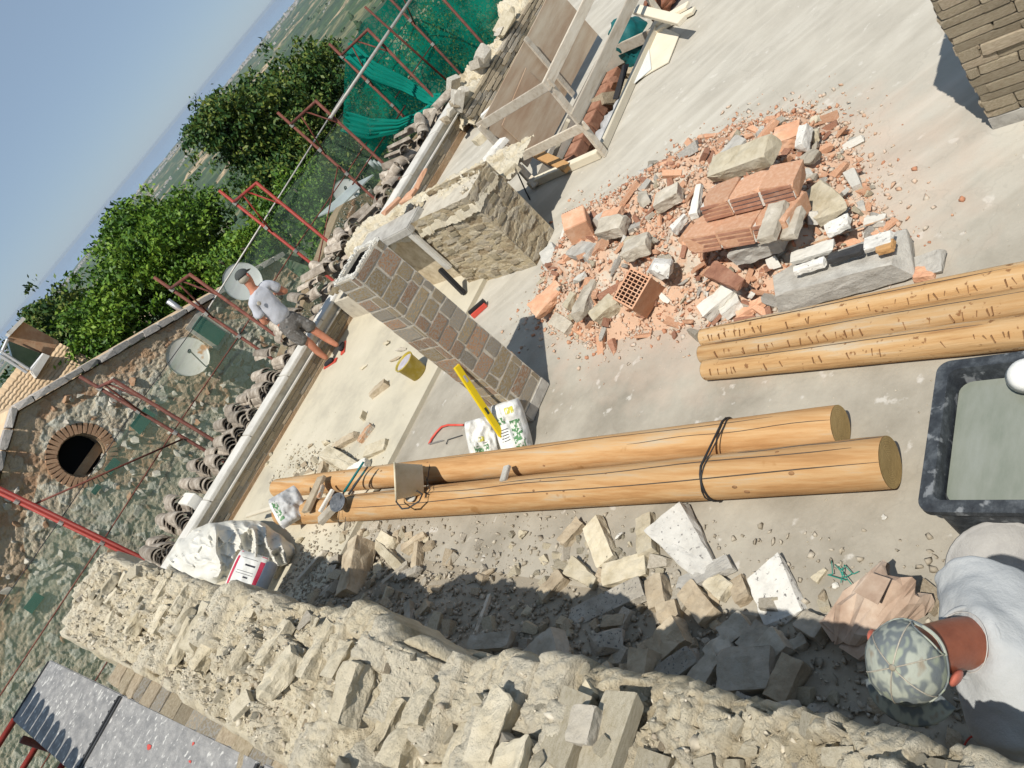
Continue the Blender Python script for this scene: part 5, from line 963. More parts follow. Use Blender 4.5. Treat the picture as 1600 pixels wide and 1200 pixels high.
for t_, A_, B_, r_, nk_ in ((l1, L1a, L1b, .132, 15), (l2, L2a, L2b, .114, 12)):
    d_ = (Vector(B_)-Vector(A_)); dn_ = d_.normalized(); sd_ = dn_.cross(Vector((0, 0, 1))).normalized(); up_ = sd_.cross(dn_)
    for k in range(nk_):
        an = random.uniform(math.radians(20), math.radians(170)); nrm = sd_*math.cos(an)+up_*math.sin(an); p = Vector(A_)+d_*random.uniform(.02, .97)+nrm*(r_-.006); s_ = random.uniform(.007, .015)
        mb = MB(); ellipsoid(mb, frame(p, dn_, nrm), (s_*1.7, s_, .0095), 10, 5); mb.build('knot', 'cut_brown', t_, True)
def onlog(a, b, s_): return Vector(a).lerp(Vector(b), s_)
# black strap round both logs
s1_ = .128; c1 = onlog(L1a, L1b, .150); c2 = onlog(L2a, L2b, .097); dn = (Vector(L1b)-Vector(L1a)).normalized(); sd = Vector((dn.y, -dn.x, 0)).normalized(); sd = sd if sd.x > 0 else -sd; pts = []
for k in range(9): an = math.radians(260-k*21); pts.append(c1+(sd*math.cos(an)+Vector((0, 0, 1))*math.sin(an))*.139)
for k in range(9): an = math.radians(88-k*21); pts.append(c2+(sd*math.cos(an)+Vector((0, 0, 1))*math.sin(an))*.122)
o = MB().tube(pts, .007, 6).build('strap', 'strap', smooth=True); tag(o, 'black plastic strap tied round the two peeled logs', 'strap')
pts2 = [p+Vector((0, .028*math.sin(i*.5), 0)) for i, p in enumerate(pts)]; tag(MB().tube(pts2, .004, 6).build('strap', 'strap', smooth=True), 'thin second loop of black strap crossing the log strap', 'strap')
B3 = [((2.955, 3.22, .068), (3.04, .3, .085), .067, 'topmost of the three weathered beams beside the brick heap'), ((2.81, 3.18, .066), (2.855, .3, .085), .066, 'middle of the three weathered beams'), ((2.665, 3.10, .068), (2.655, .3, .090), .070, 'lowest of the three weathered beams, next to the mortar tub')]
for k, (a, b, r, lb) in enumerate(B3):
    t = log('weathered_beam', a, b, r, 'beam_wood', lb, wob=.06, cat='beam', taper=.30)
    mb = MB(); rs = np.random.RandomState(k+3); A_ = Vector(a); D_ = Vector(b)-A_; dn_ = D_.normalized(); sdd = dn_.cross(Vector((0, 0, 1))).normalized(); sdd = -sdd if sdd.x > 0 else sdd
    s_ = .03; wv = 0
    while s_ < .98:                                                # dark peg-like debarking cuts in a row along the flank
        an = math.radians(44)+rs.normal()*.035+.04*math.sin(s_*19+k); p = A_+D_*s_+(sdd*math.cos(an)+Vector((0, 0, 1))*math.sin(an))*(r*(1+.30*s_)*1.01)
        if rs.rand() < .75: mb.bar(p+sdd*rs.uniform(.004, .018)-Vector((0, 0, .02))+dn_*rs.normal()*.008, p-sdd*rs.uniform(.002, .014)+Vector((0, 0, .012)), rs.uniform(.005, .024), .004, up=(0, 1, .001))
        s_ += rs.uniform(.007, .026)*(2.4 if rs.rand() < .12 else 1)
    mb.build('cut_marks', 'cut_brown', t)['kind'] = 'stuff'
    crack(t, a, b, r*1.14, 1.75, .05, .95, .0025)

# ================================================================ MORTAR TUB
def rrect(cx, cy, lx, ly, r, z, n=6, rot=0):
    pts = []
    for (sx, sy, a0) in ((1, 1, 0), (-1, 1, 90), (-1, -1, 180), (1, -1, 270)):
        for i in range(n+1):
            a = math.radians(a0+90*i/n); x = sx*(lx/2-r)+r*math.cos(a); y = sy*(ly/2-r)+r*math.sin(a); pts.append(Vector((cx+x*math.cos(rot)-y*math.sin(rot), cy+x*math.sin(rot)+y*math.cos(rot), z)))
    return pts
TZ = .36; tl = at(1432, 800, TZ); tr = at(1465, 566, TZ); q = at(1600, 810, TZ)
ex = (tr-tl); wdt = ex.length; rot = math.atan2(ex.y, ex.x); ln = 1.25
ctr = (tl+tr)/2 + Vector((math.sin(rot), -math.cos(rot), 0))*ln/2
t = empty('mortar_tub', (ctr.x, ctr.y, 0), 'large black mortar tub full of grey-green slurry at the right edge', 'tub')
mb = MB(); rings = []
for (inset, z) in ((.055, .0), (.04, .02), (.030, TZ-.05), (.026, TZ-.03), (0, TZ-.03), (0, TZ), (.055, TZ+.004), (.062, TZ-.02), (.075, TZ-.12), (.10, .03)):
    rings.append(rrect(ctr.x, ctr.y, wdt-2*inset, ln-2*inset, max(.03, .06-inset*.3), z, 6, rot))
n_ = len(rings[0]); vs = [p for r_ in rings for p in r_]; fs = [(i*n_+j, i*n_+(j+1) % n_, (i+1)*n_+(j+1) % n_, (i+1)*n_+j) for i in range(len(rings)-1) for j in range(n_)]; fs += [tuple(range(n_))[::-1], tuple((len(rings)-1)*n_+j for j in range(n_))]
mb.add(vs, fs); o = mb.build('tub_shell', 'tub_black', t)
mb = MB(); pl = rrect(ctr.x, ctr.y, wdt-2*.078, ln-2*.078, .06, TZ-.075, 6, rot); mb.add(pl, [tuple(range(len(pl)))]); tag(mb.build('slurry', 'slurry', t), None)
p = at(1604, 578, TZ+.03); mb = MB(); mb.lathe([(.001, 0), (.05, .004), (.07, .02), (.085, .055), (.079, .055), (.064, .024), (.045, .012), (.001, .01)], frame(p, (1, 0, 0), (.1, .2, -1)), 26); q = mb.build('plastic_bowl', 'sack_white', None, True); tag(q, 'white plastic bowl upturned on the rim of the mortar tub', 'bowl')

# ================================================================ BUCKETS, PAILS, TOOLS
def bucket(name, base, axis, r0, r1, h, mts, label, x=(1, 0, 0), fill=None, cat='bucket', handle=None, fz=.8):
    t = empty(name, base, label, cat); m_ = frame(base, x, axis); mb = MB(); th = .006
    mb.lathe([(.001, 0), (r0, 0), (r1*.99, h*.93), (r1+.006, h*.93), (r1+.008, h), (r1-.002, h), (r1-th, h*.97), (r0-th*.6, th), (.001, th)], m_, 30, 0)
    mb.build('shell', mts, t, True)
    if fill:
        rf = r0+(r1-r0)*fz-th; MB().lathe([(.001, h*fz+.012), (rf*.5, h*fz+.006), (rf, h*fz)], m_, 24).build('contents', fill, t, True)
    if handle is not None:
        pts = []
        for k in range(15):
            a = math.pi*k/14; v = Vector((r1*1.02*math.cos(a), math.cos(handle)*r1*1.15*math.sin(a), h*.92+math.sin(handle)*r1*1.15*math.sin(a))); pts.append(m_ @ v)
        MB().tube(pts, .005, 6).build('handle', 'steel', t, True)
    return t, m_
b0 = at(652, 592, .055); b1 = at(636, 570, .30)
bk, bm_ = bucket('paint_bucket', at(655, 583, .055), (.0, .05, 1), .105, .125, .23, 'bucket_yellow', 'yellow plastic bucket with lilac mix by the brick pillar', fill='lilac_mix', handle=-.1, fz=.9)
# beige bucket lying on its side on the logs
ax = (at(668, 742, .3)-at(615, 748, .3)).normalized()
bb, m_ = bucket('beige_bucket', at(661, 749, .30), (-.42, .45, .62), .125, .155, .24, 'bucket_beige', 'beige bucket lying on its side across the two logs', fill=None)
pts = [at(x, y, .33) for x, y in ((628, 795), (619, 784), (622, 772), (634, 765), (650, 766), (660, 772), (655, 783), (638, 794), (628, 795))]
tag(MB().tube(pts, .007, 8, closed=True).build('hanging_hook', 'iron_black', smooth=True), 'bent black iron bail lying on the near log by the beige bucket', 'hook')
mb = MB(); mb.lathe([(.001, 0), (.05, .0), (.055, .01), (.04, .012), (.001, .012)], frame(at(643, 775, .285), (1, 0, 0), (-.3, -.3, 1)), 18); q = mb.build('tin_lid', 'mortar_grey', smooth=True); tag(q, 'round tin lid smeared with mortar inside the iron bail', 'lid')
tag(MB().tube([at(665, 745, .26), at(672, 765, .30), at(664, 778, .27), at(672, 722, .22)], .004, 6).build('wire', 'iron_black', smooth=True), 'loose dark wire behind the beige bucket', 'wire')
# black pail seen from above with teal-handled tools
pc = at(531, 786, .33); m_ = frame(pc, (1, 0, 0), (-.25, -.35, 1)); t = empty('mortar_pan', pc, 'round black rubber pan caked with dry mortar on the near log', 'pan')
MB().lathe([(.001, -.02), (.07, -.02), (.088, .03), (.092, .032), (.093, .038), (.084, .036), (.066, -.005), (.001, -.008)], m_, 28).build('shell', 'pail_black', t, True)
MB().tube([m_ @ Vector((.09, 0, .03)), at(528, 822, .15), at(538, 829, .12), at(540, 808, .2)], .003, 6).build('wire_handle', 'iron_black', t, True)
for k, (a, b, w_) in enumerate([((538, 768), (568, 722), .014), ((545, 772), (574, 730), .012), ((552, 760), (570, 736), .010)]):
    tag(MB().tube([at(*a, .30), at(*b, .36)], [w_, w_*.8], 8).build('tool_handle', 'teal_plastic' if k != 1 else 'iron_black', smooth=True), ['thick teal tool handle leaning over the log behind the black pan', 'black tool handle between the two teal ones', 'thin teal tool handle nearest the cream block'][k], 'tool handle')
# spirit level leaning on the pillar
t = empty('spirit_level', at(803, 708, .02), 'long yellow spirit level leaning on the brick pillar', 'spirit level')
a = at(803, 709, .03); b = atX(713, 572, PX0-.03); o = MB().bar(a, b, .028, .055, up=(1, 0, 0)).build('body', 'yellow_paint', t); bevel(o, .002)
for s_ in (.12, .5, .86):
    c = a.lerp(b, s_); MB().bar(c-(b-a).normalized()*.03, c+(b-a).normalized()*.03, .031, .022, up=(1, 0, 0)).build('vial', 'glass_dark' if s_ == .5 else 'thread_white', t)
# hacksaw (bow saw) on the floor
t = empty('bow_saw', at(690, 680, 0), 'red tubular bow saw lying on the slab left of the white sacks', 'saw')
MB().tube([at(x, y, .02) for x, y in ((670, 694), (674, 686), (682, 675), (690, 667), (700, 664), (724, 664))], .011, 8).build('frame', 'red_paint', t, True)
MB().bar(at(670, 694, .02), at(692, 688, .02), .003, .018).build('blade', 'steel', t)
tag(MB().tube([at(697, 694, .012), at(700, 687, .012), at(722, 680, .012)], .005, 6).build('bent_rod', 'iron_black', smooth=True), 'short bent dark rod between saw and sack', 'rod')
tag(MB().bar(at(738, 494, .03), at(759, 475, .03), .05, .05).build('power_tool', 'red_paint'), 'red and black hand tool lying behind the brick pillar', 'tool', None); bpy.data.objects['power_tool'].data.update()
MB().bar(at(734, 490, .06), at(757, 470, .06), .045, .05).build('rubber_grip', 'strap', bpy.data.objects['power_tool'])
# green twine tangle
for k in range(5):
    c = at(1316+random.uniform(-8, 8), 897+random.uniform(-8, 8), .02); pts = [c+Vector((random.uniform(-.07, .07), random.uniform(-.07, .07), random.uniform(0, .03))) for _ in range(4)]
    sm = [pts[0].lerp(pts[1], i/4) for i in range(4)]+[pts[1].lerp(pts[2], i/4) for i in range(4)]+[pts[2].lerp(pts[3], i/4) for i in range(5)]
    if k == 0: tw = MB()
    tw.tube(sm, .0025, 5)
tag(tw.build('twine', 'twine_green', smooth=True), 'tangle of green twine on the slab near the brown paper sack', 'twine', None, 'stuff')
c = at(1530, 1178, .03); tag(MB().tube([c+Vector((.07*math.cos(a), .055*math.sin(a), .0)) for a in [2*math.pi*i/24 for i in range(24)]], .004, 6, closed=True).build('cable_loop', 'cable_red', smooth=True), 'loop of dark red cable on the floor at the lower right corner', 'cable')
# metal pan next to the worker
m_ = frame(at(1575, 900, .10), (1, 0, 0), (0, 0, 1)); mb = MB(); mb.lathe([(.001, 0), (.15, 0), (.19, .10), (.20, .105), (.192, .112), (.18, .10), (.14, .02), (.001, .015)], m_, 30); tag(mb.build('mixing_pan', 'wet_cement', None, True), 'cement-caked mixing pan between tub and the worker shoulder', 'pan')

# ================================================================ SACKS
def imgdir(dx, dy):
    v = rx*dx-ux*dy; return Vector(v/np.linalg.norm(v))
def facing(px_, py_, dx, dy, lean=.0):
    z = -Vector(dirpx(px_, py_)).normalized(); y = imgdir(dx, dy); z = (z+Vector((0, 0, lean))).normalized(); y = (y-z*y.dot(z)).normalized(); x = y.cross(z); return Matrix((x, y, z)).transposed()
def sack(name, c, dims, rot, mt_, label, seed, prints=(), amp=.10, parent_kw=None, cat='sack'):
    """soft closed bag: rounded box with folds; prints = [(u, v, du, dv, mat)] flat print patches wrapped onto its top side"""
    rs = np.random.RandomState(seed); n = 26; V = []; Rm = rot if isinstance(rot, Matrix) else Euler(rot).to_matrix()
    def surf(u, v, s_=1.0):
        x = (u-.5)*2; y = (v-.5)*2; th = (1-abs(x)**3.2)**.5*(1-abs(y)**4)**.5
        k = 1+.08*math.sin(y*5+seed)+.05*math.sin(x*9+y*4+seed)
        z = th*.5*k+amp*(1.2*float(fbm(np.array(x*1.8+seed), np.array(y*1.8), 1, 4))+.5*(1-abs(float(vnoise(np.array(x*3.3+y*1.3+seed), np.array(y*2.1-x), 4))))**4)*th
        pin = 1-.14*(abs(y)**4)
        return Vector((x*.5*dims[0]*pin, y*.5*dims[1], s_*z*dims[2]))
    t = empty(name, c, label, cat); mb = MB(); vs = []
    for sgn in (1, -1):
        o = len(mb.v); pts = [surf(i/n, j/n, sgn if sgn > 0 else -.75) for i in range(n+1) for j in range(n+1)]
        mb.add([Rm @ p+Vector(c) for p in pts], [(i*(n+1)+j, (i+1)*(n+1)+j, (i+1)*(n+1)+j+1, i*(n+1)+j+1) for i in range(n) for j in range(n)])
    mb.build('bag_body', mt_, t, True)
    for (u, v, du, dv, mm_) in prints:
        a_ = 8; mb = MB(); pts = [Rm @ (surf(u+du*i/a_, v+dv*j/a_)+Vector((0, 0, .0022)))+Vector(c) for i in range(a_+1) for j in range(a_+1)]
        mb.add(pts, [(i*(a_+1)+j, (i+1)*(a_+1)+j, (i+1)*(a_+1)+j+1, i*(a_+1)+j+1) for i in range(a_) for j in range(a_)]); mb.build('print', mm_, t, True)
    return t
txt = [(.30+.0*k, .50-.035*k, .4-.05*(k % 3), .012, 'print_dark') for k in range(5)]
def stand_rot(yaw, tilt): return (math.radians(tilt), 0, yaw)
# two upright opened sacks by the pillar foot, one on the logs, and the boxed ones at left
sack('cement_sack', at(754, 686, .15), (.27, .36, .22), facing(754, 686, -.25, -1, .3), 'sack_white', 'shorter crumpled white sack with green print, left of the spirit level', 3, [(.25, .10, .45, .22, 'print_green'), (.40, .40, .2, .12, 'print_yellow'), (.3, .36, .4, .012, 'print_dark')], .25)
sack('cement_sack', at(800, 670, .17), (.27, .46, .17), facing(800, 670, -.3, -1, .2), 'sack_white', 'taller open white sack with green print, right of the spirit level', 4, [(.50, .12, .32, .50, 'print_green'), (.45, .74, .28, .12, 'print_yellow'), (.18, .60, .2, .12, 'print_green')]+[(.14, .30+.05*k, .26, .014, 'print_dark') for k in range(5)], .22)
sack('torn_sack', at(451, 792, .32), (.34, .36, .16), facing(451, 792, -.5, -.85, .4), 'sack_grey', 'half-empty grey and white bag slumped on the near end of the logs', 7, [(.12, .2, .16, .6, 'print_green'), (.02, .1, .1, .8, 'sack_white')], .25)
t = sack('plaster_sack', at(384, 903, .36), (.34, .50, .15), facing(384, 903, .32, -1, .25), 'sack_white', 'white and red printed sack lying between the plastic sheet and the broken wall', 9, [(.06, .02, .07, .96, 'print_red'), (.78, .02, .19, .96, 'print_red'), (.38, .72, .3, .035, 'print_dark'), (.45, .48, .14, .03, 'print_dark'), (.2, .86, .5, .008, 'print_dark'), (.2, .60, .5, .008, 'print_dark'), (.2, .55, .5, .008, 'print_dark'), (.2, .34, .5, .008, 'print_dark'), (.2, .28, .5, .008, 'print_dark')], .04)
a = at(407, 922, .30); b = at(426, 880, .30); tag(MB().tube([a, a.lerp(b, .06), a.lerp(b, .94), b], [.04, .06, .06, .045], 16).build('mortar_tube', 'sack_grey', smooth=True), 'rounded grey cylinder lying beside the red and white sack', 'tube')
tag(bevel(MB().bar(at(430, 905, .06), at(440, 880, .08), .09, .07).build('wood_block', 'stone_cream'), .006), 'small tan block next to the grey cylinder', 'block')
tag(bevel(MB().bar(at(350, 905, .08), at(372, 868, .12), .05, .04).build('batten', 'timber'), .003), 'dark batten under the plastic sheet', 'batten')
# plastic sheet heaped over the corner
OUT = [(258, 878), (272, 852), (292, 830), (325, 818), (365, 813), (405, 813), (428, 828), (446, 842), (458, 850), (462, 866), (452, 878), (438, 886), (424, 878), (414, 868), (398, 868), (386, 862), (374, 868), (366, 888), (352, 908), (338, 912), (318, 906), (298, 902), (276, 890)]
NA, NR = 161, 60; oo = np.array(OUT+[OUT[0]], float); sl_ = np.concatenate([[0], np.cumsum(np.hypot(*np.diff(oo, axis=0).T))]); tt = np.linspace(0, sl_[-1], NA); ox, oy = np.interp(tt, sl_, oo[:, 0]), np.interp(tt, sl_, oo[:, 1])
PX_, PY_, PZ_ = np.zeros((NR, NA)), np.zeros((NR, NA)), np.zeros((NR, NA))
for i in range(NR):
    q = .01+i/(NR-1)*.99; wob_ = 1+.015*np.sin(tt*.21)*q
    for j in range(NA):
        x, y = 352+(ox[j]-352)*q*wob_[j], 850+(oy[j]-850)*q*wob_[j]; zb = float(np.interp(x, [258, 330, 400, 462], [.47, .40, .22, .06]))
        fo = abs(float(fbm(np.array(x*.030+y*.004), np.array(y*.016-x*.010), 5, 2))); f2_ = (1-abs(float(vnoise(np.array(x*.055-y*.03), np.array(y*.02+x*.012), 3))))**4; f3_ = (1-abs(float(vnoise(np.array(x*.07+y*.06), np.array(y*.09-x*.05), 8))))**5; f4_ = (1-abs(float(vnoise(np.array(x*.16-y*.08), np.array(y*.13+x*.10), 12))))**4; z = zb+.10*(1-q**3)+.16*(1-fo)**4*(1-q**6)+.05*f2_+.026*f3_+.006*f4_-.03*q**8
        p = at(x, y, z); PX_[i, j], PY_[i, j], PZ_[i, j] = p
tag(grid_mesh('plastic_sheet', PX_, PY_, PZ_, 'plastic_sheet', smooth=True), 'rumpled cream plastic sheet heaped at the parapet corner', 'sheet')
# brown paper sack, open, by the worker
t = empty('paper_sack', at(1370, 950, 0), 'torn brown paper cement sack with an open mouth beside the capped worker', 'sack')
c = at(1366, 950, .13); m_ = frame(c, at(1330, 985, .13)-c, (0, 0, 1)) @ Matrix.Diagonal((.80, .80, .9, 1)); mb = MB(); n_ = 28; rings = []
for k, (xx, ry, rz) in enumerate([(.26, .02, .006), (.23, .13, .045), (.14, .15, .09), (.02, .15, .105), (-.08, .14, .11), (-.16, .15, .12), (-.22, .155, .12), (-.20, .13, .10), (-.08, .11, .085), (.04, .09, .06)]):
    vv = []
    for j in range(n_):
        a = 2*math.pi*j/n_; q = 1+.10*math.sin(3*a+k*.6)+.06*math.sin(7*a+k); sq_ = (abs(math.cos(a))**.6)*np.sign(math.cos(a)); vv.append(m_ @ Vector((xx+.03*math.sin(5*a+k), ry*sq_*q, rz*math.sin(a)*q)))
    rings.append(vv)
mb.add([p for r_ in rings for p in r_], [(i*n_+j, i*n_+(j+1) % n_, (i+1)*n_+(j+1) % n_, (i+1)*n_+j) for i in range(len(rings)-1) for j in range(n_)]); o = mb.build('paper_body', 'paper_brown', t, False); vv_ = np.array([v.co for v in o.data.vertices]); c_, r_, j_ = chunks(vv_[:, 0]+vv_[:, 2]*.4, vv_[:, 1]-vv_[:, 2]*.3, .085, 31, .15); nn_ = np.array([v.normal for v in o.data.vertices]); vv_ += nn_*(.035*c_)[:, None]; o.data.vertices.foreach_set('co', vv_.ravel()); o.data.update()
MB().poly([at(1335, 925, .29), at(1362, 895, .30), at(1392, 905, .30), at(1372, 945, .30)], (0, 0, .003)).build('torn_flap', 'paper_brown', t)
MB().tube([at(1322, 975, .15), at(1324, 990, .12), at(1340, 996, .10), at(1365, 990, .08)], .005, 6).build('rim_string', 'thread_white', t, True)

# ================================================================ RUBBLE PIECES
def ground_z(x, y): return 0.055 if (y > 6.72 and x < 4.6) else 0.0
HEAP = [(830, 490), (868, 400), (905, 330), (960, 312), (1050, 248), (1120, 215), (1180, 190), (1270, 168), (1325, 200), (1350, 262), (1370, 320), (1400, 372), (1405, 400), (1330, 425), (1235, 462), (1150, 500), (1075, 512), (1000, 520), (930, 545), (880, 520)]
HP = [tuple(at(*p)[:2]) for p in HEAP]; HPn = np.array(HP)
def dist_poly(x, y):
    x = np.asarray(x, float); y = np.asarray(y, float); d = np.full(x.shape, 1e9); ins = np.zeros(x.shape, bool); n = len(HP)
    for i in range(n):
        x1, y1 = HP[i]; x2, y2 = HP[(i+1) % n]; dx, dy = x2-x1, y2-y1; t_ = np.clip(((x-x1)*dx+(y-y1)*dy)/(dx*dx+dy*dy), 0, 1); d = np.minimum(d, np.hypot(x-x1-t_*dx, y-y1-t_*dy))
        c = ((y1 > y) != (y2 > y)) & (x < (x2-x1)*(y-y1)/(y2-y1+1e-12)+x1); ins ^= c
    return np.where(ins, d, -d)
def heap_h(x, y):
    d = dist_poly(x, y); return np.clip(d, 0, .6)*.56+.06*fbm(np.asarray(x)*5, np.asarray(y)*5, 3, 4)*np.clip(d*6, 0, 1)
def wheap_h(x, y):
    """debris banked against the broken wall"""
    x = np.asarray(x, float); y = np.asarray(y, float); u = np.clip((1.15-x)/.85, 0, 1); return (.30*u**1.5*np.clip((y-1.2)/.6, 0, 1)*np.clip((7.2-y)/.8, 0, 1))*(1+.25*fbm(x*3, y*3, 2, 3))
def surf_z(x, y): return float(max(ground_z(x, y), heap_h(x, y), wheap_h(x, y)))
def atS(px_, py_, off=0):
    z = off
    for _ in range(5): p = at(px_, py_, z); z = surf_z(p.x, p.y)+off
    return at(px_, py_, z)
gx = np.linspace(2.4, 6.0, 150); gy = np.linspace(1.6, 6.0, 170); GX, GY = np.meshgrid(gx, gy, indexing='ij'); hz = heap_h(GX, GY); tag(grid_mesh('brick_dust_heap', GX, GY, hz-.006, 'crumb_brick'), 'heap of crushed terracotta brick under the large fragments', 'rubble', None, 'stuff')
gx = np.linspace(.2, 1.35, 70); gy = np.linspace(1.0, 7.6, 330); GX, GY = np.meshgrid(gx, gy, indexing='ij'); tag(grid_mesh('debris_bank', GX, GY, wheap_h(GX, GY)-.006, 'crumb_grey'), 'grey-brown debris banked along the foot of the broken wall', 'rubble', None, 'stuff')
def scatter(n, fn, smin, smax, mt_, label, name='rubble_crumbs', pw=2.2):
    P_ = []; S = []
    while len(P_) < n:
        q = fn()
        if q is None: continue
        x, y = q; s_ = smin+(smax-smin)*random.random()**pw; P_.append((x, y, surf_z_fast(x, y)+s_*.15)); S.append(s_)
    return stuff_bits(name, np.array(P_), np.array(S), mt_, label=label, cat='rubble')
_hx = np.linspace(0, 7, 351); _hy = np.linspace(.5, 10.5, 501); _HX, _HY = np.meshgrid(_hx, _hy, indexing='ij'); _HZ = np.maximum(np.maximum(heap_h(_HX, _HY), wheap_h(_HX, _HY)), np.where((_HY > 6.72) & (_HX < 4.6), .055, 0)); _HD = dist_poly(_HX, _HY)
def _ix(x, y): return min(350, max(0, int(x/.02))), min(500, max(0, int((y-.5)/.02)))
def surf_z_fast(x, y): return float(_HZ[_ix(x, y)])
def f_heap():
    x = random.uniform(2.5, 6); y = random.uniform(1.6, 6); d = float(_HD[_ix(x, y)])
    return (x, y) if (d > -.02 or (d > -.45 and random.random() < math.exp(d*9)*.5)) else None
scatter(14000, f_heap, .008, .065, 'crumb_brick', 'crushed brick fragments covering the heap')
def f_wall():
    x = .25+random.random()**1.3*1.35; y = random.uniform(1.0, 7.6); return (x, y) if (x < 1.0 or random.random() < .35) else None
scatter(9000, f_wall, .006, .06, 'crumb_grey', 'loose mortar crumbs and grit beside the broken wall')
def f_pile2():
    p = at(random.gauss(505, 38), random.gauss(740, 22)); return (p.x, p.y) if (0 < p.x < 4 and p.y < 9.8) else None
scatter(900, f_pile2, .01, .06, 'crumb_lime', 'pale crumbs round the stone pile beyond the logs')
def f_free():
    x = random.uniform(.5, 4.6); y = random.uniform(1.2, 9.7); return (x, y) if float(fbm(np.array(x*.9), np.array(y*.9), 7, 2)) > .05 or random.random() < .25 else None
scatter(1500, f_free, .004, .018, 'crumb_lime', 'pale specks of grit scattered over the slab', pw=4)
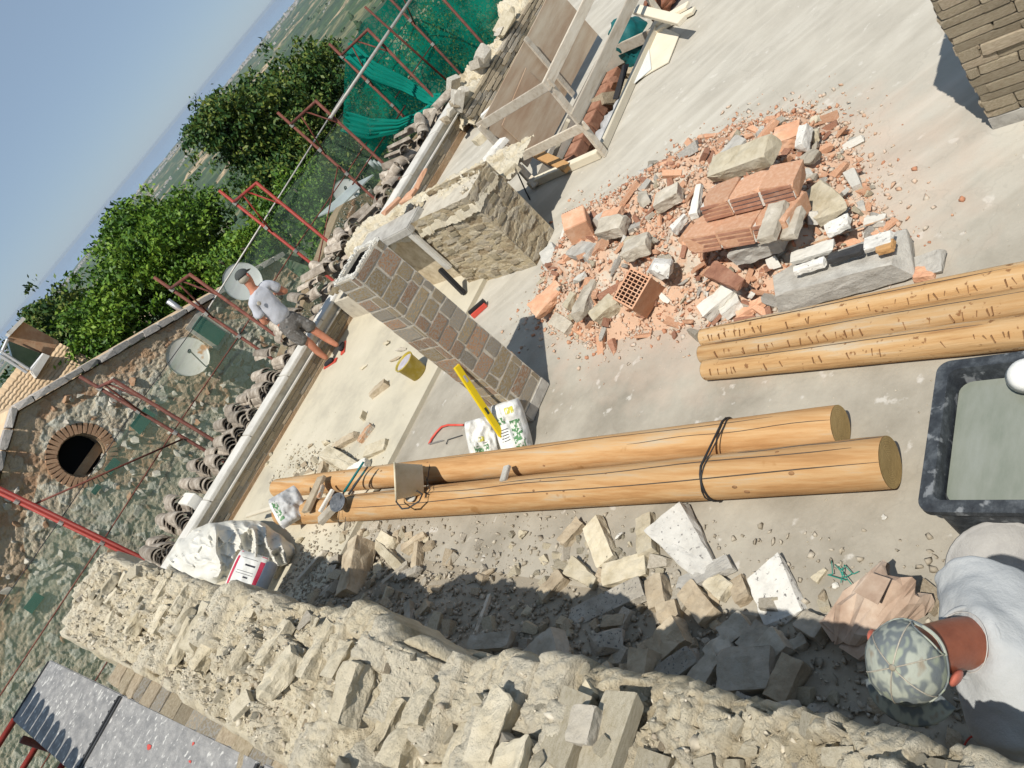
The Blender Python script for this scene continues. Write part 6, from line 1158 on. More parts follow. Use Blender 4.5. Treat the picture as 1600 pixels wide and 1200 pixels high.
# sizes come from the ends of each piece on the floor
def rub(x1, y1, x2, y2, w_, h_, kind, mt_, lab, cat='stone', off=0, tilt=(0, 0), name='stone', grp=None, seed=[300], amp=.10):
    c = atS((x1+x2)/2, (y1+y2)/2, h_*.5*.8+off); a = at(x1, y1, c.z); b = at(x2, y2, c.z); d = b-a; L_ = max(d.length, .03); yaw = math.atan2(d.y, d.x); seed[0] += 1
    o = link(name, rough_mesh(kind, mt_, (L_, w_, h_), seed[0], amp), None, c, (tilt[0], tilt[1], yaw)); return tag(o, lab, cat, grp)
R_ = [
 (567, 848, 548, 930, .19, .24, 'brick', 'stone_tan', 'tall tan block set upright, half in shadow near the near end of the logs'),
 (596, 842, 614, 852, .14, .10, 'block', 'stone_cream', 'cream stone on top of the two leaning bars'),
 (592, 852, 628, 888, .09, .08, 'block', 'stone_cream', 'pale mortar-covered bar right of the tall tan block'),
 (634, 860, 664, 836, .09, .10, 'wedge', 'stone_tan', 'flat pinkish stone leaning near the near log'),
 (650, 892, 656, 850, .09, .09, 'wedge', 'stone_tan', 'dark-sided wedge below the leaning flat stone'),
 (468, 905, 510, 862, .07, .07, 'wedge', 'stone_grey', 'long grey stone bar left of the tall tan block'),
 (510, 900, 530, 880, .12, .08, 'rock', 'stone_grey', 'grey stones touching the tall tan block'),
 (628, 902, 656, 892, .10, .08, 'wedge', 'stone_dark', 'dark flat stone at the tip of the wall shadow'),
 (600, 915, 636, 880, .06, .05, 'block', 'stone_grey', 'grey batten of stone under the dark flat stone'),
 (556, 838, 572, 828, .10, .07, 'rock', 'stone_tan', 'small brown stone above the tall tan block'),
 (500, 935, 520, 910, .11, .09, 'rock', 'stone_grey', 'grey stone between the sack and the tall tan block'),
 (462, 850, 474, 838, .08, .08, 'rock', 'stone_cream', 'cream stone by the end of the near log'),
 (522, 700, 556, 680, .10, .09, 'block', 'stone_tan', 'brownish bar stone at the top of the pile beyond the logs'),
 (562, 690, 582, 664, .09, .07, 'brick', 'brick_a', 'pinkish brick propped at the top of the pile beyond the logs'),
 (574, 708, 602, 694, .15, .07, 'brick', 'stone_cream', 'clean cream brick lying alone on the slab'),
 (516, 712, 560, 738, .17, .13, 'block', 'stone_cream', 'largest cream block of the pile beyond the logs'),
 (548, 742, 574, 724, .12, .12, 'block', 'plaster_clean', 'white-edged block beside the largest cream block'),
 (502, 752, 506, 724, .12, .10, 'brick', 'stone_tan', 'brown brick standing in the pile beyond the logs'),
 (514, 748, 528, 736, .09, .08, 'wedge', 'stone_cream', 'small cream wedge in the hollow of the pile'),
 (470, 752, 492, 735, .12, .09, 'rock', 'stone_cream', 'cream rock at the left of the pile beyond the logs'),
 (424, 760, 448, 748, .12, .08, 'rock', 'stone_tan', 'tan rock at the foot of the parapet'),
 (452, 757, 466, 748, .08, .06, 'rock', 'stone_grey', 'grey rock between the tan and cream rocks'),
 (478, 702, 490, 692, .06, .05, 'rock', 'stone_tan', 'small tan rock at the upper edge of the dusty floor'),
 (500, 694, 515, 690, .09, .08, 'rock', 'stone_cream', 'cream lump left of the bar stone'),
 (566, 655, 570, 643, .03, .10, 'wedge', 'stone_cream', 'little upright cream shard on the dusty floor'),
 (579, 618, 605, 598, .10, .09, 'block', 'stone_tan', 'tan brick lying alone on the dusty floor near the yellow bucket'),
 (561, 578, 574, 569, .09, .05, 'rock', 'stone_cream', 'cream stone near the feet of the standing man'),
 (598, 540, 612, 530, .10, .07, 'rock', 'stone_cream', 'cream stone behind the left face of the pillar'),
 (608, 565, 628, 556, .08, .05, 'rock', 'stone_tan', 'tan stone beyond the yellow bucket'),
 (618, 548, 634, 544, .08, .06, 'rock', 'stone_grey', 'greyish stone next to the pillar edge'),
 (880, 852, 908, 815, .09, .08, 'brick', 'stone_tan', 'tan brick touching the near log, left of the wide brick'),
 (928, 818, 948, 878, .17, .08, 'brick', 'stone_cream', 'wide cream brick with a small stone on it'),
 (1008, 806, 1014, 868, .13, .08, 'brick', 'stone_cream', 'pale upright brick directly left of the white slab'),
 (1045, 812, 1105, 900, .33, .10, 'wedge', 'plaster_white', 'largest white plaster slab between the near log and the shade'),
 (1060, 918, 1142, 880, .12, .06, 'slab', 'mortar_grey', 'grey lower lip of the white plaster slab'),
 (948, 900, 1012, 880, .16, .07, 'block', 'stone_cream', 'flat cream stone below the pale bricks'),
 (892, 885, 930, 912, .14, .08, 'wedge', 'stone_cream', 'cream wedge at the edge of the shadow'),
 (848, 935, 880, 898, .11, .08, 'brick', 'stone_tan', 'tan brick in shadow left of the speckled slab'),
 (885, 972, 1008, 918, .17, .06, 'slab', 'stone_dark', 'long speckled slab, the largest in the shadow'),
 (905, 1012, 1010, 992, .18, .12, 'rock', 'stone_dark', 'large lens-shaped grey stone in the shadow'),
 (1026, 905, 1032, 950, .13, .10, 'brick', 'stone_tan', 'tan brick right of the speckled slab'),
 (1072, 920, 1112, 968, .14, .09, 'brick', 'stone_tan', 'tilted tan brick half lit at the shadow edge'),
 (1108, 905, 1140, 928, .13, .07, 'block', 'stone_cream', 'cream brick at the shadow edge beside the white speckled slab'),
 (1150, 905, 1164, 940, .10, .06, 'brick', 'stone_tan', 'pale brown brick touching the white speckled slab'),
 (1196, 886, 1228, 968, .24, .05, 'slab', 'plaster_white', 'white speckled plaster slab on the open floor'),
 (1024, 1022, 1072, 985, .17, .12, 'block', 'stone_tan', 'broad tan block in the shadow'),
 (1034, 965, 1062, 952, .13, .09, 'block', 'stone_tan', 'small tan block resting on the broad tan block'),
 (1000, 1072, 1010, 1018, .14, .13, 'brick', 'stone_tan', 'upright tan brick near the wall edge'),
 (1030, 1062, 1086, 1025, .12, .07, 'slab', 'stone_dark', 'black-speckled grey flake beside the upright tan brick'),
 (1088, 1074, 1122, 1026, .13, .10, 'wedge', 'stone_grey', 'grey wedge right of the black-speckled flake'),
 (1130, 1055, 1212, 1050, .24, .13, 'block', 'stone_grey', 'big squarish grey block at the heart of the shadow'),
 (1106, 1025, 1148, 1005, .11, .08, 'block', 'stone_grey', 'narrow grey block above the grey wedge'),
 (1135, 1000, 1170, 972, .12, .10, 'block', 'stone_grey', 'grey block above the narrow one'),
 (1168, 1022, 1198, 980, .13, .10, 'brick', 'stone_grey', 'square grey block in the upper middle of the shadow'),
 (1180, 1040, 1225, 1000, .14, .10, 'block', 'stone_grey', 'flat-topped grey block right of the square one'),
 (1216, 1100, 1244, 1032, .12, .13, 'brick', 'stone_tan', 'brown tall brick right of the big grey block'),
 (1202, 1130, 1248, 1104, .13, .10, 'wedge', 'stone_grey', 'triangular grey stone near the lower wall edge'),
 (1250, 1140, 1298, 1108, .18, .10, 'rock', 'stone_dark', 'rounded dark stone beyond the triangular one'),
 (1252, 968, 1290, 990, .12, .10, 'block', 'stone_grey', 'grey block half lit below the white speckled slab'),
 (1290, 960, 1310, 985, .10, .08, 'rock', 'stone_grey', 'small grey rock near the paper sack'),
 (1240, 1012, 1260, 998, .07, .05, 'block', 'stone_grey', 'small square stone on the shaded floor'),
 (1118, 1096, 1146, 1082, .09, .07, 'block', 'stone_grey', 'small grey block by the wall edge'),
 (1150, 1105, 1190, 1118, .13, .09, 'block', 'stone_dark', 'dark block tucked under the wall edge'),
 (738, 1008, 796, 1000, .13, .07, 'slab', 'stone_grey', 'bluish grey flat block behind the wall notch'),
 (748, 992, 764, 930, .04, .05, 'wedge', 'timber', 'splintered lath standing in the shaded debris'),
 (640, 982, 640, 942, .07, .06, 'brick', 'stone_grey', 'narrow grey brick in the shaded corner'),
 (652, 964, 672, 944, .08, .06, 'brick', 'stone_tan', 'tan brick stub in the shaded corner'),
 (820, 1050, 880, 1000, .22, .12, 'slab', 'stone_grey', 'broad dusty slab tilted against the broken wall'),
 (936, 1062, 958, 1044, .09, .08, 'brick', 'stone_tan', 'small tan brick under the lens-shaped stone'),
 (944, 975, 976, 970, .08, .06, 'brick', 'stone_tan', 'tan brick wedged under the speckled slab'),
 (728, 912, 772, 890, .05, .03, 'wedge', 'stone_tan', 'thin tan shard at the shadow tip'),
 (806, 842, 822, 828, .08, .07, 'rock', 'stone_cream', 'cream lump in the sun near the near log'),
 (962, 850, 972, 832, .06, .07, 'rock', 'plaster_white', 'white lump between the two pale bricks'),
 (1298, 920, 1312, 912, .04, .03, 'rock', 'plaster_clean', 'white chip near the twine'),
 (1272, 908, 1290, 890, .05, .03, 'wedge', 'stone_cream', 'cream sliver left of the twine'),
 (1376, 806, 1386, 810, .04, .02, 'rock', 'plaster_clean', 'white chip on the open slab below the log ends'),
]
for k, q in enumerate(R_):
    q = q[:4]+(q[4]*.88, q[5]*.9)+q[6:]; rub(*q[:6], q[6], q[7], q[8], tilt=(random.uniform(-.14, .14), random.uniform(-.12, .12)), name='brick' if q[6] == 'brick' else 'stone')
R2 = [
 (858, 392, 872, 425, .18, .12, 'block', 'plaster_clean', 'white plaster lump at the left end of the brick heap', 0),
 (836, 488, 878, 448, .20, .09, 'block', 'terracotta', 'flat terracotta block at the left corner of the brick heap', .03),
 (892, 385, 930, 400, .17, .08, 'block', 'mortar_grey', 'grey mortar bed under the terracotta block at the heap edge', 0),
 (1012, 410, 1055, 425, .22, .12, 'rock', 'plaster_white', 'white rounded lump above the hollow block', .05),
 (978, 395, 1014, 378, .17, .10, 'block', 'stone_grey', 'pale grey cube in the left middle of the heap', .03),
 (1112, 262, 1206, 240, .19, .12, 'block', 'stone_cream', 'long cream stone behind the orange masonry', .06),
 (1128, 248, 1158, 218, .14, .03, 'slab', 'mortar_grey', 'thin grey flake standing behind the cream stone', .12),
 (1214, 222, 1250, 204, .20, .10, 'brick', 'terracotta', 'orange tile chunk near the far tip of the heap', .03),
 (1250, 250, 1284, 240, .17, .10, 'rock', 'stone_grey', 'rounded grey stone beside the orange tile chunk', .03),
 (1250, 232, 1262, 200, .07, .08, 'slab', 'plaster_white', 'white sliver between two tiles at the heap tip', .08),
 (1262, 195, 1286, 182, .12, .08, 'rock', 'stone_cream', 'cream stone at the very tip of the heap', 0),
 (1262, 222, 1288, 202, .13, .10, 'rock', 'stone_cream', 'cream stone under the tip of the heap', .03),
 (1026, 318, 1064, 300, .14, .10, 'block', 'stone_grey', 'smooth grey block in the upper middle of the heap', .03),
 (938, 362, 974, 348, .16, .11, 'block', 'stone_grey', 'grey lump with terracotta face right of the corner block', .03),
 (942, 342, 970, 332, .12, .06, 'brick', 'terracotta', 'little terracotta square on the grey lump', .09),
 (1098, 492, 1150, 450, .12, .10, 'brick', 'plaster_clean', 'white L-shaped piece at the near edge of the heap', .02),
 (1128, 490, 1158, 470, .10, .07, 'brick', 'plaster_clean', 'white foot of the L-shaped piece', 0),
 (1112, 420, 1158, 446, .13, .06, 'wedge', 'terracotta_dark', 'smooth reddish shard above the white L-shaped piece', .06),
 (1268, 300, 1302, 335, .20, .08, 'slab', 'stone_cream', 'cream flat stone right of the orange masonry', .02),
 (1290, 362, 1326, 345, .11, .04, 'slab', 'plaster_white', 'small white plate on top of the long concrete slab', .17),
 (1418, 420, 1474, 412, .14, .04, 'slab', 'mortar_grey', 'grey flake lying off the end of the concrete slab', 0),
 (1430, 430, 1462, 424, .10, .04, 'brick', 'terracotta', 'ribbed terracotta shard off the end of the concrete slab', 0),
 (1362, 440, 1410, 425, .10, .05, 'block', 'stone_grey', 'grey rubble strip under the end of the concrete slab', 0),
 (1052, 360, 1072, 338, .06, .06, 'wedge', 'plaster_white', 'small white wedge left of the masonry', .08),
 (1082, 335, 1096, 290, .07, .05, 'wedge', 'plaster_clean', 'narrow white strip along the edge of the masonry', .12),
 (906, 495, 928, 440, .13, .09, 'block', 'stone_grey', 'grey prism left of the hollow block', .02),
 (928, 500, 962, 470, .14, .11, 'block', 'stone_cream', 'pale squarish stone below the hollow block', .0),
 (868, 500, 890, 512, .12, .08, 'block', 'stone_grey', 'grey cube at the bottom corner of the heap', 0),
 (896, 445, 918, 420, .13, .10, 'rock', 'plaster_clean', 'white knobbly stone below the white plaster lump', .02),
 (884, 480, 900, 460, .08, .07, 'block', 'stone_cream', 'cream stone beside the flat terracotta block', 0),
 (1000, 300, 1010, 320, .12, .09, 'rock', 'stone_grey', 'grey stone at the upper left of the heap', .02),
 (1150, 492, 1200, 470, .10, .06, 'wedge', 'terracotta', 'terracotta sliver near the weathered beams', 0),
 (1096, 220, 1150, 205, .05, .05, 'wedge', 'terracotta', 'terracotta strip along the upper rim of the heap', .02),
 (965, 392, 930, 412, .05, .05, 'wedge', 'terracotta', 'ridged terracotta strip in the left of the heap', .05),
]
for q in R2: rub(*q[:6], q[6], q[7], q[8], off=q[9], tilt=(random.uniform(-.2, .2), random.uniform(-.18, .18)), name='brick' if q[7].startswith('terra') else 'stone', cat='brick' if q[7].startswith('terra') else 'stone')
# ribbed terracotta blocks: corner block with ribs
def hollow_block(c, rot, size, label, nx=5, nz=9, mt_='terracotta', open_mt='plaster_clean'):
    """terracotta block with a grid of open cells on its upper face"""
    t = empty('hollow_block', c, label, 'brick'); Rm = rot if isinstance(rot, Matrix) else Euler(rot).to_matrix(); lx, ly, lz = size; w_ = .014
    def B(cc, ss, nm='rib', m2=mt_): return MB().box(Vector(c)+Rm @ Vector(cc), ss, Rm).build(nm, m2, t)
    B((-lx/2+w_/2, 0, 0), (w_, ly, lz), 'wall'); B((lx/2-w_/2, 0, 0), (w_, ly, lz), 'wall'); B((0, -ly/2+w_/2, 0), (lx-2*w_, w_, lz), 'wall'); B((0, ly/2-w_/2, 0), (lx-2*w_, w_, lz), 'wall'); B((0, 0, -lz/2+.02), (lx-2*w_, ly-2*w_, .03), 'base', 'terracotta_dark')
    for i in range(1, nx): B((-lx/2+lx*i/nx, 0, .0), (.007, ly-2*w_, lz-.003), 'rib')
    for j in range(1, nz): B((0, -ly/2+ly*j/nz, -.001), (lx-2*w_, .007, lz-.006), 'rib')
    return t
c = atS(998, 458, .14); zz_ = (-Vector(dirpx(998, 458)).normalized()+imgdir(-.62, -.42)*.62).normalized(); yy2 = imgdir(.57, -.82); yy2 = (yy2-zz_*yy2.dot(zz_)).normalized(); hollow_block(c, Matrix((yy2.cross(zz_), yy2, zz_)).transposed(), (.20, .27, .26), 'hollow terracotta block showing its grid of open cells', mt_='terracotta')
c = atS(903, 352, .13); t = empty('ribbed_block', c, 'orange ribbed terracotta block standing at the left end of the heap', 'brick'); Rm = Euler((.25, -.15, .5)).to_matrix(); bevel(MB().box(c, (.23, .22, .20), Rm).build('body', 'terracotta', t), .006)
for i in range(9): MB().box(c+Rm @ Vector((.122, -.09+.0225*i, .02)), (.012, .010, .15), Rm).build('rib', 'terracotta_dark', t)
# two leaning slabs of tiled masonry with mortar joints
def masonry_slab(c, rot, L_, W_, T_, nx, ny, label):
    t = empty('masonry_slab', c, label, 'masonry'); Rm = Euler(rot).to_matrix(); MB().box(Vector(c), (L_-.01, W_-.01, T_-.02), Rm).build('mortar_bed', 'plaster_clean', t)
    for j in range(ny):
        y = -W_/2+W_*(j+.5)/ny; off = .4*(j % 2)
        for i in range(-1, nx+1):
            x0 = max(-L_/2, -L_/2+L_*(i+off)/nx); x1 = min(L_/2, -L_/2+L_*(i+1+off)/nx)
            if x1-x0 < .03: continue
            link('brick', piece('block', 'terracotta'), t, Vector(c)+Rm @ Vector(((x0+x1)/2, y, .005+random.uniform(-.008, .008))), (Rm @ Euler((random.uniform(-.04, .04), random.uniform(-.05, .05), random.uniform(-.04, .04))).to_matrix()).to_euler(), (x1-x0-.004, W_/ny-.010, T_))
            for r_ in range(4): MB().box(Vector(c)+Rm @ Vector(((x0+x1)/2, (-W_/2 if j == 0 else W_/2)*1.005, -T_/2+T_*(r_+.5)/4)), (x1-x0-.02, .014, T_/4-.012), Rm).build('rib', 'terracotta_dark', t) if j in (0, ny-1) else None
    return t
p1 = atS(1165, 350, .18); d1 = at(1250, 325, p1.z)-at(1085, 372, p1.z); masonry_slab(p1, (math.radians(-14), math.radians(6), math.atan2(d1.y, d1.x)), .74, .34, .13, 3, 1, 'nearer of the two big orange masonry slabs on the heap')
p2 = atS(1175, 300, .20); masonry_slab(p2, (math.radians(-13), math.radians(8), math.atan2(d1.y, d1.x)+.10), .64, .30, .12, 3, 1, 'farther of the two big orange masonry slabs on the heap')
rub(1150, 398, 1222, 372, .12, .12, 'slab', 'mortar_grey', 'thick grey mortar crust along the foot of the masonry slabs', off=.10, amp=.09)
rub(1198, 372, 1218, 320, .12, .05, 'slab', 'stone_grey', 'grey mortar smear on the end of the nearer masonry slab', off=.22)
rub(1232, 372, 1244, 330, .11, .05, 'slab', 'stone_grey', 'grey mortar smear right of the masonry slabs', off=.18)
# long concrete slab broken from a beam
c = atS(1312, 425, .09); a = at(1216, 455, .1); b = at(1400, 402, .1); yaw = math.atan2((b-a).y, (b-a).x); t = empty('concrete_slab', c, 'long thick broken concrete slab beside the weathered beams', 'slab')
o = link('slab_body', rough_mesh('slab', 'mortar_grey', ((b-a).length*1.08, .30, .15), 811, .035, 5), t, c, (math.radians(-8), 0, yaw))
for k, (x1, y1, x2, y2, w_, mt_) in enumerate([(1235, 405, 1300, 385, .10, 'plaster_clean'), (1296, 408, 1348, 386, .07, 'iron_black'), (1350, 385, 1392, 372, .11, 'plaster_white'), (1372, 392, 1396, 380, .08, 'timber_orange'), (1240, 425, 1290, 408, .06, 'plaster_white')]):
    q = at((x1+x2)/2, (y1+y2)/2, .235); aa_ = at(x1, y1, .23); bb_ = at(x2, y2, .23); link('render_patch', rough_mesh('slab', mt_, ((bb_-aa_).length, w_, .035), 820+k, .1), t, q, (math.radians(-8), 0, yaw))
LMK = [(850, 460, 'by the flat terracotta block at the heap corner'), (905, 350, 'round the ribbed block on the heap'), (1000, 455, 'beside the hollow block with open cells'), (1030, 310, 'on the upper slope of the heap'), (1165, 240, 'behind the long cream stone on the heap'), (1270, 210, 'at the far tip of the heap'), (1290, 310, 'right of the orange masonry slabs'), (1110, 460, 'round the white L-shaped piece of the heap'), (1200, 430, 'between the masonry slabs and the concrete slab'), (930, 520, 'along the bottom fringe of the heap'), (1070, 350, 'left of the orange masonry slabs'), (1380, 380, 'beyond the end of the concrete slab')]
# medium fragments: real pieces, many alike
cnt = 0
while cnt < 420:
    px_ = random.uniform(825, 1410); py_ = random.uniform(165, 545)
    if not inpoly(px_, py_, HEAP): continue
    p = at(px_, py_, .1); z = surf_z(p.x, p.y); s_ = random.uniform(.04, .095)*(1.5 if random.random() < .12 else 1); tc_ = random.random()
    if tc_ < .62: mt_, kind, lb, gp, nm = random.choice(['terracotta', 'terracotta', 'terracotta_dark']), random.choice(['chip', 'wedge', 'brick', 'block']), 'broken terracotta shard in the brick heap', 'terracotta shards of the heap', 'brick_shard'
    else: mt_, kind, lb, gp, nm = random.choice(['stone_grey', 'plaster_clean', 'mortar_grey', 'stone_cream']), random.choice(['rock', 'block', 'wedge']), 'greyish mortar lump in the brick heap', 'mortar lumps of the heap', 'mortar_lump'
    tall = random.random() < .3; lm = min(LMK, key=lambda q_: math.hypot(q_[0]-px_, q_[1]-py_)); hue = {'terracotta': 'orange', 'terracotta_dark': 'dark red', 'stone_grey': 'grey', 'plaster_clean': 'white', 'mortar_grey': 'dusty grey', 'stone_cream': 'cream'}[mt_]; shp = {'chip': 'flat', 'wedge': 'tapering', 'brick': 'oblong', 'block': 'blocky', 'rock': 'rounded'}[kind]
    lb = hue+' '+shp+(' terracotta shard ' if nm == 'brick_shard' else ' mortar lump ')+lm[2]; gp = hue+' '+shp+(' shards ' if nm == 'brick_shard' else ' lumps ')+lm[2]
    q = link(nm, piece(kind, mt_), None, (p.x, p.y, z+s_*.2), (random.uniform(-.7, .7), random.uniform(-.7, .7), random.random()*6), (s_*random.uniform(1.1, 2.2), s_*random.uniform(.5, .9), s_*(.30 if not tall else .6)*(1 if nm == 'brick_shard' else 1.5))); tag(q, lb, 'rubble', gp); cnt += 1
cnt = 0
while cnt < 290:
    y = random.uniform(1.3, 6.9); x = .28+random.random()**1.2*1.05; s_ = random.uniform(.03, .095); z = surf_z(x, y)
    kd = random.choice(['rock', 'block', 'wedge']); mt_ = random.choice(['stone_tan', 'stone_grey', 'stone_cream', 'stone_tan']); wh = 'under the paper sack side of the broken wall' if y < 1.9 else 'round the big squarish grey block in the shadow' if y < 2.6 else 'round the lens-shaped grey stone' if y < 3.5 else 'by the tilted dusty slab against the wall' if y < 4.4 else 'in shaded debris by the splintered lath' if y < 5.3 else 'round the tall tan block near the log ends'; ds = {'stone_tan': 'tan', 'stone_grey': 'grey', 'stone_cream': 'cream'}[mt_]+' '+{'rock': 'rounded', 'block': 'blocky', 'wedge': 'tapering'}[kd]
    q = link('stone_fragment', piece(kd, mt_), None, (x, y, z+s_*.15), (random.uniform(-.5, .5), random.uniform(-.5, .5), random.random()*6), (s_*1.4, s_, s_*.7)); tag(q, ds+' stone fragment '+wh, 'rubble', ds+' fragments '+wh); cnt += 1
for k in range(40):
    px_, py_ = random.gauss(505, 32), random.gauss(738, 16); p = at(px_, py_, .06); s_ = random.uniform(.04, .09); q = link('stone_fragment', piece(random.choice(['rock', 'block']), random.choice(['stone_cream', 'stone_tan'])), None, (p.x, p.y, surf_z(p.x, p.y)+s_*.2), (random.random(), random.random(), random.random()*6), (s_*1.3, s_, s_*.8)); tag(q, 'small stone in the pale pile beyond the logs', 'rubble', 'small stones of the pale pile')
for k in range(46):                                                # debris lying in the sun between near log and shade
    px_ = random.uniform(800, 1050); py_ = random.uniform(826, 900); p = at(px_, py_, 0); s_ = random.uniform(.02, .06); q = link('stone_fragment', piece(random.choice(['rock', 'block']), random.choice(['stone_cream', 'core_lime'])), None, (p.x, p.y, s_*.2), (random.random(), random.random(), random.random()*6), (s_*1.3, s_, s_*.8)); tag(q, 'small cream stone between the near log and the shade', 'rubble', 'small cream stones in the sun')
# things lying across the log ends
for (x1, y1, x2, y2, w_, th, mt_, nm, lb, z) in [(478, 800, 503, 745, .13, .04, 'stone_tan', 'old_board', 'mortar-covered board across both logs left of the black pan', .30), (500, 800, 520, 765, .05, .03, 'plaster_clean', 'white_strip', 'white strip between the board and the black pan', .30), (498, 778, 505, 758, .04, .04, 'brick_a', 'brick_sliver', 'pink brick sliver by the white strip', .32), (386, 806, 432, 792, .05, .03, 'ply_pale', 'batten', 'pale batten poking from the bag over the log end', .28), (500, 815, 522, 792, .10, .06, 'stone_grey', 'stone', 'dark crumbling stone just below the black pan', .27), (786, 752, 793, 728, .06, .03, 'mortar_grey', 'wood_chip', 'grey chip standing on the far log', .26), (445, 812, 425, 780, .05, .04, 'stone_grey', 'stone', 'grey stone behind the half-empty bag', .25)]:
    a, b = at(x1, y1, z), at(x2, y2, z); tag(bevel(MB().bar(a, b, w_, th).build(nm, mt_), .004), lb, nm.split('_')[-1])
# loose boards and strips
tag(MB().bar(at(1236, 372, .3)+Vector((0, 0, -.1)), at(1390, 340, .05), .012, .004).build('thin_lath', 'brick_a'), 'thin reddish lath poking out of the heap', 'lath')

# ================================================================ PEOPLE
# ---- man standing at the far parapet, back to us, looking down to his right
Z0 = .055
t = empty('person', (3.70, 9.62, Z0), 'man in grey t-shirt, dark cap and camouflage shorts standing at the far parapet', 'person')
def V3(*a): return Vector(a)
lf, rf = V3(3.60, 9.66, Z0), V3(3.80, 9.54, Z0)
hipc = V3(3.70, 9.66, .93); chest = V3(3.74, 9.66, 1.25); neck = V3(3.78, 9.66, 1.48); head = V3(3.83, 9.65, 1.62)
J = [(hipc, .125, .10), (hipc+V3(.0, 0, .14), .12, .09), (chest, .145, .10), (neck+V3(-.01, 0, -.05), .075, .06), (neck+V3(0, 0, .02), .052, .052), (head+V3(0, 0, -.03), .07, .075), (head+V3(0, 0, .05), .078, .085), (head+V3(0, 0, .10), .06, .065),
     (hipc+V3(-.09, 0, -.08), .085, .085), (V3(3.62, 9.62, .50), .058, .058), (V3(3.60, 9.67, .30), .052, .052), (lf+V3(0, .0, .09), .034, .034),
     (hipc+V3(.09, -.01, -.08), .085, .085), (V3(3.80, 9.60, .50), .058, .058), (V3(3.80, 9.58, .30), .052, .052), (rf+V3(0, .0, .09), .034, .034),
     (neck+V3(-.17, 0, -.10), .055, .055), (V3(3.50, 9.68, 1.12), .042, .042), (V3(3.62, 9.86, 1.06), .032, .032),
     (neck+V3(.17, -.01, -.10), .055, .055), (V3(4.02, 9.62, 1.12), .042, .042), (V3(4.00, 9.84, 1.16), .032, .032)]
Ed = [(0, 1), (1, 2), (2, 3), (3, 4), (4, 5), (5, 6), (6, 7), (0, 8), (8, 9), (9, 10), (10, 11), (0, 12), (12, 13), (13, 14), (14, 15), (3, 16), (16, 17), (17, 18), (3, 19), (19, 20), (20, 21)]
skin('body', J, Ed, 'skin', t)
def hand(base, d, up, parent, mt_='skin', s_=1.0):
    d = Vector(d).normalized(); up = Vector(up).normalized(); sd = d.cross(up).normalized(); b = Vector(base)
    js = [(b, .030*s_, .022*s_), (b+d*.045*s_, .040*s_, .018*s_), (b+d*.085*s_, .040*s_, .016*s_)]; ed = [(0, 1), (1, 2)]
    mb_ = MB()
    for k, (o_, l_) in enumerate(((-.030, .062), (-.010, .074), (.011, .070), (.030, .055))):
        p0 = b+d*.085*s_+sd*o_*s_; p1 = p0+d*l_*.5*s_-up*.008*s_; p2 = p1+d*l_*.35*s_-up*.022*s_; p3 = p2+d*l_*.15*s_-up*.025*s_; mb_.tube([p0-d*.02*s_, p0, p1, p2, p3], [.0095*s_, .0095*s_, .009*s_, .0085*s_, .005*s_], 8)
    p0 = b+d*.02*s_-sd*.03*s_; mb_.tube([p0, p0-sd*.022*s_+d*.025*s_, p0-sd*.028*s_+d*.055*s_-up*.01*s_, p0-sd*.02*s_+d*.075*s_-up*.02*s_], [.013*s_, .012*s_, .010*s_, .006*s_], 8)
    skin('hand', js, ed, mt_, parent, 2); mb_.build('fingers', mt_, parent, True)
hand(V3(3.63, 9.88, 1.06), (.5, .8, .1), (0, 0, 1), t); hand(V3(4.0, 9.86, 1.165), (-.4, .8, .3), (0, 0, 1), t)
# face in profile, ears, cap
fd = V3(.80, .42, -.42).normalized(); hm = frame(head+V3(0, 0, .035), fd, V3(.25, .1, 1)); mb = MB()
mb.tube([hm @ V3(.085, 0, .02), hm @ V3(.108, 0, -.02), hm @ V3(.085, 0, -.035)], [.008, .014, .006], 8)
mb.tube([hm @ V3(.075, -.02, -.055), hm @ V3(.083, 0, -.055), hm @ V3(.075, .02, -.055)], .006, 6); mb.build('nose', 'skin', t, True)
for s_ in (-1, 1):
    mb = MB(); ellipsoid(mb, hm @ Matrix.Translation((-.005, .082*s_, 0)), (.022, .010, .032), 10, 6); mb.build('ear', 'skin_ear', t, True)
    mb = MB(); ellipsoid(mb, hm @ Matrix.Translation((.074, .03*s_, .012)), (.008, .012, .008), 8, 6); mb.build('eye', 'iron_black', t, True)
mb = MB(); ellipsoid(mb, hm @ Matrix.Translation((-.005, 0, .045)), (.105, .093, .078), 20, 10, 0, -.1, 1); mb.build('cap_crown', 'cap_dark', t, True)
mb = MB(); mb.poly([hm @ V3(.08, -.07, .05), hm @ V3(.15, -.055, .035), hm @ V3(.172, 0, .033), hm @ V3(.15, .055, .035), hm @ V3(.08, .07, .05)], (0, 0, .008)); mb.build('cap_peak', 'cap_dark', t)
mb = MB(); ellipsoid(mb, hm @ Matrix.Translation((-.02, 0, -.005)), (.080, .081, .06), 16, 8, 0, -1, .6); mb.build('hair', 'stone_grey', t, True)
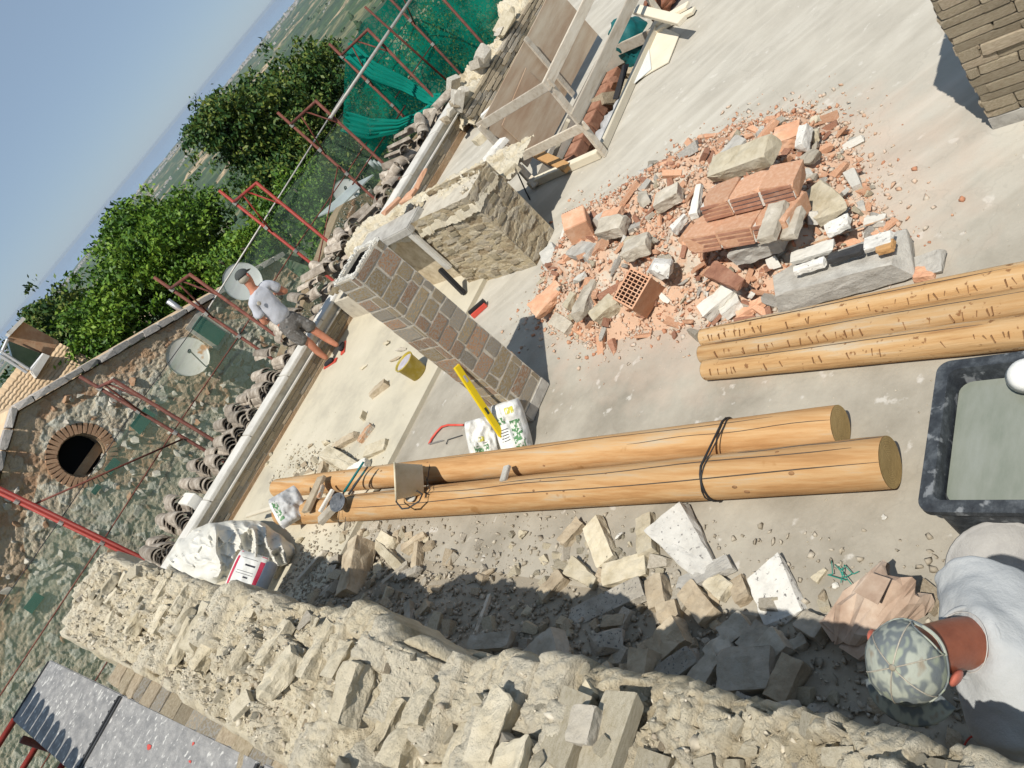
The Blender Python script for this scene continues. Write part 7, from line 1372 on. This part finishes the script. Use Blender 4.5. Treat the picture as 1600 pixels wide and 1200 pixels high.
# t-shirt and shorts as garments over the body
o = skin('t_shirt', [(hipc+V3(0, 0, -.03), .150, .125), (hipc+V3(.0, 0, .13), .150, .12), (chest, .178, .128), (neck+V3(-.01, 0, -.06), .115, .085), (neck+V3(0, 0, -.03), .066, .064), (neck+V3(-.17, 0, -.105), .078, .078), (V3(3.515, 9.67, 1.19), .072, .072), (neck+V3(.17, -.01, -.105), .078, .078), (V3(4.00, 9.63, 1.20), .072, .072)], [(0, 1), (1, 2), (2, 3), (3, 4), (3, 5), (5, 6), (3, 7), (7, 8)], 'shirt_grey', t, 3); noisify(o, .012, 9, 3)
o = skin('shorts', [(hipc+V3(0, 0, .11), .140, .12), (hipc+V3(0, 0, -.06), .145, .125), (hipc+V3(-.10, 0, -.15), .112, .112), (V3(3.60, 9.63, .52), .098, .098), (hipc+V3(.10, -.01, -.15), .112, .112), (V3(3.81, 9.60, .52), .098, .098)], [(0, 1), (1, 2), (2, 3), (1, 4), (4, 5)], 'camo_cloth', t, 3); noisify(o, .012, 11, 5)
for f_, a in ((lf, 1.9), (rf, .7)):
    d = V3(math.cos(a), math.sin(a), 0); o = skin('shoe', [(f_+V3(0, 0, .055)-d*.06, .040, .040), (f_+V3(0, 0, .045)+d*.05, .042, .034), (f_+V3(0, 0, .032)+d*.15, .036, .024)], [(0, 1), (1, 2)], 'shoe_dark', t); MB().bar(f_+V3(0, 0, .012)-d*.10, f_+V3(0, 0, .012)+d*.185, .078, .016).build('shoe_sole', 'red_paint', t)
mb = MB(); c = V3(3.62, 9.535, 1.35); ellipsoid(mb, Matrix.Translation(c), (.03, .008, .03), 12, 6); mb.build('shirt_print', 'stone_grey', t, True)

# ---- worker in the lower right corner, bending with his back to us
hc = atD(1418, 1034, 2.12); nk = atD(1500, 1002, 2.24); crown = (-Vector(dirpx(1418, 1034)).normalized()*.80+(hc-nk).normalized()*.50).normalized(); brim = atD(1412, 1110, 2.15); fwd = (brim-hc); fwd = (fwd-crown*fwd.dot(crown)).normalized(); side_ = crown.cross(fwd)
shA = atD(1500, 912, 2.42); shB = atD(1578, 1140, 2.32); spine = atD(1640, 1015, 2.40); 
t = empty('person', (.95, .25, 0), 'worker in pale grey t-shirt and backwards camouflage cap bending down at the lower right', 'person')
back = atD(1790, 1000, 2.62); hip = Vector((1.15, .0, .98)); 
nb = atD(1542, 1008, 2.31)
kA, kB = Vector((1.12, .22, .52)), Vector((.80, .02, .52)); fA, fB = Vector((1.10, .12, .08)), Vector((.80, -.08, .08))
elA = shA+Vector((.05, -.02, -.27)); elB = shB+Vector((.02, -.06, -.27)); haA = elA+Vector((-.04, .10, -.22)); haB = elB+Vector((.06, .12, -.2))
J = [(hip, .15, .12), (back.lerp(hip, .45), .145, .11), (back, .15, .12), (spine, .14, .10), (nb, .075, .07), (nk, .064, .064), (nk.lerp(hc, .45), .066, .072), (hc-crown*.015, .078, .088), (hc+crown*.05, .07, .08),
     (shA, .05, .05), (elA, .043, .043), (haA, .030, .028), (shB, .05, .05), (elB, .043, .043), (haB, .030, .028),
     (hip+Vector((.08, .06, -.08)), .095, .095), (kA, .062, .062), (fA, .038, .038), (hip+Vector((-.09, -.05, -.08)), .095, .095), (kB, .062, .062), (fB, .038, .038)]
Ed = [(0, 1), (1, 2), (2, 3), (3, 4), (4, 5), (5, 6), (6, 7), (7, 8), (4, 9), (9, 10), (10, 11), (4, 12), (12, 13), (13, 14), (0, 15), (15, 16), (16, 17), (0, 18), (18, 19), (19, 20)]
vd_ = (spine-Vector(CP)).normalized()*.04
for i_ in (0, 1, 2, 3): J[i_] = (J[i_][0]+vd_, J[i_][1]*.8, J[i_][2]*.8)
for i_ in (9, 12): J[i_] = (J[i_][0]+vd_, .04, .04)
Ed = [e for e in Ed if e not in ((4, 9), (4, 12))]+[(3, 9), (3, 12)]
skin('body', J, Ed, 'skin_tan', t, 3)
hand(haA, haA-elA, (0, 0, 1), t, 'skin_tan'); hand(haB, haB-elB, (0, 0, 1), t, 'skin_tan')
o = skin('t_shirt', [(hip, .18, .15), (back.lerp(hip, .45), .175, .14), (back, .18, .145), (spine, .185, .14), (nb.lerp(spine, .30), .125, .11), (shA, .088, .085), (shA.lerp(elA, .62), .078, .078), (shB, .088, .085), (shB.lerp(elB, .62), .080, .080), (nb.lerp(nk, .60), .092, .086)], [(0, 1), (1, 2), (2, 3), (3, 4), (4, 5), (5, 6), (4, 7), (7, 8), (4, 9)], 'shirt_light', t, 4); vv_ = np.array([v.co for v in o.data.vertices]); nn_ = np.array([v.normal for v in o.data.vertices]); fo_ = (1-np.abs(vnoise(vv_[:, 0]*7+vv_[:, 1]*2.5, vv_[:, 1]*4-vv_[:, 2]*3, vv_[:, 2]*6)))**5*.016+.010*fbm(vv_[:, 0]*6, vv_[:, 1]*6, vv_[:, 2]*6, 3)+.003*fbm(vv_[:, 0]*30, vv_[:, 1]*30, vv_[:, 2]*30, 2); o.data.vertices.foreach_set('co', (vv_+nn_*fo_[:, None]).ravel()); o.data.update(); cc_ = nb.lerp(nk, .66); ax_ = (nk-nb).normalized(); u2_ = ax_.orthogonal().normalized(); v2_ = ax_.cross(u2_); MB().tube([cc_+(u2_*math.cos(a)+v2_*math.sin(a))*.083+ax_*.004*math.sin(2*a) for a in [2*math.pi*i/36 for i in range(36)]], .007, 8, closed=True).build('collar_rib', 'shirt_light', t, True)
o = skin('trousers', [(hip+Vector((0, 0, .02)), .175, .15), (hip+Vector((0, 0, -.06)), .17, .15), (hip+Vector((.09, .06, -.14)), .115, .115), (kA, .082, .082), (fA+Vector((0, 0, .03)), .065, .065), (hip+Vector((-.09, -.05, -.14)), .115, .115), (kB, .082, .082), (fB+Vector((0, 0, .03)), .065, .065)], [(0, 1), (1, 2), (2, 3), (3, 4), (1, 5), (5, 6), (6, 7)], 'camo_cloth', t, 3)
for f_ in (fA, fB): skin('boot', [(f_+Vector((.03, -.04, -.03)), .045, .045), (f_+Vector((-.03, .06, -.04)), .046, .040), (f_+Vector((-.06, .14, -.05)), .040, .028)], [(0, 1), (1, 2)], 'shoe_dark', t)
hm = frame(hc, fwd, crown)
# cap: panelled crown with an arched opening and strap on the neck side, peak in front
mb = MB(); n_ = 40; kk = 14; vs = []; fs = []; wl = hm.inverted() @ nk; aop = math.atan2(wl.y, wl.x)
prm = hm.to_3x3()
opA = math.pi*.81
def capr(th, ph):
    r0 = 1+.025*math.sin(th*6)*(.6+.4*math.sin(ph)); return Vector((.096*r0*math.cos(th)*math.cos(ph), .087*r0*math.sin(th)*math.cos(ph), .098*math.sin(ph)+.012))
for i in range(kk+1):
    ph = -.10+(math.pi/2+.10)*i/kk
    for j in range(n_): vs.append(hm @ capr(2*math.pi*j/n_, ph))
def isopen(i, j):
    th = 2*math.pi*(j+.5)/n_; d = (th-opA+math.pi) % (2*math.pi)-math.pi; ph = -.10+(math.pi/2+.10)*(i+.5)/kk; return (d/.52)**2+((ph-.06)/.34)**2 < 1 and ph > -.0
for i in range(kk):
    for j in range(n_):
        if not isopen(i, j): fs.append((i*n_+j, i*n_+(j+1) % n_, (i+1)*n_+(j+1) % n_, (i+1)*n_+j))
mb.add(vs, fs); o = mb.build('cap_crown', 'camo_cap', t, True); sm_ = o.modifiers.new('s', 'SOLIDIFY'); sm_.thickness = .003
MB().tube([hm @ (capr(opA+.52*math.cos(a), .06+.34*math.sin(a))*1.01) for a in [math.pi*i/16 for i in range(17)]], .0022, 6).build('opening_seam', 'camo_cap', t, True)
MB().tube([hm @ (capr(opA-.56+1.12*i/12, -.04)*1.0) for i in range(13)], .005, 6).build('cap_strap', 'camo_cap', t, True)
for k in range(6):
    th = opA+math.pi/6+k*math.pi/3; MB().tube([hm @ (capr(th, ph)*1.006) for ph in [0+1.5*i/12 for i in range(13)]], .0016, 5).build('cap_seam', 'stone_grey', t, True)
MB().tube([hm @ (capr(2*math.pi*i/32, -.06)*1.01) for i in range(32)], .003, 5, closed=True).build('cap_hem', 'camo_cap', t, True)
mb = MB(); ellipsoid(mb, hm @ Matrix.Translation((0, 0, .111)), (.008, .008, .005), 10, 6); mb.build('cap_button', 'camo_cap', t, True)
mb = MB(); m_ = 9; vs = []
for i in range(15):
    th = -.95+1.9*i/14
    for k in range(m_):
        q = k/(m_-1); rr_ = .092+.056*q*math.cos(th*.95)**.6; vs.append(hm @ Vector((rr_*math.cos(th), rr_*math.sin(th)*.92, .002-.020*q-.020*(math.sin(th))**2)))
mb.add(vs, [(i*m_+k, (i+1)*m_+k, (i+1)*m_+k+1, i*m_+k+1) for i in range(14) for k in range(m_-1)]); o = mb.build('cap_peak', 'camo_cap', t, True); sm_ = o.modifiers.new('s', 'SOLIDIFY'); sm_.thickness = .004
mb = MB()
for s_ in (-1, 1):
    mb = MB(); ellipsoid(mb, hm @ Matrix.Translation((-.005+.02*s_, .093*s_, -.045)) @ Euler((0, 0, -.35*s_)).to_matrix().to_4x4(), (.022, .010, .034), 14, 8); mb.build('ear', 'skin_ear', t, True)
    mb = MB(); ellipsoid(mb, hm @ Matrix.Translation((.082, .03*s_, -.03)), (.008, .013, .008), 8, 6); mb.build('eye', 'iron_black', t, True)
MB().tube([hm @ V3(.085, 0, -.025), hm @ V3(.112, 0, -.062), hm @ V3(.086, 0, -.075)], [.008, .015, .007], 8).build('nose', 'skin_tan', t, True)
MB().tube([hm @ V3(.078, -.022, -.095), hm @ V3(.088, 0, -.096), hm @ V3(.078, .022, -.095)], .006, 6).build('mouth', 'skin_ear', t, True)
# thread necklace lying on the nape
ctr_ = nk.lerp(nb, .10); axn = (nk-nb).normalized(); u_ = axn.orthogonal().normalized(); v_ = axn.cross(u_); rn = [ctr_+(u_*math.cos(a)+v_*math.sin(a))*.071+axn*.008*math.sin(2*a) for a in [2*math.pi*i/30 for i in range(30)]]
MB().tube(rn, .0014, 5, closed=True).build('neck_cord', 'thread_white', t, True)

# ================================================================ AIR
mb = MB(); mb.box((0, 0, -105.5), (60000, 60000, 231)); hz_ = mb.build('haze', 'sea'); tag(hz_, None, None, None, 'stuff')
m = bpy.data.materials.new('haze_air'); m.use_nodes = True; N = m.node_tree.nodes; N.remove(N['Principled BSDF']); v = N.new('ShaderNodeVolumePrincipled'); v.inputs['Color'].default_value = (.74, .85, 1, 1); v.inputs['Density'].default_value = 3.2e-5; v.inputs['Anisotropy'].default_value = .2
m.node_tree.links.new(v.outputs[0], N['Material Output'].inputs['Volume']); hz_.data.materials.clear(); hz_.data.materials.append(m)
